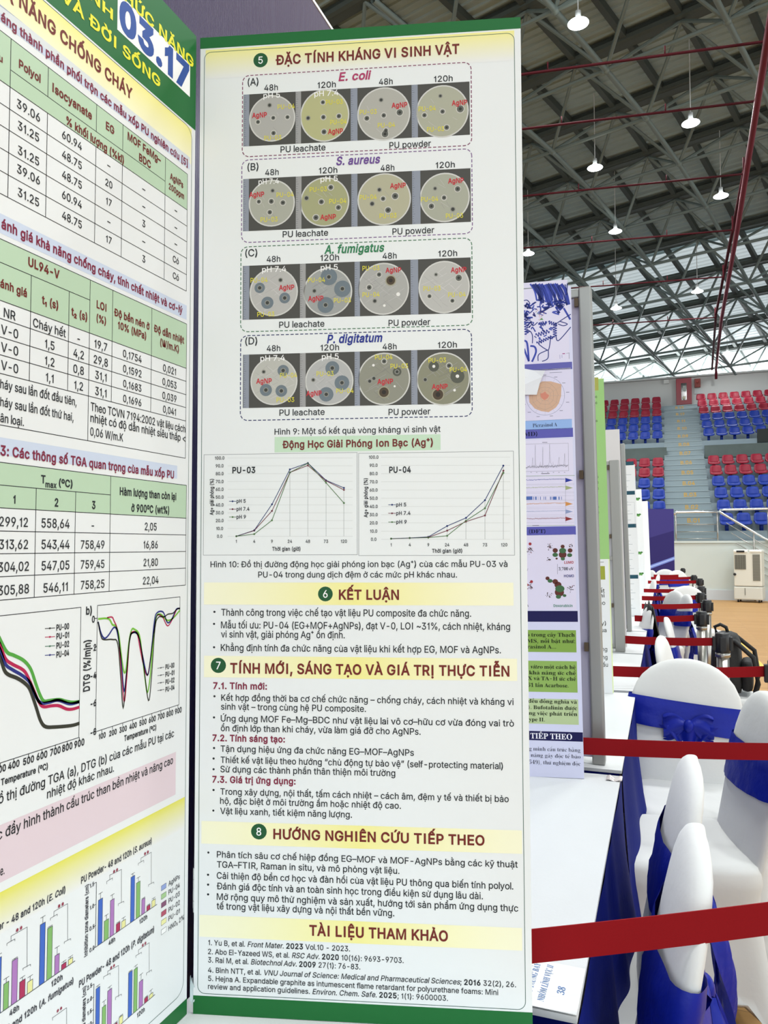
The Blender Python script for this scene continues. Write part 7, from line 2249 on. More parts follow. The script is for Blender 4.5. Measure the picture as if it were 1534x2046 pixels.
Q|-126.4,153.4 -120.4,153.4 -120.4,162 -126.4,162|bc|3
L|-126.4,153.4 -126.4,162 -120.4,162 -120.4,153.4|0.5|3a4048|4
L|-123.4,162 -123.4,163|0.45|404448|4
L|-126.4,163 -120.4,163|0.45|404448|4
Q|-117.9,153.4 -111.8,153.4 -111.8,160.9 -117.9,160.9|by|3
L|-117.9,153.4 -117.9,160.9 -111.8,160.9 -111.8,153.4|0.5|3a4048|4
L|-114.9,160.9 -114.9,163.9|0.45|404448|4
L|-117.9,163.9 -111.9,163.9|0.45|404448|4
Q|-104,153.4 -97.7,153.4 -97.7,201.1 -104,201.1|bb|3
L|-104,153.4 -104,201.1 -97.7,201.1 -97.7,153.4|0.5|3a4048|4
L|-100.8,201.1 -100.8,204.1|0.45|404448|4
L|-103.8,204.1 -97.8,204.1|0.45|404448|4
Q|-94.8,153.4 -88.6,153.4 -88.6,191.3 -94.8,191.3|bg|3
L|-94.8,153.4 -94.8,191.3 -88.6,191.3 -88.6,153.4|0.5|3a4048|4
L|-91.7,191.3 -91.7,196.3|0.45|404448|4
L|-94.7,196.3 -88.7,196.3|0.45|404448|4
Q|-85.7,153.4 -80.1,153.4 -80.1,169.7 -85.7,169.7|bp|3
L|-85.7,153.4 -85.7,169.7 -80.1,169.7 -80.1,153.4|0.5|3a4048|4
L|-82.9,169.7 -82.9,170.7|0.45|404448|4
L|-85.9,170.7 -79.9,170.7|0.45|404448|4
Q|-76.9,153.4 -71,153.4 -71,158.7 -76.9,158.7|bc|3
L|-76.9,153.4 -76.9,158.7 -71,158.7 -71,153.4|0.5|3a4048|4
L|-74,158.7 -74,159.7|0.45|404448|4
L|-77,159.7 -71,159.7|0.45|404448|4
Q|-68.2,153.4 -62.1,153.4 -62.1,160.9 -68.2,160.9|by|3
L|-68.2,153.4 -68.2,160.9 -62.1,160.9 -62.1,153.4|0.5|3a4048|4
L|-65.2,160.9 -65.2,162.9|0.45|404448|4
L|-68.2,162.9 -62.2,162.9|0.45|404448|4
L|-156.7,217.5 -156.7,153.4 -58.9,153.4|0.7|40444a|5
M|1.5|-163.1|215.8|0.85|3.8|b|3a3c44
L|-160.7,217.7 -156.7,217.7|0.6|k|2
M|1.0|-162.6|194.1|0.85|3.8|b|3a3c44
L|-160.7,195.9 -156.7,195.9|0.6|k|2
M|0.5|-162.2|173.5|0.85|3.8|b|3a3c44
L|-160.7,175.1 -156.7,175.1|0.6|k|2
M|0.0|-161.7|152.3|0.85|3.8|b|3a3c44
L|-160.7,153.8 -156.7,153.8|0.6|k|2
V|Inhibition zone diameters (cm)|-167.9|151.2|69.4|4.6|b|3a3c44
M|48h|-132.7|145.9|0.85|4.5|b|3a3c44
M|120h|-82.5|145.3|0.85|4.8|b|3a3c44
L|-141.6,209.5 -141.6,212.3 -133,212.3 -133,209.8|0.45|50545a|4
L|-137.2,212.3 -137.3,216.8 -119.4,215.7 -118.7,181|0.45|50545a|4
L|-123.6,179.6 -123.6,181.7 -114.9,180.8 -114.8,179.1|0.45|50545a|4
L|-92.2,209.1 -92.2,211.3 -83.1,211.4 -83,208.7|0.45|50545a|4
L|-87.7,211.7 -87.8,215.4 -70.2,215.2 -69.5,180.7|0.45|50545a|4
L|-74.2,179.2 -74.3,181.2 -65,180.4 -64.9,178.4|0.45|50545a|4
M|**|-128.6|214.4|0.93|5.1|b|903048
M|**|-78.7|213.8|0.93|5.4|b|903048
Q|-51.5,165 -42.5,165 -42.5,170.4 -51.5,170.4|8fa4d8|3
L|-51.5,165 -42.5,165 -42.5,170.4 -51.5,170.4 -51.5,165|0.4|50545a|4
T|AgNPs|-38.4|164.9|21.4|5.4|r|3a3c44
Q|-51.4,155.3 -42.3,155.3 -42.3,160.7 -51.4,160.7|a0c890|3
L|-51.4,155.3 -42.3,155.3 -42.3,160.7 -51.4,160.7 -51.4,155.3|0.4|50545a|4
T|PU-04|-38.2|154.9|21.4|5.4|r|3a3c44
Q|-51.2,145.7 -42.1,145.7 -42.1,151.1 -51.2,151.1|805070|3
L|-51.2,145.7 -42.1,145.7 -42.1,151.1 -51.2,151.1 -51.2,145.7|0.4|50545a|4
T|PU-03|-38|145.1|21.4|5.4|r|3a3c44
Q|-51,135.6 -41.9,135.6 -41.9,141 -51,141|b05068|3
L|-51,135.6 -41.9,135.6 -41.9,141 -51,141 -51,135.6|0.4|50545a|4
T|PU-02|-37.8|134.9|21.4|5.4|r|3a3c44
Q|-50.8,125.9 -41.7,125.9 -41.7,131.3 -50.8,131.3|e6e8a8|3
L|-50.8,125.9 -41.7,125.9 -41.7,131.3 -50.8,131.3 -50.8,125.9|0.4|50545a|4
T|PU-01|-37.7|125|21.4|5.4|r|3a3c44
Q|-50.6,115.6 -41.6,115.6 -41.6,121 -50.6,121|f2f4f4|3
L|-50.6,115.6 -41.6,115.6 -41.6,121 -50.6,121 -50.6,115.6|0.4|50545a|4
T|HNO₃ 2%|-37.5|114|29.5|5.4|r|3a3c44
#centre/bar_chart.A_fumigatus
T|PU Powder - 48 and 120h (¬A. fumigatus¬)|-311.5|134.1|125|5.5|b|3a3c44
L|-212.3,113.5 -212.4,116 -194.8,115.4 -194.3,94.3|0.45|50545a|4
M|**|-204.1|115.6|0.93|4.6|b|903048
#centre/bar_chart.P_digitatum
T|PU Powder- 48 and 120h (¬P. digitatum¬)|-178.9|125.6|115.2|6.2|b|3a3c44
Q|-155,55.3 -149.4,55.3 -149.4,111.5 -155,111.5|bb|3
L|-155,55.3 -155,111.5 -149.4,111.5 -149.4,55.3|0.5|3a4048|4
L|-152.2,111.5 -152.2,113.5|0.45|404448|4
L|-155.2,113.5 -149.2,113.5|0.45|404448|4
Q|-145.6,55.3 -140.2,55.3 -140.2,88.2 -145.6,88.2|bg|3
L|-145.6,55.3 -145.6,88.2 -140.2,88.2 -140.2,55.3|0.5|3a4048|4
L|-142.9,88.2 -142.9,93.2|0.45|404448|4
L|-145.9,93.2 -139.9,93.2|0.45|404448|4
Q|-137.9,55.3 -131.7,55.3 -131.7,100.2 -137.9,100.2|bp|3
L|-137.9,55.3 -137.9,100.2 -131.7,100.2 -131.7,55.3|0.5|3a4048|4
L|-134.8,100.2 -134.8,103.2|0.45|404448|4
L|-137.8,103.2 -131.8,103.2|0.45|404448|4
Q|-127.2,55.3 -122.6,55.3 -122.6,60.8 -127.2,60.8|bc|3
L|-127.2,55.3 -127.2,60.8 -122.6,60.8 -122.6,55.3|0.5|3a4048|4
L|-124.9,60.8 -124.9,61.8|0.45|404448|4
L|-127.9,61.8 -121.9,61.8|0.45|404448|4
Q|-119.9,55.3 -114.1,55.3 -114.1,63.3 -119.9,63.3|by|3
L|-119.9,55.3 -119.9,63.3 -114.1,63.3 -114.1,55.3|0.5|3a4048|4
L|-117,63.3 -117,64.3|0.45|404448|4
L|-120,64.3 -114,64.3|0.45|404448|4
Q|-105.9,55.3 -99.7,55.3 -99.7,101.7 -105.9,101.7|bb|3
L|-105.9,55.3 -105.9,101.7 -99.7,101.7 -99.7,55.3|0.5|3a4048|4
L|-102.8,101.7 -102.8,102.7|0.45|404448|4
L|-105.8,102.7 -99.8,102.7|0.45|404448|4
Q|-97.1,55.3 -91.2,55.3 -91.2,100.8 -97.1,100.8|bg|3
L|-97.1,55.3 -97.1,100.8 -91.2,100.8 -91.2,55.3|0.5|3a4048|4
L|-94.1,100.8 -94.1,103.8|0.45|404448|4
L|-97.1,103.8 -91.1,103.8|0.45|404448|4
Q|-88.2,55.3 -81.9,55.3 -81.9,83.1 -88.2,83.1|bp|3
L|-88.2,55.3 -88.2,83.1 -81.9,83.1 -81.9,55.3|0.5|3a4048|4
L|-85,83.1 -85,90.1|0.45|404448|4
L|-88,90.1 -82,90.1|0.45|404448|4
Q|-79,55.3 -73.1,55.3 -73.1,60.4 -79,60.4|bc|3
L|-79,55.3 -79,60.4 -73.1,60.4 -73.1,55.3|0.5|3a4048|4
L|-76,60.4 -76,61.4|0.45|404448|4
L|-79,61.4 -73,61.4|0.45|404448|4
Q|-70.8,55.3 -64.3,55.3 -64.3,59.8 -70.8,59.8|by|3
L|-70.8,55.3 -70.8,59.8 -64.3,59.8 -64.3,55.3|0.5|3a4048|4
L|-67.6,59.8 -67.6,63.8|0.45|404448|4
L|-70.6,63.8 -64.6,63.8|0.45|404448|4
L|-158,118.3 -158,55.3 -60.7,55.3|0.7|40444a|5
M|2.5|-164.3|117|0.85|3.8|b|3a3c44
L|-162,118.2 -158,118.2|0.6|k|2
M|2.0|-164.1|104.2|0.85|3.8|b|3a3c44
L|-162,105.4 -158,105.4|0.6|k|2
M|1.5|-163.8|92.2|0.85|3.8|b|3a3c44
L|-162,93.2 -158,93.2|0.6|k|2
M|1.0|-163.5|79.8|0.85|3.8|b|3a3c44
L|-162,80.8 -158,80.8|0.6|k|2
V|Inhibition zone diameters (cm)|-169.5|55|67.7|4.5|b|3a3c44
M|120h|-84.7|47.1|0.85|4.7|b|3a3c44
L|-144.2,115.4 -144.2,117.9 -134.5,116.6 -134.5,114.5|0.45|50545a|4
L|-138.2,116.4 -138.3,120.5 -121.7,117.9 -121,85.1|0.45|50545a|4
L|-125.8,84.9 -125.9,87.5 -116.8,86 -116.7,83.9|0.45|50545a|4
L|-94.3,111.8 -94.4,114.2 -84.8,113.3 -84.8,111.4|0.45|50545a|4
L|-89.9,113.9 -90,118.3 -71.9,117.3 -71.2,84.7|0.45|50545a|4
L|-75.9,84.2 -76,86.4 -67.2,85.6 -67.2,83.4|0.45|50545a|4
M|**|-131.1|118|0.93|4.8|b|903048
M|**|-80.8|116.4|0.93|5|b|903048
#centre/number_sticker
Q|-144.6,1114.2 -12.7,1114.2 -12.7,1155.8 -144.6,1155.8|f4f6f6|5
T|03.17|-141.8|1119.6|127.1|31.6|x|2a4f9c|6
#wing2/green_edge_strip
L|0,1198.5 400,1198.5|2.5|a9b8b4|1
#wing2/protein_picture
Q|270.6,1213.1 392,1213.1 392,1007.8 270.6,1007.8|dcdcee|1
S|301.9,1209.5 312.2,1191.2 316.9,1166.9|4.26606038271836|4656b6|3
S|307.2,1207.7 317.5,1189.6 328.7,1167.5|6.081357077857255|27347f|3
S|312.6,1208.5 322.9,1189.9 324.5,1165.4|7.709902525712241|27347f|3
S|317.9,1205.7 328.2,1189.4 331.9,1158.5|6.927578835514872|27347f|3
S|323.3,1208.4 333.5,1186.2 341.1,1159.7|4.711160696963137|4656b6|3
S|328.7,1207.2 338.8,1183.6 347.8,1152.4|7.361850717671088|31409c|3
S|333.9,1203.9 344.2,1185.6 353.8,1153.4|6.033489501331006|4656b6|3
S|339.3,1205.7 349.5,1187.1 354.8,1162.8|5.038620585578451|31409c|3
S|344.7,1206.7 354.8,1185.5 365.8,1157.6|6.591992332674267|27347f|3
S|350,1206 360.1,1183.7 361.1,1151.8|6.540076423664837|4656b6|3
S|355.3,1205 365.5,1185.4 373.8,1160|6.234115934333568|27347f|3
S|360.7,1205.4 370.8,1186.9 373.5,1153.2|6.461728300514789|3b4cae|3
S|366,1204.8 376,1180.7 379.7,1164.2|5.428336194076892|31409c|3
S|371.2,1201 381.2,1180.2 389.3,1149|4.07275010117323|27347f|3
S|376.5,1203.1 386.7,1185 393.7,1150.2|7.478026140347435|31409c|3
S|327.9,1162.6 326.6,1169.1 324.1,1150.3|2.8601831334373964|31409c|3
S|333.4,1154 329.8,1148.9 348.1,1148.2|3.2058456654965557|31409c|3
S|338.5,1161.3 327.4,1170 328.4,1155.2|2.2788497115735407|31409c|3
S|348.1,1148.9 343.7,1157.5 358.1,1149|4.990098414643317|4a5ab4|3
S|383.7,1149.5 377.2,1151.6 370,1148.8|2.595475116907016|27347f|3
S|371.1,1149.8 359.3,1155 363.5,1152.9|2.540693293026321|27347f|3
S|315.7,1167.9 326.6,1165.9 330.3,1165.3|4.6830469048730725|4a5ab4|3
S|374.1,1142.8 362.5,1145.7 371.8,1131.2|3.631375501150175|31409c|3
S|331.1,1147.9 338.7,1144.8 340.4,1143.3|3.8951430034970587|4a5ab4|3
S|368.8,1154.9 366.1,1155.2 379.5,1155.2|3.809155217846677|31409c|3
S|307.1,1142.2 297.4,1134.6 312.3,1147.2|2.3352499649012737|4a5ab4|3
S|341.6,1152.8 339.2,1155 350.5,1154.6|2.3015759709622925|4a5ab4|3
S|375.1,1161.3 382.8,1155.7 386.1,1156.2|4.6118638980617215|31409c|3
S|316.9,1150.5 325.1,1148.8 325.1,1138.3|3.2068554646108973|31409c|3
S|306.5,1151.7 306.1,1145.2 309.9,1155.3|2.9602229852602457|4a5ab4|3
S|377.2,1155.6 373.5,1163.4 390.7,1152.2|2.4571286627623437|27347f|3
S|335.2,1144.4 344.3,1145.5 322.3,1133.8|4.354731461652348|27347f|3
S|345.5,1153.7 354.5,1148.2 332.3,1143.8|2.4267285498842464|27347f|3
S|379.1,1149.8 369.3,1149.5 375.3,1153.5|4.061520842297243|27347f|3
S|344.1,1156.8 345,1149.6 350.5,1162.8|2.7978148489225587|4a5ab4|3
S|312.6,1145.3 315.2,1144.6 313.2,1143.7|2.7390431966016426|31409c|3
S|365.5,1135.2 368.7,1131.8 368.8,1135.3|4.720929692009727|27347f|3
S|367.1,1147.9 378.2,1147 365.2,1142.4|3.053779676930131|27347f|3
S|366.4,1154.4 370.7,1160.5 354.1,1159.1|4.388871231606422|31409c|3
S|326.7,1139.5 318.8,1134.8 331.6,1128.2|2.0465961313855034|4a5ab4|3
S|379.8,1159 383.8,1161.7 374.1,1165.6|1.8643199807151511|31409c|3
S|368.5,1140.5 380.1,1145.6 370.9,1137.1|3.636366343319825|31409c|3
S|365,1135.7 355.2,1133.8 370,1127.2|3.777174300829814|4a5ab4|3
S|328.1,1139.7 325.7,1138.2 339.8,1131.5|2.790965017500334|31409c|3
S|364.2,1149.1 365,1149.9 373.1,1145|4.90244133037308|27347f|3
S|290.6,1131 282.3,1135.8 291.4,1126.8|3.1524717928260797|27347f|3
S|293.5,1132.4 285.4,1132.8 292.4,1124.1|3.1872661651963075|27347f|3
S|298.3,1137.5 291.4,1141.2 292.2,1130.2|3.7636404464243585|31409c|3
S|287.7,1143.5 284.1,1137.8 280.3,1138.4|3.2975320038607485|4a5ab4|3
S|300.5,1121.3 292.3,1125.2 306,1124.3|3.8883334777976604|31409c|3
S|287.3,1156.1 295.9,1158.3 295.6,1151.3|3.4089180851596117|4a5ab4|3
S|294.2,1150.7 297.9,1156 291.4,1157.6|3.7371922181187465|31409c|3
S|296.2,1148.9 302.1,1148.6 287,1153.6|3.7245225366744963|27347f|3
S|295.8,1121.7 292.5,1123.2 288.9,1127.9|3.957000647945055|27347f|3
S|305.3,1157.8 313.3,1161.8 297.7,1151.8|3.611474702014239|31409c|3
S|290,1159.7 297.1,1158.7 298.3,1158.7|3.409734953598737|4a5ab4|3
S|306.1,1132.1 311.9,1127.3 308.1,1137|3.1623432605473374|27347f|3
S|290.7,1114.3 297.5,1112.5 280.7,1111.8|2.3624719193111696|4a5ab4|3
S|297.2,1104 296.7,1099.6 303.9,1108.9|2.3192767781393986|27347f|3
S|304.3,1112.5 307.7,1110.9 304.7,1103.8|2.576730670349833|31409c|3
S|288.7,1157.3 288.9,1152.9 293.4,1163|3.2871125516068767|27347f|3
S|301.5,1095 305,1099.8 311.6,1088.1|2.920461687785059|31409c|3
S|285.9,1144.5 281.9,1138.7 294.1,1135.4|1.8231145445390007|4a5ab4|3
S|287.4,1134.9 294,1131.1 294.2,1136.4|2.654612278869884|4a5ab4|3
S|293.8,1147.7 293.8,1153.5 294,1146.5|3.0316674539417883|27347f|3
S|302,1109.4 301.1,1113.8 291.5,1103|3.850032630099623|27347f|3
S|290.9,1095.7 298.5,1089.5 288.8,1090.8|2.262363744997785|27347f|3
L|339.6,1108.6 335.7,1111.7|4.743511162135938|31409c|3
L|344.5,1093.9 351.8,1089.7|3.860612118813317|4a5ab4|3
L|323.2,1063.9 326,1058.5|3.4977253473772207|31409c|3
L|346.5,1109.2 347.8,1113.1|2.2805368284321013|4a5ab4|3
L|356.5,1103.2 364.5,1105.3|3.7017535622848166|4a5ab4|3
L|320.3,1073.6 322.9,1066.9|4.69724703695511|4a5ab4|3
L|314,1073 308.6,1077.2|2.104565372921472|27347f|3
L|344.9,1072.4 349.4,1067.6|4.958868413942515|31409c|3
L|322.1,1100.4 329.7,1093.9|4.052353403114814|31409c|3
L|347.6,1096.3 354.7,1093.5|3.481587687974528|31409c|3
L|353.8,1089.2 355.5,1089.2|2.9711335456861843|27347f|3
L|350.5,1066.9 355,1072.7|2.4587452342697578|31409c|3
L|328.3,1092.5 334.4,1086.2|4.0324374961273515|27347f|3
L|331.3,1074.8 338.9,1078.3|3.0447019528979373|4a5ab4|3
L|324.4,1109.8 319,1105.9|4.193861730134847|4a5ab4|3
L|338.9,1108.1 335.6,1105.4|3.178475718879737|31409c|3
W|287.3|1138.3|290.3|1082.6|9|3.1
W|321.9|1104.8|334.8|1108.3|3|3.6
W|312.7|1078.9|344.9|1087.7|5|3.1
W|359.2|1106.5|358.4|1071.4|6|2.9
W|314.4|1058.9|353.1|1073.9|7|2.4
W|343.4|1109.9|364.4|1101.8|4|2.6
S|284.7,1168.5 293.4,1168.9 299.6,1159.6 290.9,1155.8 284.5,1156.3|2.2|27347f|3
S|364.5,1106.2 383.9,1118 397.8,1125.8|2.2|27347f|3
S|371,1110.1 388.8,1102.3 379.2,1098.5 366.6,1103.8|2.2|27347f|3
S|397,1094 366.6,1062 360.6,1077.8|2.2|27347f|3
S|318.6,1056.4 333.2,1044.4 342.7,1041.6 347.6,1067.7|2.2|27347f|3
S|341.7,1040.6 340.1,1019.8 326.1,1012.9|2.2|27347f|3
S|316.5,1014.6 317.9,1030 333.1,1037.8 341.7,1040.6|2.2|27347f|3
S|302.8,1110.5 306.9,1103.6 317.8,1111.7|2.2|27347f|3
S|299.1,1090.8 304.2,1079.4 303.7,1059.6|2.2|27347f|3
S|386,1201.6 390.7,1179.1 385.4,1175.1|2.2|27347f|3
L|391.4,1203.3 390.1,1177|2.2|27347f|3
L|285.8,1120.6 300.8,1117.3|2.2|27347f|3
S|282.8,1067.6 290.8,1060.4 294,1014.9|4.6|3a4aa8|3
S|298.2,1053.3 308.8,1050.4 311.7,1037 301.5,1013.3|4.6|3a4aa8|3
S|283,1047.6 288,1031.8 294,1014.9|4.6|3a4aa8|3
S|381.3,1142.4 388.4,1128.7 396.4,1112.7|4.6|3a4aa8|3
L|333.8,1129.6 332.3,1134.5|0.8|c09080|3
L|309.8,1127.8 314.2,1125.3|0.8|c09080|3
L|327.5,1126.4 328.1,1122.5|0.8|70a060|3
L|328.8,1121.8 324,1118.9|0.8|c09080|3
L|313.8,1135.7 316.3,1140.2|0.8|70a060|3
L|323.6,1121.9 325,1125.4|0.8|d0a0a0|3
L|323.6,1120 324.1,1121.2|0.8|d0a0a0|3
L|336.5,1134.3 338.2,1133.4|0.8|d0a0a0|3
L|322,1124.6 322.4,1124.1|0.8|d0a0a0|3
L|308.3,1136.4 308.1,1133.2|0.8|b04848|3
L|330.8,1135.1 336,1138.2|0.8|c09080|3
L|320.4,1131.5 323.7,1127.6|0.8|b04848|3
L|321.9,1132.1 325.6,1135.2|0.8|c09080|3
L|322.2,1128 321.9,1124.5|0.8|c09080|3
L|314.1,1138.9 314.4,1136.5|0.8|b04848|3
L|327.7,1133.1 326.9,1138|0.8|d0a0a0|3
L|330.2,1126.7 325.8,1127.8|0.8|b04848|3
L|319,1118.7 323.7,1115.2|0.8|c09080|3
L|319.8,1140.4 315.5,1144.7|0.8|b04848|3
L|332,1131.5 332.4,1135.7|0.8|d0a0a0|3
L|317,1138.2 317.1,1137.7|0.8|b04848|3
L|330.4,1127 326.6,1131.1|0.8|d0a0a0|3
L|310.6,1131.8 306.6,1131.3|0.8|b04848|3
L|321.9,1130.6 317,1133.1|0.8|70a060|3
L|324.4,1138.2 329.4,1141.2|0.8|d0a0a0|3
L|316.6,1131.6 318,1134.8|0.8|70a060|3
L|329.3,1120.3 325,1117.8|1.6|4c9a48|3
L|325.9,1118 326.8,1117.7|1.6|4c9a48|3
L|326.2,1120.5 329.4,1117.5|1.6|4c9a48|3
L|326.9,1118 326,1117.7|1.6|4c9a48|3
L|322.8,1118.2 331.3,1117.3|1.6|4c9a48|3
L|327.1,1120.7 329.5,1117.5|1.6|4c9a48|3
L|375.3,1029 381.6,1029|2|a04080|3
L|368.9,1026.8 369.3,1016.9|0.6|2f3f9a|3
L|374.1,1026.4 374.4,1018.8|0.6|2f3f9a|3
L|391.1,1030.8 391.2,1015.5|0.7|404050|3
L|384.8,1029.1 391.5,1029.7|0.6|404050|3
#wing2/section_heading
Q|265.9,1007.8 397.8,1007.8 397.8,989.6 265.9,989.6|6263ae|1
#wing2/section_heading.MD
Q|262.2,844.9 395.6,844.9 395.6,822.4 262.2,822.4|5c5db0|1
T|(MD)|272.9|828.8|37.1|10.1|s|14143c
#wing2/section_heading.DFT
Q|256.8,604.3 396,604.3 396,583.7 256.8,583.7|5a5cb0|1
T|ố (DFT)|271.1|588.9|52.6|9.1|s|14143c
#wing2/section_heading.navy
Q|252.4,399.1 395.1,399.1 395.1,372.9 252.4,372.9|17154e|1
#wing2/section_heading.next
Q|245.7,109.4 399.4,109.4 399.4,87.3 245.7,87.3|16154c|1
T|TIẾP THEO|276.1|91.5|98.1|13.1|s|eceef6
#wing2/radar_chart
Q|265.6,993.4 394.2,993.4 394.2,866.2 265.6,866.2|dadaee|1
Q|262.7,866.8 393.6,866.8 393.6,843.5 262.7,843.5|94b8e8|1
T|Picrasinol A|299.7|850.1|58.3|9.2|sr|1c2038
O|331.4|927.1|46.9|48.6|8088a8|2
O|331.4|927.1|46.2|47.9|dadaee|3
Q|324.9,963.1 346.1,962 371.2,953.3 369.4,924 363.7,906.8 356.1,896.3 338.9,885.8 320.9,889.3 305.1,896.6 292.7,912.6 292,928 303.2,949.4|cfae93|4
L|343.5,926.4 341.5,920.5 337.1,914.5 331.1,914.7 324.8,914.9 320.6,921 319.8,927.7 319.7,934.5 325.8,939.7 331.7,940.6 337.9,938.4 343.6,932.9 344.1,926.4|0.3|8f7f78|5
L|351.6,926 350,914.9 341.3,905.9 330.9,905.4 320.1,907.7 310.4,917.5 309.8,928.2 312.8,938.9 321.1,947.8 331.9,948.1 342.3,946.2 351.1,938.1 351.8,926|0.3|8f7f78|5
L|360.8,925.5 357.6,908 346.3,898.5 330.6,892.4 313.5,898.2 301.7,912.7 300.3,928.7 306.5,944.8 314.6,955.7 332.3,962.2 346.9,954.2 357.2,942.2 363.3,925.4|0.3|8f7f78|5
Q|319.9,933.1 326.3,933.9 331.7,938 334.7,932.4 341,927.6 337.6,921.3 330.1,916.2 325.9,918.6 320.7,924.3|d08a74|6
L|344.1,926.4 378.3,924.6|0.25|9a94a0|5
L|342.3,919.9 371.4,900.8|0.25|9a94a0|5
L|337.5,915.4 353.9,883.9|0.25|9a94a0|5
L|331.1,913.9 330.2,878.6|0.25|9a94a0|5
L|324.8,916 306.8,886.2|0.25|9a94a0|5
L|320.2,921.1 289.9,904.8|0.25|9a94a0|5
L|318.7,927.7 284.1,929.5|0.25|9a94a0|5
L|320.5,934.2 291,953.6|0.25|9a94a0|5
L|325.3,938.8 308.8,970.5|0.25|9a94a0|5
L|331.7,940.2 332.6,975.7|0.25|9a94a0|5
L|338.1,938.1 356,967.8|0.25|9a94a0|5
L|342.6,933 372.6,949.1|0.25|9a94a0|5
L|354.2,972.2 361.8,972|1.0|505468|5
L|372.8,956.5 380.4,956.3|1.0|505468|5
L|381.7,933.1 389.2,933|1.0|505468|5
L|381,908.1 388.6,908|1.0|505468|5
L|365.1,888.2 372.7,888.1|1.0|505468|5
L|341.2,876.3 348.8,876.2|1.0|505468|5
L|309.3,876.3 317,876.1|1.0|505468|5
L|288.3,888 295.9,887.9|1.0|505468|5
L|275.9,908 283.6,907.8|1.0|505468|5
L|327.8,978.8 335.4,978.6|1.0|505468|5
L|343.4,983.4 373,983.2|0.9|70748c|5
#wing2/line_chart
Q|261.8,818.3 394.1,818.3 394.1,728.5 261.8,728.5|dedef0|1
L|261.6,809.5 383.6,807.1 382.9,739.6 260,741.7|0.4|505060|3
L|269.3,751 295.2,751.3 297.6,775.4 298.2,753.5 302.5,755.6 304.6,807.3 304.6,757.9 309.8,749.6 314.4,755.2 315.7,764.4 316.9,750.5 320.6,752.7 322.4,800.9 322.3,750.4 332.1,747.7 337.3,761.3 339.1,807.1 339.7,777.2 340.2,761.2 345.1,751.9 346.5,763.3 347.7,749.5 357.8,753.7 361,774.2 361.5,751.3 372.3,755.5 374.5,782.8 375,748.5 381.5,752.9|0.35|4c4c5c|4
N|269.3|381.4|752.2|3.2|4c4c5c
L|321.4,811.7 333.7,811.4|1.1|303040|4
L|317.2,734.9 337.3,734.7|1.3|303040|4
L|278,739.2 280.7,739.1|0.9|404050|4
L|291.5,738.8 294.2,738.7|0.9|404050|4
L|305,738.3 307.7,738.2|0.9|404050|4
L|318.4,737.9 321.1,737.8|0.9|404050|4
L|331.8,737.4 334.5,737.3|0.9|404050|4
L|345.2,737 347.8,736.9|0.9|404050|4
L|358.5,736.5 361.2,736.5|0.9|404050|4
L|371.8,736.1 374.4,736|0.9|404050|4
L|259.8,730.6 396.9,727.5|0.9|8fae88|3
L|256.9,607.7 393.8,606.3|0.9|8fae88|3
#wing2/line_chart.strips
Q|259.7,729 393.1,729 393.1,605.9 259.7,605.9|dedef0|1
N|268.6|374.6|720|1.3|25359a
Q|374.7,722.1 376.9,721.6 386.8,718.1 392.2,716.1 386.7,714.9 376.7,712 374.5,711.2|25359a|5
N|268.1|374.1|701.1|1.2|9fae7a
Q|374.3,703.4 376.5,702.9 386.3,699.4 391.8,697.5 386.2,696.3 376.2,693.4 374,692.5|9fae7a|5
N|267.2|373.1|661.4|1.8|cf9350
Q|373.3,664.1 375.4,663.6 385.3,660.2 390.7,658.2 385.2,657 375.2,654.1 373,653.2|cf9350|5
N|266.8|372.6|642.4|0.8|8f9fc4
Q|372.8,645.3 375,644.8 384.8,641.4 390.2,639.4 384.7,638.2 374.7,635.3 372.5,634.4|8f9fc4|5
N|266.3|372.2|624.5|1.8|8a2f30
Q|372.3,627.6 374.5,627.1 384.3,623.7 389.8,621.8 384.3,620.6 374.3,617.6 372,616.7|8a2f30|5
Q|267.6,679.5 294.4,679.5 294.4,671 267.6,671|4f6fb4|4
Q|296.8,678.7 298.4,678.7 298.4,670.9 296.8,670.9|4f6fb4|4
Q|301.3,678.6 304.5,678.6 304.5,670.7 301.3,670.7|4f6fb4|4
Q|308,678.4 308.7,678.4 308.7,670.6 308,670.6|4f6fb4|4
Q|313,678.3 314.5,678.3 314.5,670.5 313,670.5|4f6fb4|4
Q|321.4,678.1 322.6,678.1 322.6,670.3 321.4,670.3|4f6fb4|4
Q|325.4,677.9 327,677.9 327,670.1 325.4,670.1|4f6fb4|4
Q|337,677.6 339.1,677.6 339.1,669.8 337,669.8|4f6fb4|4
Q|340.6,677.5 341.7,677.5 341.7,669.7 340.6,669.7|4f6fb4|4
Q|343.7,677.4 352.4,677.4 352.4,669.5 343.7,669.5|4f6fb4|4
Q|357,677.1 359.5,677.1 359.5,669.3 357,669.3|4f6fb4|4
Q|363.6,676.9 364.8,676.9 364.8,669.1 363.6,669.1|4f6fb4|4
L|263.8,710.2 395.3,707.6|0.3|a0a0b4|3
L|263.8,707.9 395.3,705.3|0.3|a0a0b4|3
L|263.4,690.7 394.8,688.3|0.3|a0a0b4|3
L|263.3,687.7 394.7,685.3|0.3|a0a0b4|3
L|263.1,680.8 394.6,678.5|0.3|a0a0b4|3
L|262.9,671.2 394.3,669|0.3|a0a0b4|3
L|262.8,668.4 394.2,666.3|0.3|a0a0b4|3
L|262.5,653.3 393.9,651.4|0.3|a0a0b4|3
L|262.4,649.4 393.8,647.5|0.3|a0a0b4|3
L|262,634 393.4,632.4|0.3|a0a0b4|3
L|262,630.3 393.3,628.7|0.3|a0a0b4|3
L|261.6,615 392.9,613.6|0.3|a0a0b4|3
L|374.6,723.5 373,612.2|0.4|606078|4
L|292.9,607.5 308.6,607.6|1.3|303040|4
#wing2/molecule_picture
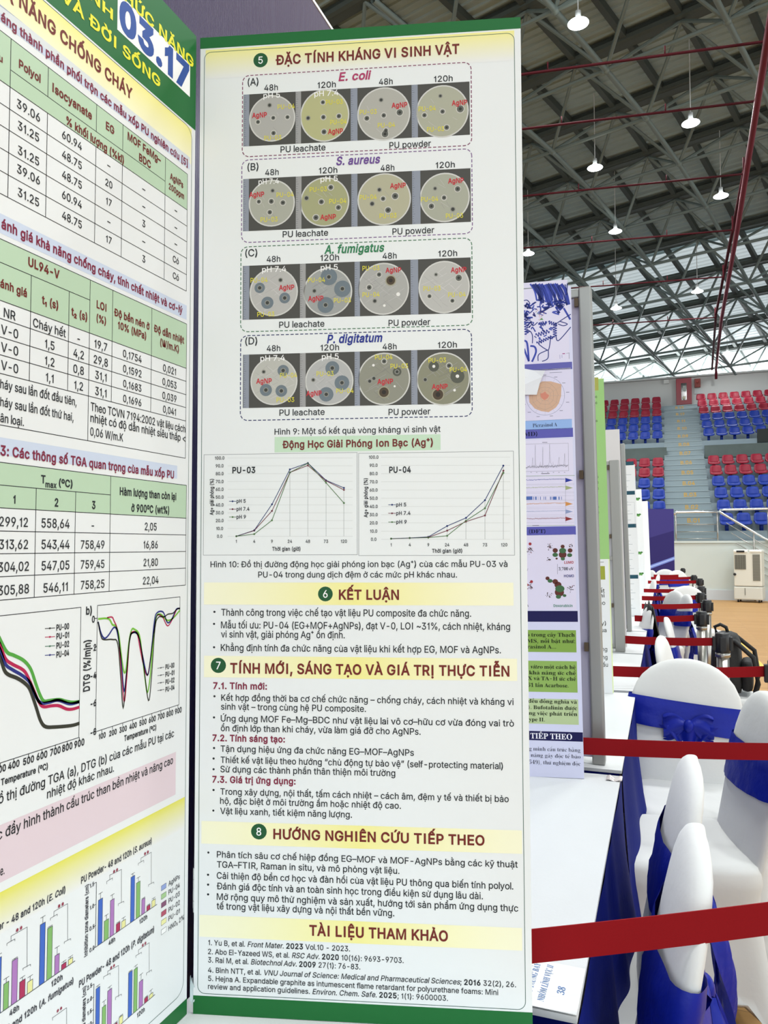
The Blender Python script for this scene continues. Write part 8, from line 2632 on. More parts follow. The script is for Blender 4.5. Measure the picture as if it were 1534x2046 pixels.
Q|256.4,584.4 392.8,584.4 392.8,401.5 256.4,401.5|dddcee|1
Y|285.9|547.8|34|3.6|4.4
Y|334|556.2|26|3.2|4.0
Y|382.6|557.8|10|2.8|2.4
Y|284.8|457|34|3.6|4.8
Y|380|455.3|22|4.0|3.6
Y|328.8|436.4|16|3.2|3.2
Y|331|524.5|14|3.2|2.4
O|345.9|545.9|6.2|5.7|5e2f28|4
O|363.8|555.1|4.8|4.5|5e2f28|4
O|363.3|535.4|9.2|8.5|5e2f28|4
O|381.2|545.4|5.7|5.3|5e2f28|4
O|348.8|526.1|2.7|2.4|5e2f28|4
O|325.9|478.2|4.9|4.5|5e2f28|4
O|344|470.2|6.6|6.1|5e2f28|4
O|350.4|462.2|8.4|7.7|5e2f28|4
O|353.3|444.2|11|10.1|5e2f28|4
O|363.6|545.2|8.4|6.4|3f6a44|5
O|345.7|535.2|6.6|5.1|3f6a44|5
O|363.5|525.3|5.1|3.9|3f6a44|5
O|379.8|534.1|6.1|4.7|3f6a44|5
O|331.9|472.1|6|4.6|3f6a44|5
O|354.6|452.8|11|8.4|3f6a44|5
O|350.8|433.4|6.2|4.7|3f6a44|5
O|365.2|436.3|4.4|3.4|3f6a44|5
O|286.2|562.7|3.6|3.6|a03038|4
O|287.4|470.5|3.6|3.6|a03038|4
O|276|462.7|3.6|3.6|a03038|4
T|LUMO|366.7|513.7|21.8|5.9|b|b0303c
T|HOMO|365.2|480.9|23.5|5.8|b|28307a
T|Doxorubicin|338.5|409.1|45.1|5.8|b|4c8a74
T|3,700 eV|352.9|497.5|35.2|7.2|s|2a2a3a
L|350.6,513 350,488.2|0.6|505060|3
M|V|277.3|496.5|0.93|5.9|s|3a3a4a
M|A|276.6|409.4|0.93|5.9|s|5a6a74
#wing2/paragraph
Q|251.3,352.9 390,352.9 390,299.7 251.3,299.7|84aa4c|1
Q|249.6,278.5 390,278.5 390,203.6 249.6,203.6|8fb45c|1
Q|247.5,187.3 390.7,187.3 390.7,127.1 247.5,127.1|b7cc98|1
T|ó trong cây Thạch|272.6|337.2|114.1|9|s|1f2a14
T|MS, nổi bật như:|272.9|322.1|114.2|9|s|1f2a14
T|rasinol A…|273.8|308.2|68.1|9|s|1f2a14
T|n ¬vitro¬ một cách hệ|267.9|259.8|118.7|8.9|s|1f2a14
T|khả năng ức chế|276.5|245.6|110.5|8.9|s|1f2a14
T|X và TA-H ức chế|273.1|231.8|113.9|8.9|s|1f2a14
T|61 lần Acarbose.|272.1|215.5|96.9|8.9|s|1f2a14
T|đều đồng nghĩa và|273|177.1|114.5|8.9|s|1f2a14
T|). Bufotalinin được|272.7|162.1|115.1|8.9|s|1f2a14
T|ng việc phát triển|273.5|148|114.3|8.9|s|1f2a14
T|ype II.|273.2|133|37.9|8.9|s|1f2a14
T|g minh cấu trúc bằng|272.2|62.5|120.3|9.3|sr|22243a
T|năng gây độc tế bào|275.8|47.2|116.7|9.3|sr|22243a
T|549), thử nghiệm độc|271.4|30.5|120.8|9.3|sr|22243a
#wing3/green_field
Q|0,505.5 400,505.5 400,1200 0,1200|97c77c|1
Q|0,1198.3 396,1198.3 396,1200 0,1200|dfe59a|2
Q|396,0 400,0 400,505.5 396,505.5|dcebb0|2
Q|295.7,1206.3 380.1,1205.2 379.5,1154.6 294.2,1153.5|a4a850|3
Q|274.5,480.5 381.9,479.1 382.2,427.8 273,428.9|98a23a|3
L|275,495.9 378.7,494.4|1.6|404438|3
#wing3/paragraph
T|hất|345.7|378.6|33.1|15.2|r|4a4c46
T|ghi|341.5|360.6|35.9|15.2|r|4a4c46
T|cao|344.3|332.1|34.9|15.2|r|4a4c46
T|vy)|349.3|255.4|30.3|15.1|r|4a4c46
T|ủa|359.6|229|21.1|15.1|r|4a4c46
T|ng|361|157.3|20.1|15.1|r|4a4c46
T|ng|361.9|127.2|19.2|15.1|r|4a4c46
T|ấu|362.9|99|19.2|15|r|4a4c46
T|c|366.5|1125.9|7.4|9.7|b|4c6a3c
T|c|366.1|1102.6|7.4|9.7|b|4c6a3c
T|c|365.2|1032.7|7.4|9.7|b|4c6a3c
T|c|362.2|816.4|7.4|9.6|b|4c6a3c
T|c|361.9|795.2|7.4|9.6|b|4c6a3c
T|c|361.5|772.2|7.4|9.6|b|4c6a3c
T|c|360.5|701.1|7.4|9.6|b|4c6a3c
T|c|360.3|680|7.4|9.6|b|4c6a3c
T|c|359.2|603.4|7.4|9.6|b|4c6a3c
T|c|358.8|576.7|7.4|9.6|b|4c6a3c
T|c|358.4|548|7.4|9.5|b|4c6a3c
#wing5/section_heading
#wing5/section_heading.925
Q|5,1195 392,1195 392,1225 5,1225|1f4c5c|1
#wing5/section_heading.984
Q|5,960.3 392,960.3 392,990.3 5,990.3|1f4c5c|1
#wing5/section_heading.1050
Q|5,698.7 392,698.7 392,728.7 5,728.7|1f4c5c|1
#wing5/section_heading.1152
Q|5,296.3 392,296.3 392,326.3 5,326.3|1f4c5c|1
#wing5/paragraph
L|30,1120 370,1120|3|a9b3b8|1
L|30,1096 333,1096|3|a9b3b8|1
L|30,1072 356,1072|3|a9b3b8|1
L|30,1048 319,1048|3|a9b3b8|1
L|30,1024 342,1024|3|a9b3b8|1
L|30,928 314,928|3|a9b3b8|1
L|30,904 337,904|3|a9b3b8|1
L|30,880 360,880|3|a9b3b8|1
L|30,856 323,856|3|a9b3b8|1
L|30,832 346,832|3|a9b3b8|1
L|30,808 369,808|3|a9b3b8|1
L|30,784 332,784|3|a9b3b8|1
L|30,760 355,760|3|a9b3b8|1
L|30,664 327,664|3|a9b3b8|1
L|30,640 350,640|3|a9b3b8|1
L|30,616 313,616|3|a9b3b8|1
L|30,592 336,592|3|a9b3b8|1
L|30,568 359,568|3|a9b3b8|1
L|30,544 322,544|3|a9b3b8|1
L|30,520 345,520|3|a9b3b8|1
L|30,496 368,496|3|a9b3b8|1
L|30,472 331,472|3|a9b3b8|1
L|30,448 354,448|3|a9b3b8|1
L|30,424 317,424|3|a9b3b8|1
L|30,400 340,400|3|a9b3b8|1
L|30,376 363,376|3|a9b3b8|1
L|30,352 326,352|3|a9b3b8|1
L|30,256 358,256|3|a9b3b8|1
L|30,232 321,232|3|a9b3b8|1
L|30,208 344,208|3|a9b3b8|1
L|30,184 367,184|3|a9b3b8|1
L|30,160 330,160|3|a9b3b8|1
L|30,136 353,136|3|a9b3b8|1
L|30,112 316,112|3|a9b3b8|1
L|30,88 339,88|3|a9b3b8|1
L|30,64 362,64|3|a9b3b8|1
L|30,40 325,40|3|a9b3b8|1
R|200|700|385|900|4|1.2|8a9499|0
#wing6/leaf_picture.998
O|330|1080.9|14|10|5c9a48|1
O|343|1094.9|14|10|3f7a38|1
O|356|1080.9|14|10|5c9a48|1
O|369|1094.9|14|10|3f7a38|1
#wing6/leaf_picture.1030
O|330|898.2|14|10|5c9a48|1
O|343|912.2|14|10|3f7a38|1
O|356|898.2|14|10|5c9a48|1
O|369|912.2|14|10|3f7a38|1
#wing6/leaf_picture.1106
O|330|465.5|14|10|5c9a48|1
O|343|479.5|14|10|3f7a38|1
O|356|465.5|14|10|5c9a48|1
O|369|479.5|14|10|3f7a38|1
#wing6/leaf_picture.1148
O|330|227.2|14|10|5c9a48|1
O|343|241.2|14|10|3f7a38|1
O|356|227.2|14|10|5c9a48|1
O|369|241.2|14|10|3f7a38|1
#wing6/paragraph
L|30,1150 300,1150|3|9fb0a0|1
L|30,1123 263,1123|3|9fb0a0|1
L|30,1096 286,1096|3|9fb0a0|1
L|30,1069 249,1069|3|9fb0a0|1
L|30,1042 272,1042|3|9fb0a0|1
L|30,1015 295,1015|3|9fb0a0|1
L|30,988 258,988|3|9fb0a0|1
L|30,961 281,961|3|9fb0a0|1
L|30,934 244,934|3|9fb0a0|1
L|30,907 267,907|3|9fb0a0|1
L|30,880 290,880|3|9fb0a0|1
L|30,853 253,853|3|9fb0a0|1
L|30,826 276,826|3|9fb0a0|1
L|30,799 299,799|3|9fb0a0|1
L|30,772 262,772|3|9fb0a0|1
L|30,745 285,745|3|9fb0a0|1
L|30,718 248,718|3|9fb0a0|1
L|30,691 271,691|3|9fb0a0|1
L|30,664 294,664|3|9fb0a0|1
L|30,637 257,637|3|9fb0a0|1
L|30,610 280,610|3|9fb0a0|1
L|30,583 243,583|3|9fb0a0|1
L|30,556 266,556|3|9fb0a0|1
L|30,529 289,529|3|9fb0a0|1
L|30,502 252,502|3|9fb0a0|1
L|30,475 275,475|3|9fb0a0|1
L|30,448 298,448|3|9fb0a0|1
L|30,421 261,421|3|9fb0a0|1
L|30,394 284,394|3|9fb0a0|1
L|30,367 247,367|3|9fb0a0|1
L|30,340 270,340|3|9fb0a0|1
L|30,313 293,313|3|9fb0a0|1
L|30,286 256,286|3|9fb0a0|1
L|30,259 279,259|3|9fb0a0|1
L|30,232 242,232|3|9fb0a0|1
L|30,205 265,205|3|9fb0a0|1
L|30,178 288,178|3|9fb0a0|1
L|30,151 251,151|3|9fb0a0|1
L|30,124 274,124|3|9fb0a0|1
L|30,97 297,97|3|9fb0a0|1'''

PRINT_GROUPS = {}
for ln in PRINTS.split('\n'):
    if ln.startswith('#'):
        cur = PRINT_GROUPS.setdefault(tuple(ln[1:].split('/')), [])
    elif ln:
        cur.append(ln.split('|'))
PART_LABELS = {'culture_dish_figure.A': 'figure of four culture dishes headed E. coli', 'culture_dish_figure.A2': 'figure of four culture dishes headed S. aureus', 'culture_dish_figure.B': 'figure of four culture dishes headed A. fumigatus',
               'culture_dish_figure.B2': 'figure of four culture dishes headed P. digitatum', 'number_sticker': 'white sticker with blue 03.17', 'line_chart.PU-03': 'line chart headed PU-03', 'line_chart.PU-04': 'line chart headed PU-04',
               'green_edge_strip.top': 'green strip along the top edge', 'green_edge_strip.bottom': 'green strip along the bottom edge'}


def print_board(board, parent):
    rng = random.Random(11)
    for (b, g), prims in PRINT_GROUPS.items():
        if b != board:
            continue
        P = Print()
        for q in prims:
            print_prim(P, q, None, rng)
        o = P.build(g.split('.')[0], parent)
        if g in PART_LABELS:
            o['label'] = PART_LABELS[g]


def panel(name, parent, w, h, m, loc=(0, 0, 0), rz=0, lean=0, u0=0, th=.005):
    """foam board whose printed face lies in local y = 0 and looks along -y; u runs from u0 to u0 + w"""
    bm = BM()
    box(bm, (u0 + w / 2, th / 2, h / 2), (w, th, h), bevel=.0006)
    o = obj(name, bm, m, parent)
    o.location = loc
    o.rotation_euler = Matrix.Rotation(rz, 3, 'Z').to_euler() if not lean else (Matrix.Rotation(rz, 3, 'Z') @ Matrix.Rotation(-lean, 3, 'Y')).to_euler()
    return o


# ---- orange row numbers painted on the stair risers
for i in range(1, 14):
    P = Print()
    V, T, W = set_text('B.%02d' % i, 'b')
    P.tris([((x - W / 2) * 105, y * 105, k) for x, y, k in V], T, (.50, .30, .07), 0)
    o = P.build('row_number', stand)
    o.location = (.575 - .012 * i, tier_y(i) - 20.15 - .004, tier_top(i) - RISE / 2 + .04)

# ---- tables along the row
T_EDGE = lambda y: -.104 - .009 * y
table_spans = [(-.13, .905), (.940, 1.935), (1.985, 3.030), (3.070, 4.115), (4.155, 5.19), (5.23, 6.28), (6.32, 7.37), (7.41, 8.46), (8.50, 9.55), (9.59, 10.64), (10.68, 11.73), (11.77, 12.82), (12.86, 13.91)]
TW = .455
table_names = ['white covered table carrying the near poster board with the number 03.17', 'white covered table with the paper label sheet lying on it', 'white covered table in front of the seated bow chair, second beyond the poster wing', 'white covered table under the green poster wing']
ords = ['fifth', 'sixth', 'seventh', 'eighth', 'ninth', 'tenth', 'eleventh', 'twelfth', 'thirteenth']
for i, (y0, y1) in enumerate(table_spans):
    ym = (y0 + y1) / 2
    xe = T_EDGE(ym)
    L = y1 - y0
    lab = table_names[i] if i < 4 else 'white covered display table with blue skirt, %s in the row' % ords[i - 4]
    t = thing('display_table', lab, 'table', (xe - TW / 2, ym, 0), math.radians(.5), 'display tables in one row')
    rt = random.Random(i)
    ph = [rt.uniform(0, 6) for _ in range(6)]

    def top(u, v):
        x = (u - .5) * TW
        y = (v - .5) * L
        return (x, y, .75 + .0012 * math.sin(x * 19 + ph[0]) * math.sin(y * 11 + ph[1]) - .0012)
    bm = BM()
    V = grid(bm, top, 16, 20)
    lo = [[bm.verts.new((v.co.x, v.co.y, .741)) for v in ring] for ring in (V[0], V[-1])]
    for ring, l in ((V[0], lo[0]), (V[-1], lo[1])):
        for k in range(20):
            bm.faces.new((ring[k], ring[k + 1], l[k + 1], l[k]))
    lo2 = [[bm.verts.new((V[k][j].co.x, V[k][j].co.y, .741)) for k in range(17)] for j in (0, 20)]
    for j, l in ((0, lo2[0]), (20, lo2[1])):
        for k in range(16):
            bm.faces.new((V[k][j], V[k + 1][j], l[k + 1], l[k]))
    bmesh.ops.remove_doubles(bm, verts=bm.verts[:], dist=.0002)
    bmesh.ops.recalc_face_normals(bm, faces=bm.faces[:])
    obj('tabletop', bm, M_white_cloth, t)
    # pleated blue skirt on the aisle side, hanging out a little towards the floor
    bm = BM()

    def skirt(u, v):
        y = (u - .5) * (L + .03)
        z = .742 * (1 - v) + .012 * v
        a = .001 + .013 * v
        f = math.sin(u * 26 + ph[2] + 1.4 * math.sin(u * 9 + ph[3])) * a + .012 * v * math.sin(u * 15 + ph[4])
        return (TW / 2 + .0015 + .10 * v ** 1.2 * (.8 + .3 * math.sin(u * 7 + ph[5])) + f, y + .01 * v * math.cos(u * 26 + ph[2]), z)
    grid(bm, skirt, 110, 10)
    sk = obj('skirt', bm, M_blue_cloth, t, True)
    for s in (-1, 1):
        bm = BM()
        grid(bm, lambda u, v: ((u - .5) * (TW - .01), s * (L / 2 - .004 + .006 * v * math.sin(u * 40)), .740 - .725 * v), 40, 3)
        obj('end_skirt', bm, M_blue_cloth, t, True)
    for sx in (-1, 1):
        for sy in (-1, 1):
            bm = BM()
            tube(bm, (sx * (TW / 2 - .05), sy * (L / 2 - .06), 0), (sx * (TW / 2 - .05), sy * (L / 2 - .06), .722), .016, 8)
            obj('leg', bm, M_steel, t)

# ---- the near folding poster board
HX, HY = -.54218, .78768
tri = thing('folding_poster_board', 'white and green folding poster board numbered 03.17 with culture dish pictures on its wing', 'poster board', (HX, HY, .75))
wing = panel('wing_panel', tri, .4, 1.2, [M_paper], (0, 0, -.00084), math.radians(15.5375), math.radians(.12))
print_board('wing', wing)
cen = panel('centre_panel', tri, .8, 1.2, [M_paper], (-.00624, -.00375, 0), PI / 2, 0, -.8)
print_board('centre', cen)
for zc in (1.01, .143):
    bm = BM()
    for a, b in ((-.026, -.013), (-.0125, .0125), (.013, .026)):
        tube(bm, (-.001, .003, zc + a * 1.0), (-.001, .003, zc + b * 1.0), .0024, 10)
    box(bm, (.006, .0075, zc), (.016, .0012, .05), Matrix.Rotation(math.radians(15.5), 3, 'Z'))
    box(bm, (-.0120, -.008, zc), (.0012, .02, .05))
    obj('hinge', bm, M_chrome, tri)
# clear tape between the two feet
bm = BM()
grid(bm, lambda u, v: (-.004 + .006 * u, -.001 + .004 * math.sin(v * 5) * u, .012 + .03 * v + .004 * math.sin(u * 9)), 4, 8)
obj('tape_strip', bm, mat('clear_tape', (.62, .72, .74), .15, spec=.8), tri, True)


def booth_board(label, o, heading, lean, prints, paper, centre_mat=None):
    t = thing('folding_poster_board', label, 'poster board', o)
    w = panel('wing_panel', t, .4, 1.2, [paper], (0, 0, 0), math.radians(90 - heading), lean)
    w.rotation_euler = (Matrix.Rotation(math.radians(90 - heading), 3, 'Z') @ Matrix.Rotation(-lean, 3, 'Y')).to_euler()
    if prints:
        print_board(prints, w)
    c = panel('centre_panel', t, .78, 1.19, [centre_mat or paper], (-.006, -.012, .0075), PI / 2, 0, -.78)
    return t


booth_board('lilac poster board showing a blue protein picture above a radar chart', (-.5953, 1.8152, .7445), 80, math.radians(.789), 'wing2', M_lilac_paper)
booth_board('narrow strip of a light green poster board behind the aluminium post', (-.6021, 2.9327, .7433), 80, math.radians(.957), 'wing3', M_paper)
booth_board('white poster board with dark teal heading bars, beyond the lilac panel', (-.6184, 6.2334, .7412), 80, math.radians(1.263), 'wing5', M_paper)
booth_board('far white poster board with small green leaf pictures', (-.655, 9.0359, .7383), 80, math.radians(1.672), 'wing6', M_paper)
booth_board('farthest plain white poster board edge before the purple banner', (-.66, 11.6, .744), 80, math.radians(1.4), None, M_paper)
booth_board('plain off-white poster board standing over the grey framed partition', (-.625, 4.31, .744), 82, math.radians(1.1), None, mat('offwhite_board', (.72, .70, .70), .6))


def partition(label, xr, y, h, width, cloth, lean, rails, heading=90.0, post=.032):
    t = thing('partition_panel', label, 'partition', (xr, y, .7505), math.radians(90 - heading))
    e = (Matrix.Rotation(math.radians(90 - heading), 3, 'Z') @ Matrix.Rotation(-lean, 3, 'Y')).to_euler()
    t.rotation_euler = e
    bm = BM()
    box(bm, (-width / 2, .0, h / 2), (width - .04, .010, h - .03))
    obj('cloth_panel', bm, cloth, t)
    for x in (-post / 2, -width + post / 2):
        bm = BM()
        box(bm, (x, 0, h / 2), (post, .036, h), bevel=.004)
        obj('post', bm, M_alu, t)
    for z in rails:
        bm = BM()
        box(bm, (-width / 2, 0, z), (width - 2 * post, .028, .022), bevel=.003)
        obj('rail', bm, M_alu, t)
    bm = BM()
    for z in (h - .04, h * .60, h * .24):
        box(bm, (-post - .006, -.016, z), (.010, .010, .022))
    obj('clip', bm, mat('rusty_clip', (.10, .07, .04), .7), t)
    return t


partition('lilac partition in an aluminium frame right beside the protein poster', -.163, 2.032, 1.236, .58, M_lilac, math.radians(.9), (1.222, .05))
partition('grey partition in an aluminium frame behind the light green poster strip', -.228, 4.185, 1.01, .37, M_grey_panel, math.radians(1.0), (.995, .49, .03), post=.05)
partition('lilac partition with a dark edge beyond the grey partition', -.241, 5.185, 1.225, .55, mat('pale_lilac_panel', (.62, .61, .76), .8), math.radians(1.2), (1.21, .03), post=.03)

# big purple backdrop behind the row and the far banner
def backdrop_material():
    m = bpy.data.materials.new('purple_backdrop_print')
    m.use_nodes = True
    nt = m.node_tree
    b = nt.nodes['Principled BSDF']
    tc = nt.nodes.new('ShaderNodeTexCoord')
    sp = nt.nodes.new('ShaderNodeSeparateXYZ')
    w = nt.nodes.new('ShaderNodeMath')
    w.operation = 'MULTIPLY_ADD'
    w.inputs[1].default_value = .8
    rp = nt.nodes.new('ShaderNodeValToRGB')
    rp.color_ramp.elements[0].position = 1.2 / 3
    rp.color_ramp.elements[0].color = (.008, .008, .075, 1)
    rp.color_ramp.elements[1].position = .9
    rp.color_ramp.elements[1].color = (.085, .06, .12, 1)
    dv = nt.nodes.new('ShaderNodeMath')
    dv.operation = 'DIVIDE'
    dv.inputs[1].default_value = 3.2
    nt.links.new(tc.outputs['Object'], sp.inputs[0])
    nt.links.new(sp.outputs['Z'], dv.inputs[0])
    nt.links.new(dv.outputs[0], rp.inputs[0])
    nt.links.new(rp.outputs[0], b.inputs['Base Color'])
    wv = nt.nodes.new('ShaderNodeTexWave')
    wv.inputs['Scale'].default_value = 55
    wv.bands_direction = 'Y'
    bp = nt.nodes.new('ShaderNodeBump')
    bp.inputs['Strength'].default_value = .5
    bp.inputs['Distance'].default_value = .004
    nt.links.new(tc.outputs['Object'], wv.inputs['Vector'])
    nt.links.new(wv.outputs['Fac'], bp.inputs['Height'])
    nt.links.new(bp.outputs['Normal'], b.inputs['Normal'])
    b.inputs['Roughness'].default_value = .33
    return m


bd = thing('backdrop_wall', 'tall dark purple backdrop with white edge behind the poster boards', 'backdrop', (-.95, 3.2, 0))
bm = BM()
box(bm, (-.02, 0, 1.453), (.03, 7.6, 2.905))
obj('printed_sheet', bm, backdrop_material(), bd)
bm = BM()
box(bm, (-.02, 0, 2.911), (.034, 7.6, .010))
obj('edge_trim', bm, mat('edge_white', (.8, .8, .82), .5), bd)
bn = thing('banner_stand', 'purple and blue banner with a pale streak in front of the white wall', 'banner', (-.31, 15.9, 0), math.radians(20.7))
bm = BM()
box(bm, (0, 0, 1.02), (.82, .03, 2.02), bevel=.004)
obj('printed_sheet', bm, mat('banner_violet', (.026, .018, .125), .5, spec=.2), bn)
bm = BM()
for pts, mi in (([(-.41, 1.36), (.41, 1.60), (.41, 2.02), (-.41, 2.02)], 0), ([(-.41, .72), (.41, 1.02), (.41, 1.09), (-.41, .80)], 1), ([(-.41, .75), (.41, 1.045), (.41, 1.065), (-.41, .775)], 2)):
    f = bm.faces.new([bm.verts.new((x, -.0155 - .0004 * (mi + 1), z)) for x, z in pts])
    f.material_index = mi
obj('streak', bm, [mat('banner_light_violet', (.045, .035, .185), .5, spec=.2), mat('streak_blue', (.16, .22, .62), .4), mat('streak_pale', (.38, .50, .82), .4)], bn)
bm = BM()
box(bm, (0, 0, .008), (.84, .26, .016), bevel=.004)
obj('foot', bm, M_alu, bn)

# ---- loose paper: the sheet stuck on the lilac poster, the label sheet and tape on the tables
u2 = Vector((math.sin(math.radians(80)), math.cos(math.radians(80)), 0))
n2 = Vector((u2.y, -u2.x, 0))
o2 = Vector((-.5953, 1.8152, .7445))
bm = BM()
outline = [(0.2247, 1.0117), (0.2809, 0.997), (0.3039, 0.9906), (0.3329, 0.9864), (0.3253, 0.9719), (0.3189, 0.956), (0.311, 0.929), (0.223, 0.9349)]


up2 = Vector((-.01357, -.00239, .9999))
lean2 = Vector((.98471, .17363, .01378))


def on2(u, v, d): return o2 + lean2 * u + up2 * v + n2 * d


fr = [bm.verts.new(on2(u, v, .002 + .012 * max(0, (u - .25) / .08) ** 2)) for u, v in outline]
bk = [bm.verts.new(on2(u, v, .0012 + .012 * max(0, (u - .25) / .08) ** 2)) for u, v in outline]
bm.faces.new(fr)
bm.faces.new(bk[::-1])
for k in range(8):
    bm.faces.new((fr[k], bk[k], bk[(k + 1) % 8], fr[(k + 1) % 8]))
bmesh.ops.recalc_face_normals(bm, faces=bm.faces[:])
tag(obj('paper_sheet', bm, mat('blank_paper', (.86, .87, .87), .7)), 'blank white paper with torn edge stuck over the radar chart poster', 'paper')

ls = thing('label_sheet', 'white paper label reading NHÓM LĨNH VỰC II 38 lying on the table', 'label', (-.187, 1.0, .7515), math.radians(90))
bm = BM()
box(bm, (-.007, 0, .0004), (.104, .148, .0008))
obj('paper', bm, mat('label_paper', (.82, .83, .82), .35, spec=.6), ls)
P = Print()
for s, x, y, w, h in (('KHU TRƯNG BÀY', -.047, -.017, .083, .0080), ('NHÓM LĨNH VỰC II', -.047, -.0335, .084, .0080), ('38', -.0245, -.055, .0165, .0088)):
    V, T, W = set_text(s, 's')
    P.tris([((x + a * w / W + .2 * b * h) * 1000, (y + b * h) * 1000, q) for a, b, q in V], T, lin('5878a8'), 1)
lp = P.build('lettering', ls)
lp.rotation_euler = (-PI / 2, 0, 0)
lp.location = (0, 0, .0009)
bm = BM()
grid(bm, lambda u, v: (-.152 + .036 * u, 1.888 + .038 * v, .7515 + .0025 * math.sin(u * 9) * math.sin(v * 7 + 1) ** 2), 10, 8)
tag(obj('tape_patch', bm, mat('wrinkled_tape', (.62, .56, .55), .18, spec=.8), None, True), 'wrinkled clear tape on the corner of the second white table', 'tape')

# ================================================================ CHAIRS, STANCHIONS, BELTS, BAGS
CH = .89


def back_half(z):
    """half width of the chair back at height z"""
    if z < .70:
        return .178 + .014 * (z - .44) / .26
    t = (z - .70) / (CH - .70)
    return .192 * math.sqrt(max(0.0, 1 - t ** 2.3))


def back_y(z): return .175 + .095 * (z - .44) / (CH - .44)


def back_ring(bm, z, grow=0.0, n=28, thick=.021):
    hw = back_half(z) + grow
    th = thick * min(1, (hw / .13) ** .55) + grow
    r = []
    for k in range(n):
        a = 2 * PI * k / n
        ca, sa = math.cos(a), math.sin(a)
        x = hw * math.copysign(abs(ca) ** .55, ca)
        y = th * math.copysign(abs(sa) ** .75, sa)
        y += (-.009 * (1 - (x / max(hw, .01)) ** 2) + .006) * min(1, hw / .12)
        r.append(bm.verts.new((x, back_y(z) + y, z)))
    return r


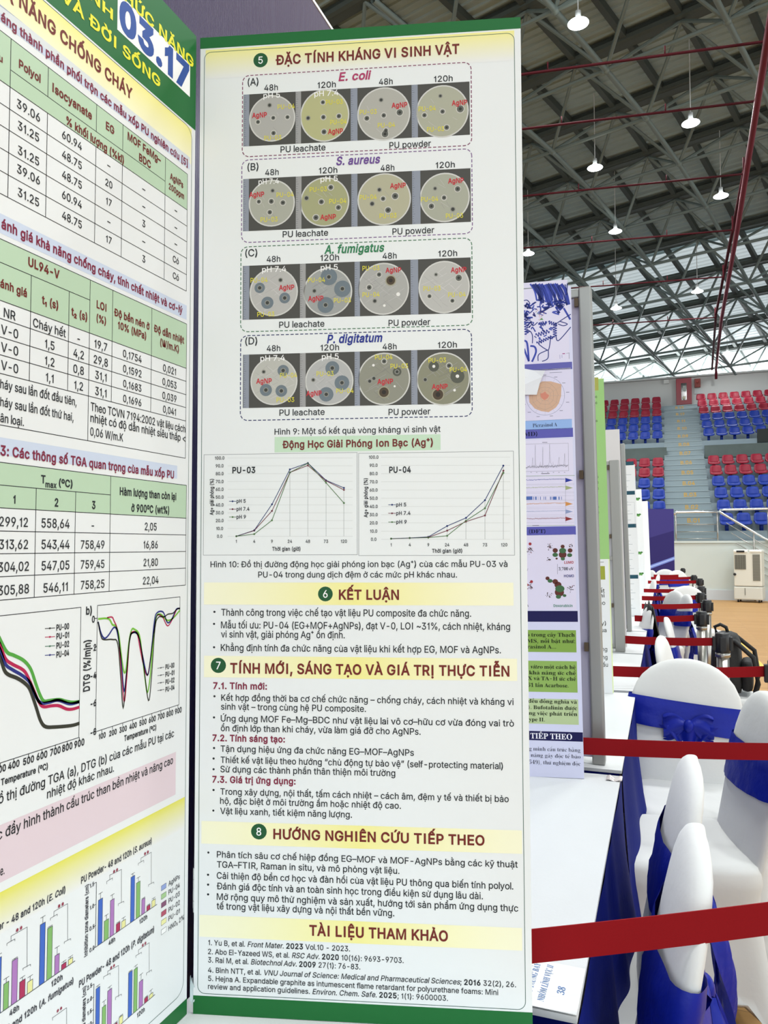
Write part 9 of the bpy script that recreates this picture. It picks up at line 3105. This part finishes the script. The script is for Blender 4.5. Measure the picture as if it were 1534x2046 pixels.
def make_chair(bow_front=False, seed=0, bow='tails', drape=0):
    rn = random.Random(seed)
    t = thing('banquet_chair', '', 'chair')
    # stretch cover over the back
    bm = BM()
    zs = [.40, .44, .50, .56, .62, .68, .72, .76, .80, .83, .855, .872, .883, CH - .0012]
    rings = [back_ring(bm, z) for z in zs]
    skin_rings(bm, rings, True, True)
    bmesh.ops.recalc_face_normals(bm, faces=bm.faces[:])
    obj('back_cover', bm, M_cover, t, True)
    # seat cushion and the skirt of the cover, drawn down to four pocketed feet
    bm = BM()

    def ring(hx, hy, z, n=40, p=.32, hem=0.0, pinch=0.0):
        r = []
        for k in range(n):
            a = 2 * PI * (k + .5) / n
            ca, sa = math.cos(a), math.sin(a)
            x = hx * math.copysign(abs(ca) ** p, ca)
            y = hy * math.copysign(abs(sa) ** p, sa)
            mid = 1 - min(1, abs(math.sin(2 * a)) * 1.25)
            x *= 1 - pinch * mid
            y *= 1 - pinch * mid
            r.append(bm.verts.new((x, y - .0, z + hem * mid)))
        return r
    rings = [ring(.08, .08, .474), ring(.17, .17, .474), ring(.197, .195, .466), ring(.203, .202, .45), ring(.203, .202, .415), ring(.197, .196, .39), ring(.190, .196, .33, pinch=.02),
             ring(.192, .205, .24, pinch=.05, p=.26), ring(.200, .22, .13, pinch=.10, hem=.02, p=.22), ring(.208, .235, .05, pinch=.12, hem=.08, p=.19), ring(.212, .243, .018, pinch=.12, hem=.13, p=.18)]
    skin_rings(bm, rings, True, False)
    bmesh.ops.recalc_face_normals(bm, faces=bm.faces[:])
    obj('seat_cover', bm, M_cover, t, True)
    for sx in (-1, 1):
        for sy in (-1, 1):
            bm = BM()
            lathe(bm, [(.014, 0), (.026, .008), (.030, .03), (.024, .055), (.02, .11)], 10, (sx * .197, sy * .226, 0))
            obj('foot_pocket', bm, M_cover, t, True)
    # satin sash round the back
    bm = BM()
    zz = [.64, .655, .675, .70, .72, .742] if bow == 'small' else [.625, .645, .67, .70, .725, .75]
    rings = []
    for i, z in enumerate(zz):
        r = back_ring(bm, z, .0095 + .0018 * math.sin(i * 2.2))
        for v in r:
            s = 1 if bow_front else -1
            v.co.z -= .035 * (1 - abs(v.co.x) / .2) * (1 if s * (v.co.y - back_y(z)) < 0 else .15) * (0 if bow == 'small' else 1)
            v.co.z += (-.022 if bow == 'small' else .012) * (v.co.x / .2)
            v.co.y += .002 * math.sin(v.co.x * 70 + z * 90)
        rings.append(r)
    skin_rings(bm, rings, False, False)
    bmesh.ops.recalc_face_normals(bm, faces=bm.faces[:])
    sash = obj('sash', bm, M_satin, t, True)
    sgn = -1 if bow_front else 1
    y0 = back_y(.67) + sgn * .034
    bm = BM()
    for sx in (-1, 1):
        def loop(u, v):
            w = .012 + (.044 if bow == 'small' else .07) * math.sin(min(1, u * 1.02) * PI * .62)
            x = sx * (.006 + (.078 if bow == 'small' else .115) * u)
            z = .668 + (v - .5) * 2 * w - .012 * u + .010 * math.sin(v * 9 + seed) * u
            y = y0 + sgn * (.016 * math.sin(v * PI) * (1 - .55 * u) + .010 * math.sin(v * 13 + u * 3) * u + .004)
            return (x, y, z)
        grid(bm, loop, 10, 14)
    bmesh.ops.recalc_face_normals(bm, faces=bm.faces[:])
    obj('bow_loop', bm, M_satin, sash, True)
    bm = BM()
    bmesh.ops.create_uvsphere(bm, u_segments=12, v_segments=8, radius=.020, matrix=Matrix.Translation((0, y0 + sgn * .016, .665)) @ Matrix.Diagonal((.9, .75, 1.15, 1)))
    obj('knot', bm, M_satin, sash, True)
    if bow == 'small':
        bm = BM()

        def fan(u, v):
            return ((u - .5) * (.20 - .14 * v), y0 + sgn * (.010 + .010 * math.sin(u * 15) * (1 - .3 * v)), .665 - .095 * v * (1 - (2 * u - 1) ** 2 * .35))
        grid(bm, fan, 18, 8)
        obj('bow_tail', bm, M_satin, sash, True)
        bm = BM()
        grid(bm, lambda u, v: ((u - .5) * .036 + .004 * math.sin(v * 6), y0 - sgn * .014 + sgn * .004 * math.sin(u * 6), .60 - .16 * v), 6, 6)
        obj('bow_tail', bm, M_satin, sash, True)
    else:
        for k, (dx, ln, wd) in enumerate(((-.035, .36, .075), (.030, .29, .085))):
            bm = BM()

            def tail(u, v):
                w = wd * (.25 + .9 * min(1, v * 1.8)) * (1 if v < .86 else 1 - .25 * (v - .86) / .14)
                x = dx * (.3 + v * 1.4) + (u - .5) * w * (1 + .15 * math.sin(v * 7))
                y = y0 + sgn * (.014 + .05 * math.sin(v * 2.2) + .016 * math.sin(u * 8 + v * 5 + k))
                z = .665 - ln * v * (1 - .10 * (u if k else 1 - u)) - .03 * (u - .5) * (1 if k else -1) * v
                return (x, y, z)
            grid(bm, tail, 8, 16)
            obj('bow_tail', bm, M_satin, sash, True)
    return t


proto = {False: make_chair(False, 1), True: make_chair(True, 2, 'small')}
used = {False: False, True: False}


def chair(top, rz, label, front=False, group='white covered chairs with blue sashes along the tables'):
    """top: where the top of the back is in plan; rz: 0 looks towards the photographer (-y)"""
    r = proto[front] if not used[front] else copy_tree(proto[front])
    used[front] = True
    f = Vector((math.sin(rz), -math.cos(rz)))
    p = Vector(top) + f * .27
    r.location = (p.x, p.y, 0)
    r.rotation_euler = (0, 0, rz)
    return tag(r, label, 'chair', group)


RD = math.radians
chair((.032, 1.215), RD(-88), 'white covered chair nearest the photographer, its big blue bow below the lowest red belt')
chair((.035, 1.620), RD(-87), 'white covered chair seen edge on, second from the photographer')
chair((.252, 2.42), RD(-77), 'white covered chair at the right picture edge with long blue sash tails')
chair((.040, 3.02), RD(6), 'white covered chair facing the camera with a blue bow across its round back', True)
chair((-.05, 3.74), RD(83), 'white covered chair edge on right behind the chair with the front bow')
chair((-.03, 4.72), RD(90), 'white covered chair with the black backpack on its seat')
chair((-.14, 5.45), RD(-78), 'white covered chair with a black jacket hanging over it')
chair((.13, 6.98), RD(-75), 'white covered chair left of the stanchions in the middle distance, tallest of the blurred ones')
chair((.15, 8.45), RD(20), 'white covered chair turned to the camera beside the wooden floor, right of the stanchions')
chair((.04, 7.50), RD(-60), 'white covered chair close behind the middle distance stanchion')
chair((-.19, 9.9), RD(-80), 'far white covered chair edge on at the left behind the belts')
chair((-.16, 11.5), RD(-85), 'far white covered chair beside the white tables, left of the far group')
chair((-.30, 13.6), RD(-60), 'far white covered chair at the left end of the group under the purple banner')
chair((-.09, 14.2), RD(10), 'far white covered chair in the middle of the group under the purple banner')
chair((.10, 13.7), RD(35), 'far white covered chair at the right end of the group under the purple banner')

# ---- stanchions and their belts
def make_stanchion():
    t = thing('stanchion', '', 'stanchion')
    bm = BM()
    lathe(bm, [(.005, 0), (.155, 0), (.158, .006), (.150, .018), (.08, .032), (.04, .040), (.03, .05)], 36)
    obj('base', bm, M_steel, t, True)
    bm = BM()
    tube(bm, (0, 0, .04), (0, 0, .755), .030, 20)
    lathe(bm, [(.030, .735), (.036, .738), (.036, .758), (.030, .761)], 20)
    obj('post', bm, M_steel, t, True)
    bm = BM()
    lathe(bm, [(.034, .758), (.036, .762), (.036, .852), (.033, .858), (.005, .860)], 20)
    obj('head', bm, M_black, t, True)
    for a in range(4):
        bm = BM()
        box(bm, (.040 * math.cos(a * PI / 2), .040 * math.sin(a * PI / 2), .805), (.016 if a % 2 == 0 else .03, .03 if a % 2 == 0 else .016, .070), bevel=.003)
        obj('belt_clip', bm, M_black, t)
    return t


st0 = make_stanchion()
st = [(.50, 1.27, 'stanchion holding the lowest red belt'), (.46, 2.12, 'stanchion holding the second red belt, beside the right hand chair'), (.385, 3.33, 'stanchion with its round steel base by the right picture edge'),
      (.243, 4.258, 'stanchion with black head in front of the black backpack, nearest in full view'), (.192, 5.597, 'steel stanchion standing just behind the backpack one, left of the next head'), (.275, 6.764, 'steel stanchion beside the wooden floor, right of two close heads'),
      (.266, 7.795, 'steel stanchion with black clip under the big round chair back'), (.315, 9.03, 'steel stanchion hidden behind the round chair back'), (.371, 11.138, 'far steel stanchion against the foot of the white wall, right of two'),
      (.33, 12.399, 'far steel stanchion against the white wall, left of two'), (.229, 16.072, 'farthest steel stanchion beside the purple banner')]
belts = [((-.27, .900, .812), 'lowest and widest red barrier belt crossing the bottom right corner'), ((-.27, 1.925, .815), 'red barrier belt passing in front of the aluminium partition foot'), ((-.222, 3.13, .812), 'red barrier belt crossing the round back of the bow chair'),
         ((-.288, 4.213, .812), 'red barrier belt ending at the black head before the backpack'), ((-.235, 5.46, .81), 'red barrier belt crossing the black jacket chair'), ((-.225, 6.56, .81), 'red barrier belt, sixth from the photographer'),
         ((-.258, 7.57, .81), 'red barrier belt, seventh from the photographer'), ((-.28, 8.85, .81), 'red barrier belt, eighth from the photographer'), ((-.29, 10.9, .81), 'red barrier belt, ninth from the photographer'),
         ((-.29, 12.2, .81), 'red barrier belt, tenth from the photographer'), ((-.26, 13.2, .81), 'farthest red barrier belt in front of the far chairs')]
for i, (x, y, lab) in enumerate(st):
    r = st0 if i == 0 else copy_tree(st0)
    r.location = (x, y, 0)
    r.rotation_euler = (0, 0, 0)
    tag(r, lab, 'stanchion', 'stanchions along the aisle')
for i, ((x0, y0, z0), lab) in enumerate(belts):
    x1, y1 = st[i][0] - .047, st[i][1]
    if i == 10:
        y1, x1 = 13.25, .12
    z1 = .862 if i == 0 else .812
    sag = .012
    bm = BM()
    hw = .0205
    n = 24
    d = Vector((x1 - x0, y1 - y0)).normalized()
    nn = Vector((d.y, -d.x)) * .0008

    def bp(u, side, up):
        z = z0 + (z1 - z0) * u - sag * 4 * u * (1 - u) * .5 + (hw if up else -hw)
        return (x0 + (x1 - x0) * u + nn.x * side, y0 + (y1 - y0) * u + nn.y * side, z)
    rings = [[bm.verts.new(bp(k / n, s, u)) for s, u in ((1, 0), (1, 1), (-1, 1), (-1, 0))] for k in range(n + 1)]
    skin_rings(bm, rings, True, True)
    bmesh.ops.recalc_face_normals(bm, faces=bm.faces[:])
    tag(obj('barrier_belt', bm, M_belt), lab, 'belt', 'red belts across the booth fronts')

# ---- backpack, jacket, red bag
bp_ = thing('backpack', 'black backpack with dangling straps standing on a chair behind the nearest full stanchion', 'backpack', (.29, 4.74, .476), RD(-6))
bm = BM()
box(bm, (0, 0, .17), (.17, .28, .34), bevel=.06)
for v in bm.verts:
    k = v.co.z / .34
    v.co.y *= 1 - .22 * max(0, k - .55) / .45
    v.co.x *= 1 - .25 * max(0, k - .6) / .4
obj('bag', bm, M_backpack, bp_, True)
bm = BM()
box(bm, (.105, -.01, .11), (.06, .22, .17), bevel=.028)
obj('front_pocket', bm, M_backpack, bp_, True)
bm = BM()
path_tube(bm, [(-.05, .0, .33), (-.06, .0, .365), (-.03, .0, .38), (.0, .0, .365), (.01, 0, .33)], .010, 8)
obj('handle', bm, M_backpack, bp_, True)
for y in (-.10, .12):
    bm = BM()
    path_tube(bm, [(-.04, y, .31), (.05, y * 1.2, .30), (.14, y * 1.5, .22), (.16, y * 1.45, .08), (.12, y * 1.1, -.06), (.11, y, -.14), (.12, y * .9, -.21)], .013, 8)
    obj('strap', bm, M_backpack, bp_, True)
jk = thing('jacket', 'black jacket draped over a white chair back by the fifth red belt', 'jacket', (-.14, 5.45, .50), RD(-78))
bm = BM()


def jacket(u, v):
    a = (u - .5) * 2
    z = .385 - .36 * abs(2 * v - 1) ** 1.1 - .02 * math.sin(u * 9)
    return (a * (.15 + .02 * math.sin(v * 6)), (v - .5) * .15 + .01 * math.sin(u * 14 + v * 5), z + .03)


grid(bm, jacket, 16, 20)
j = obj('garment', bm, M_backpack, jk, True)
bm = BM()
bmesh.ops.create_uvsphere(bm, u_segments=16, v_segments=10, radius=.1, matrix=Matrix.Translation((.14, 4.585, .538)) @ Matrix.Diagonal((1.2, .9, .62, 1)))
for v in bm.verts:
    v.co.z += .012 * math.sin(v.co.x * 60) * math.sin(v.co.y * 50)
tag(obj('cloth_bag', bm, mat('orange_red_cloth', (.55, .06, .02), .7), None, True), 'small orange red bag on a chair seat behind the bow chair', 'bag')
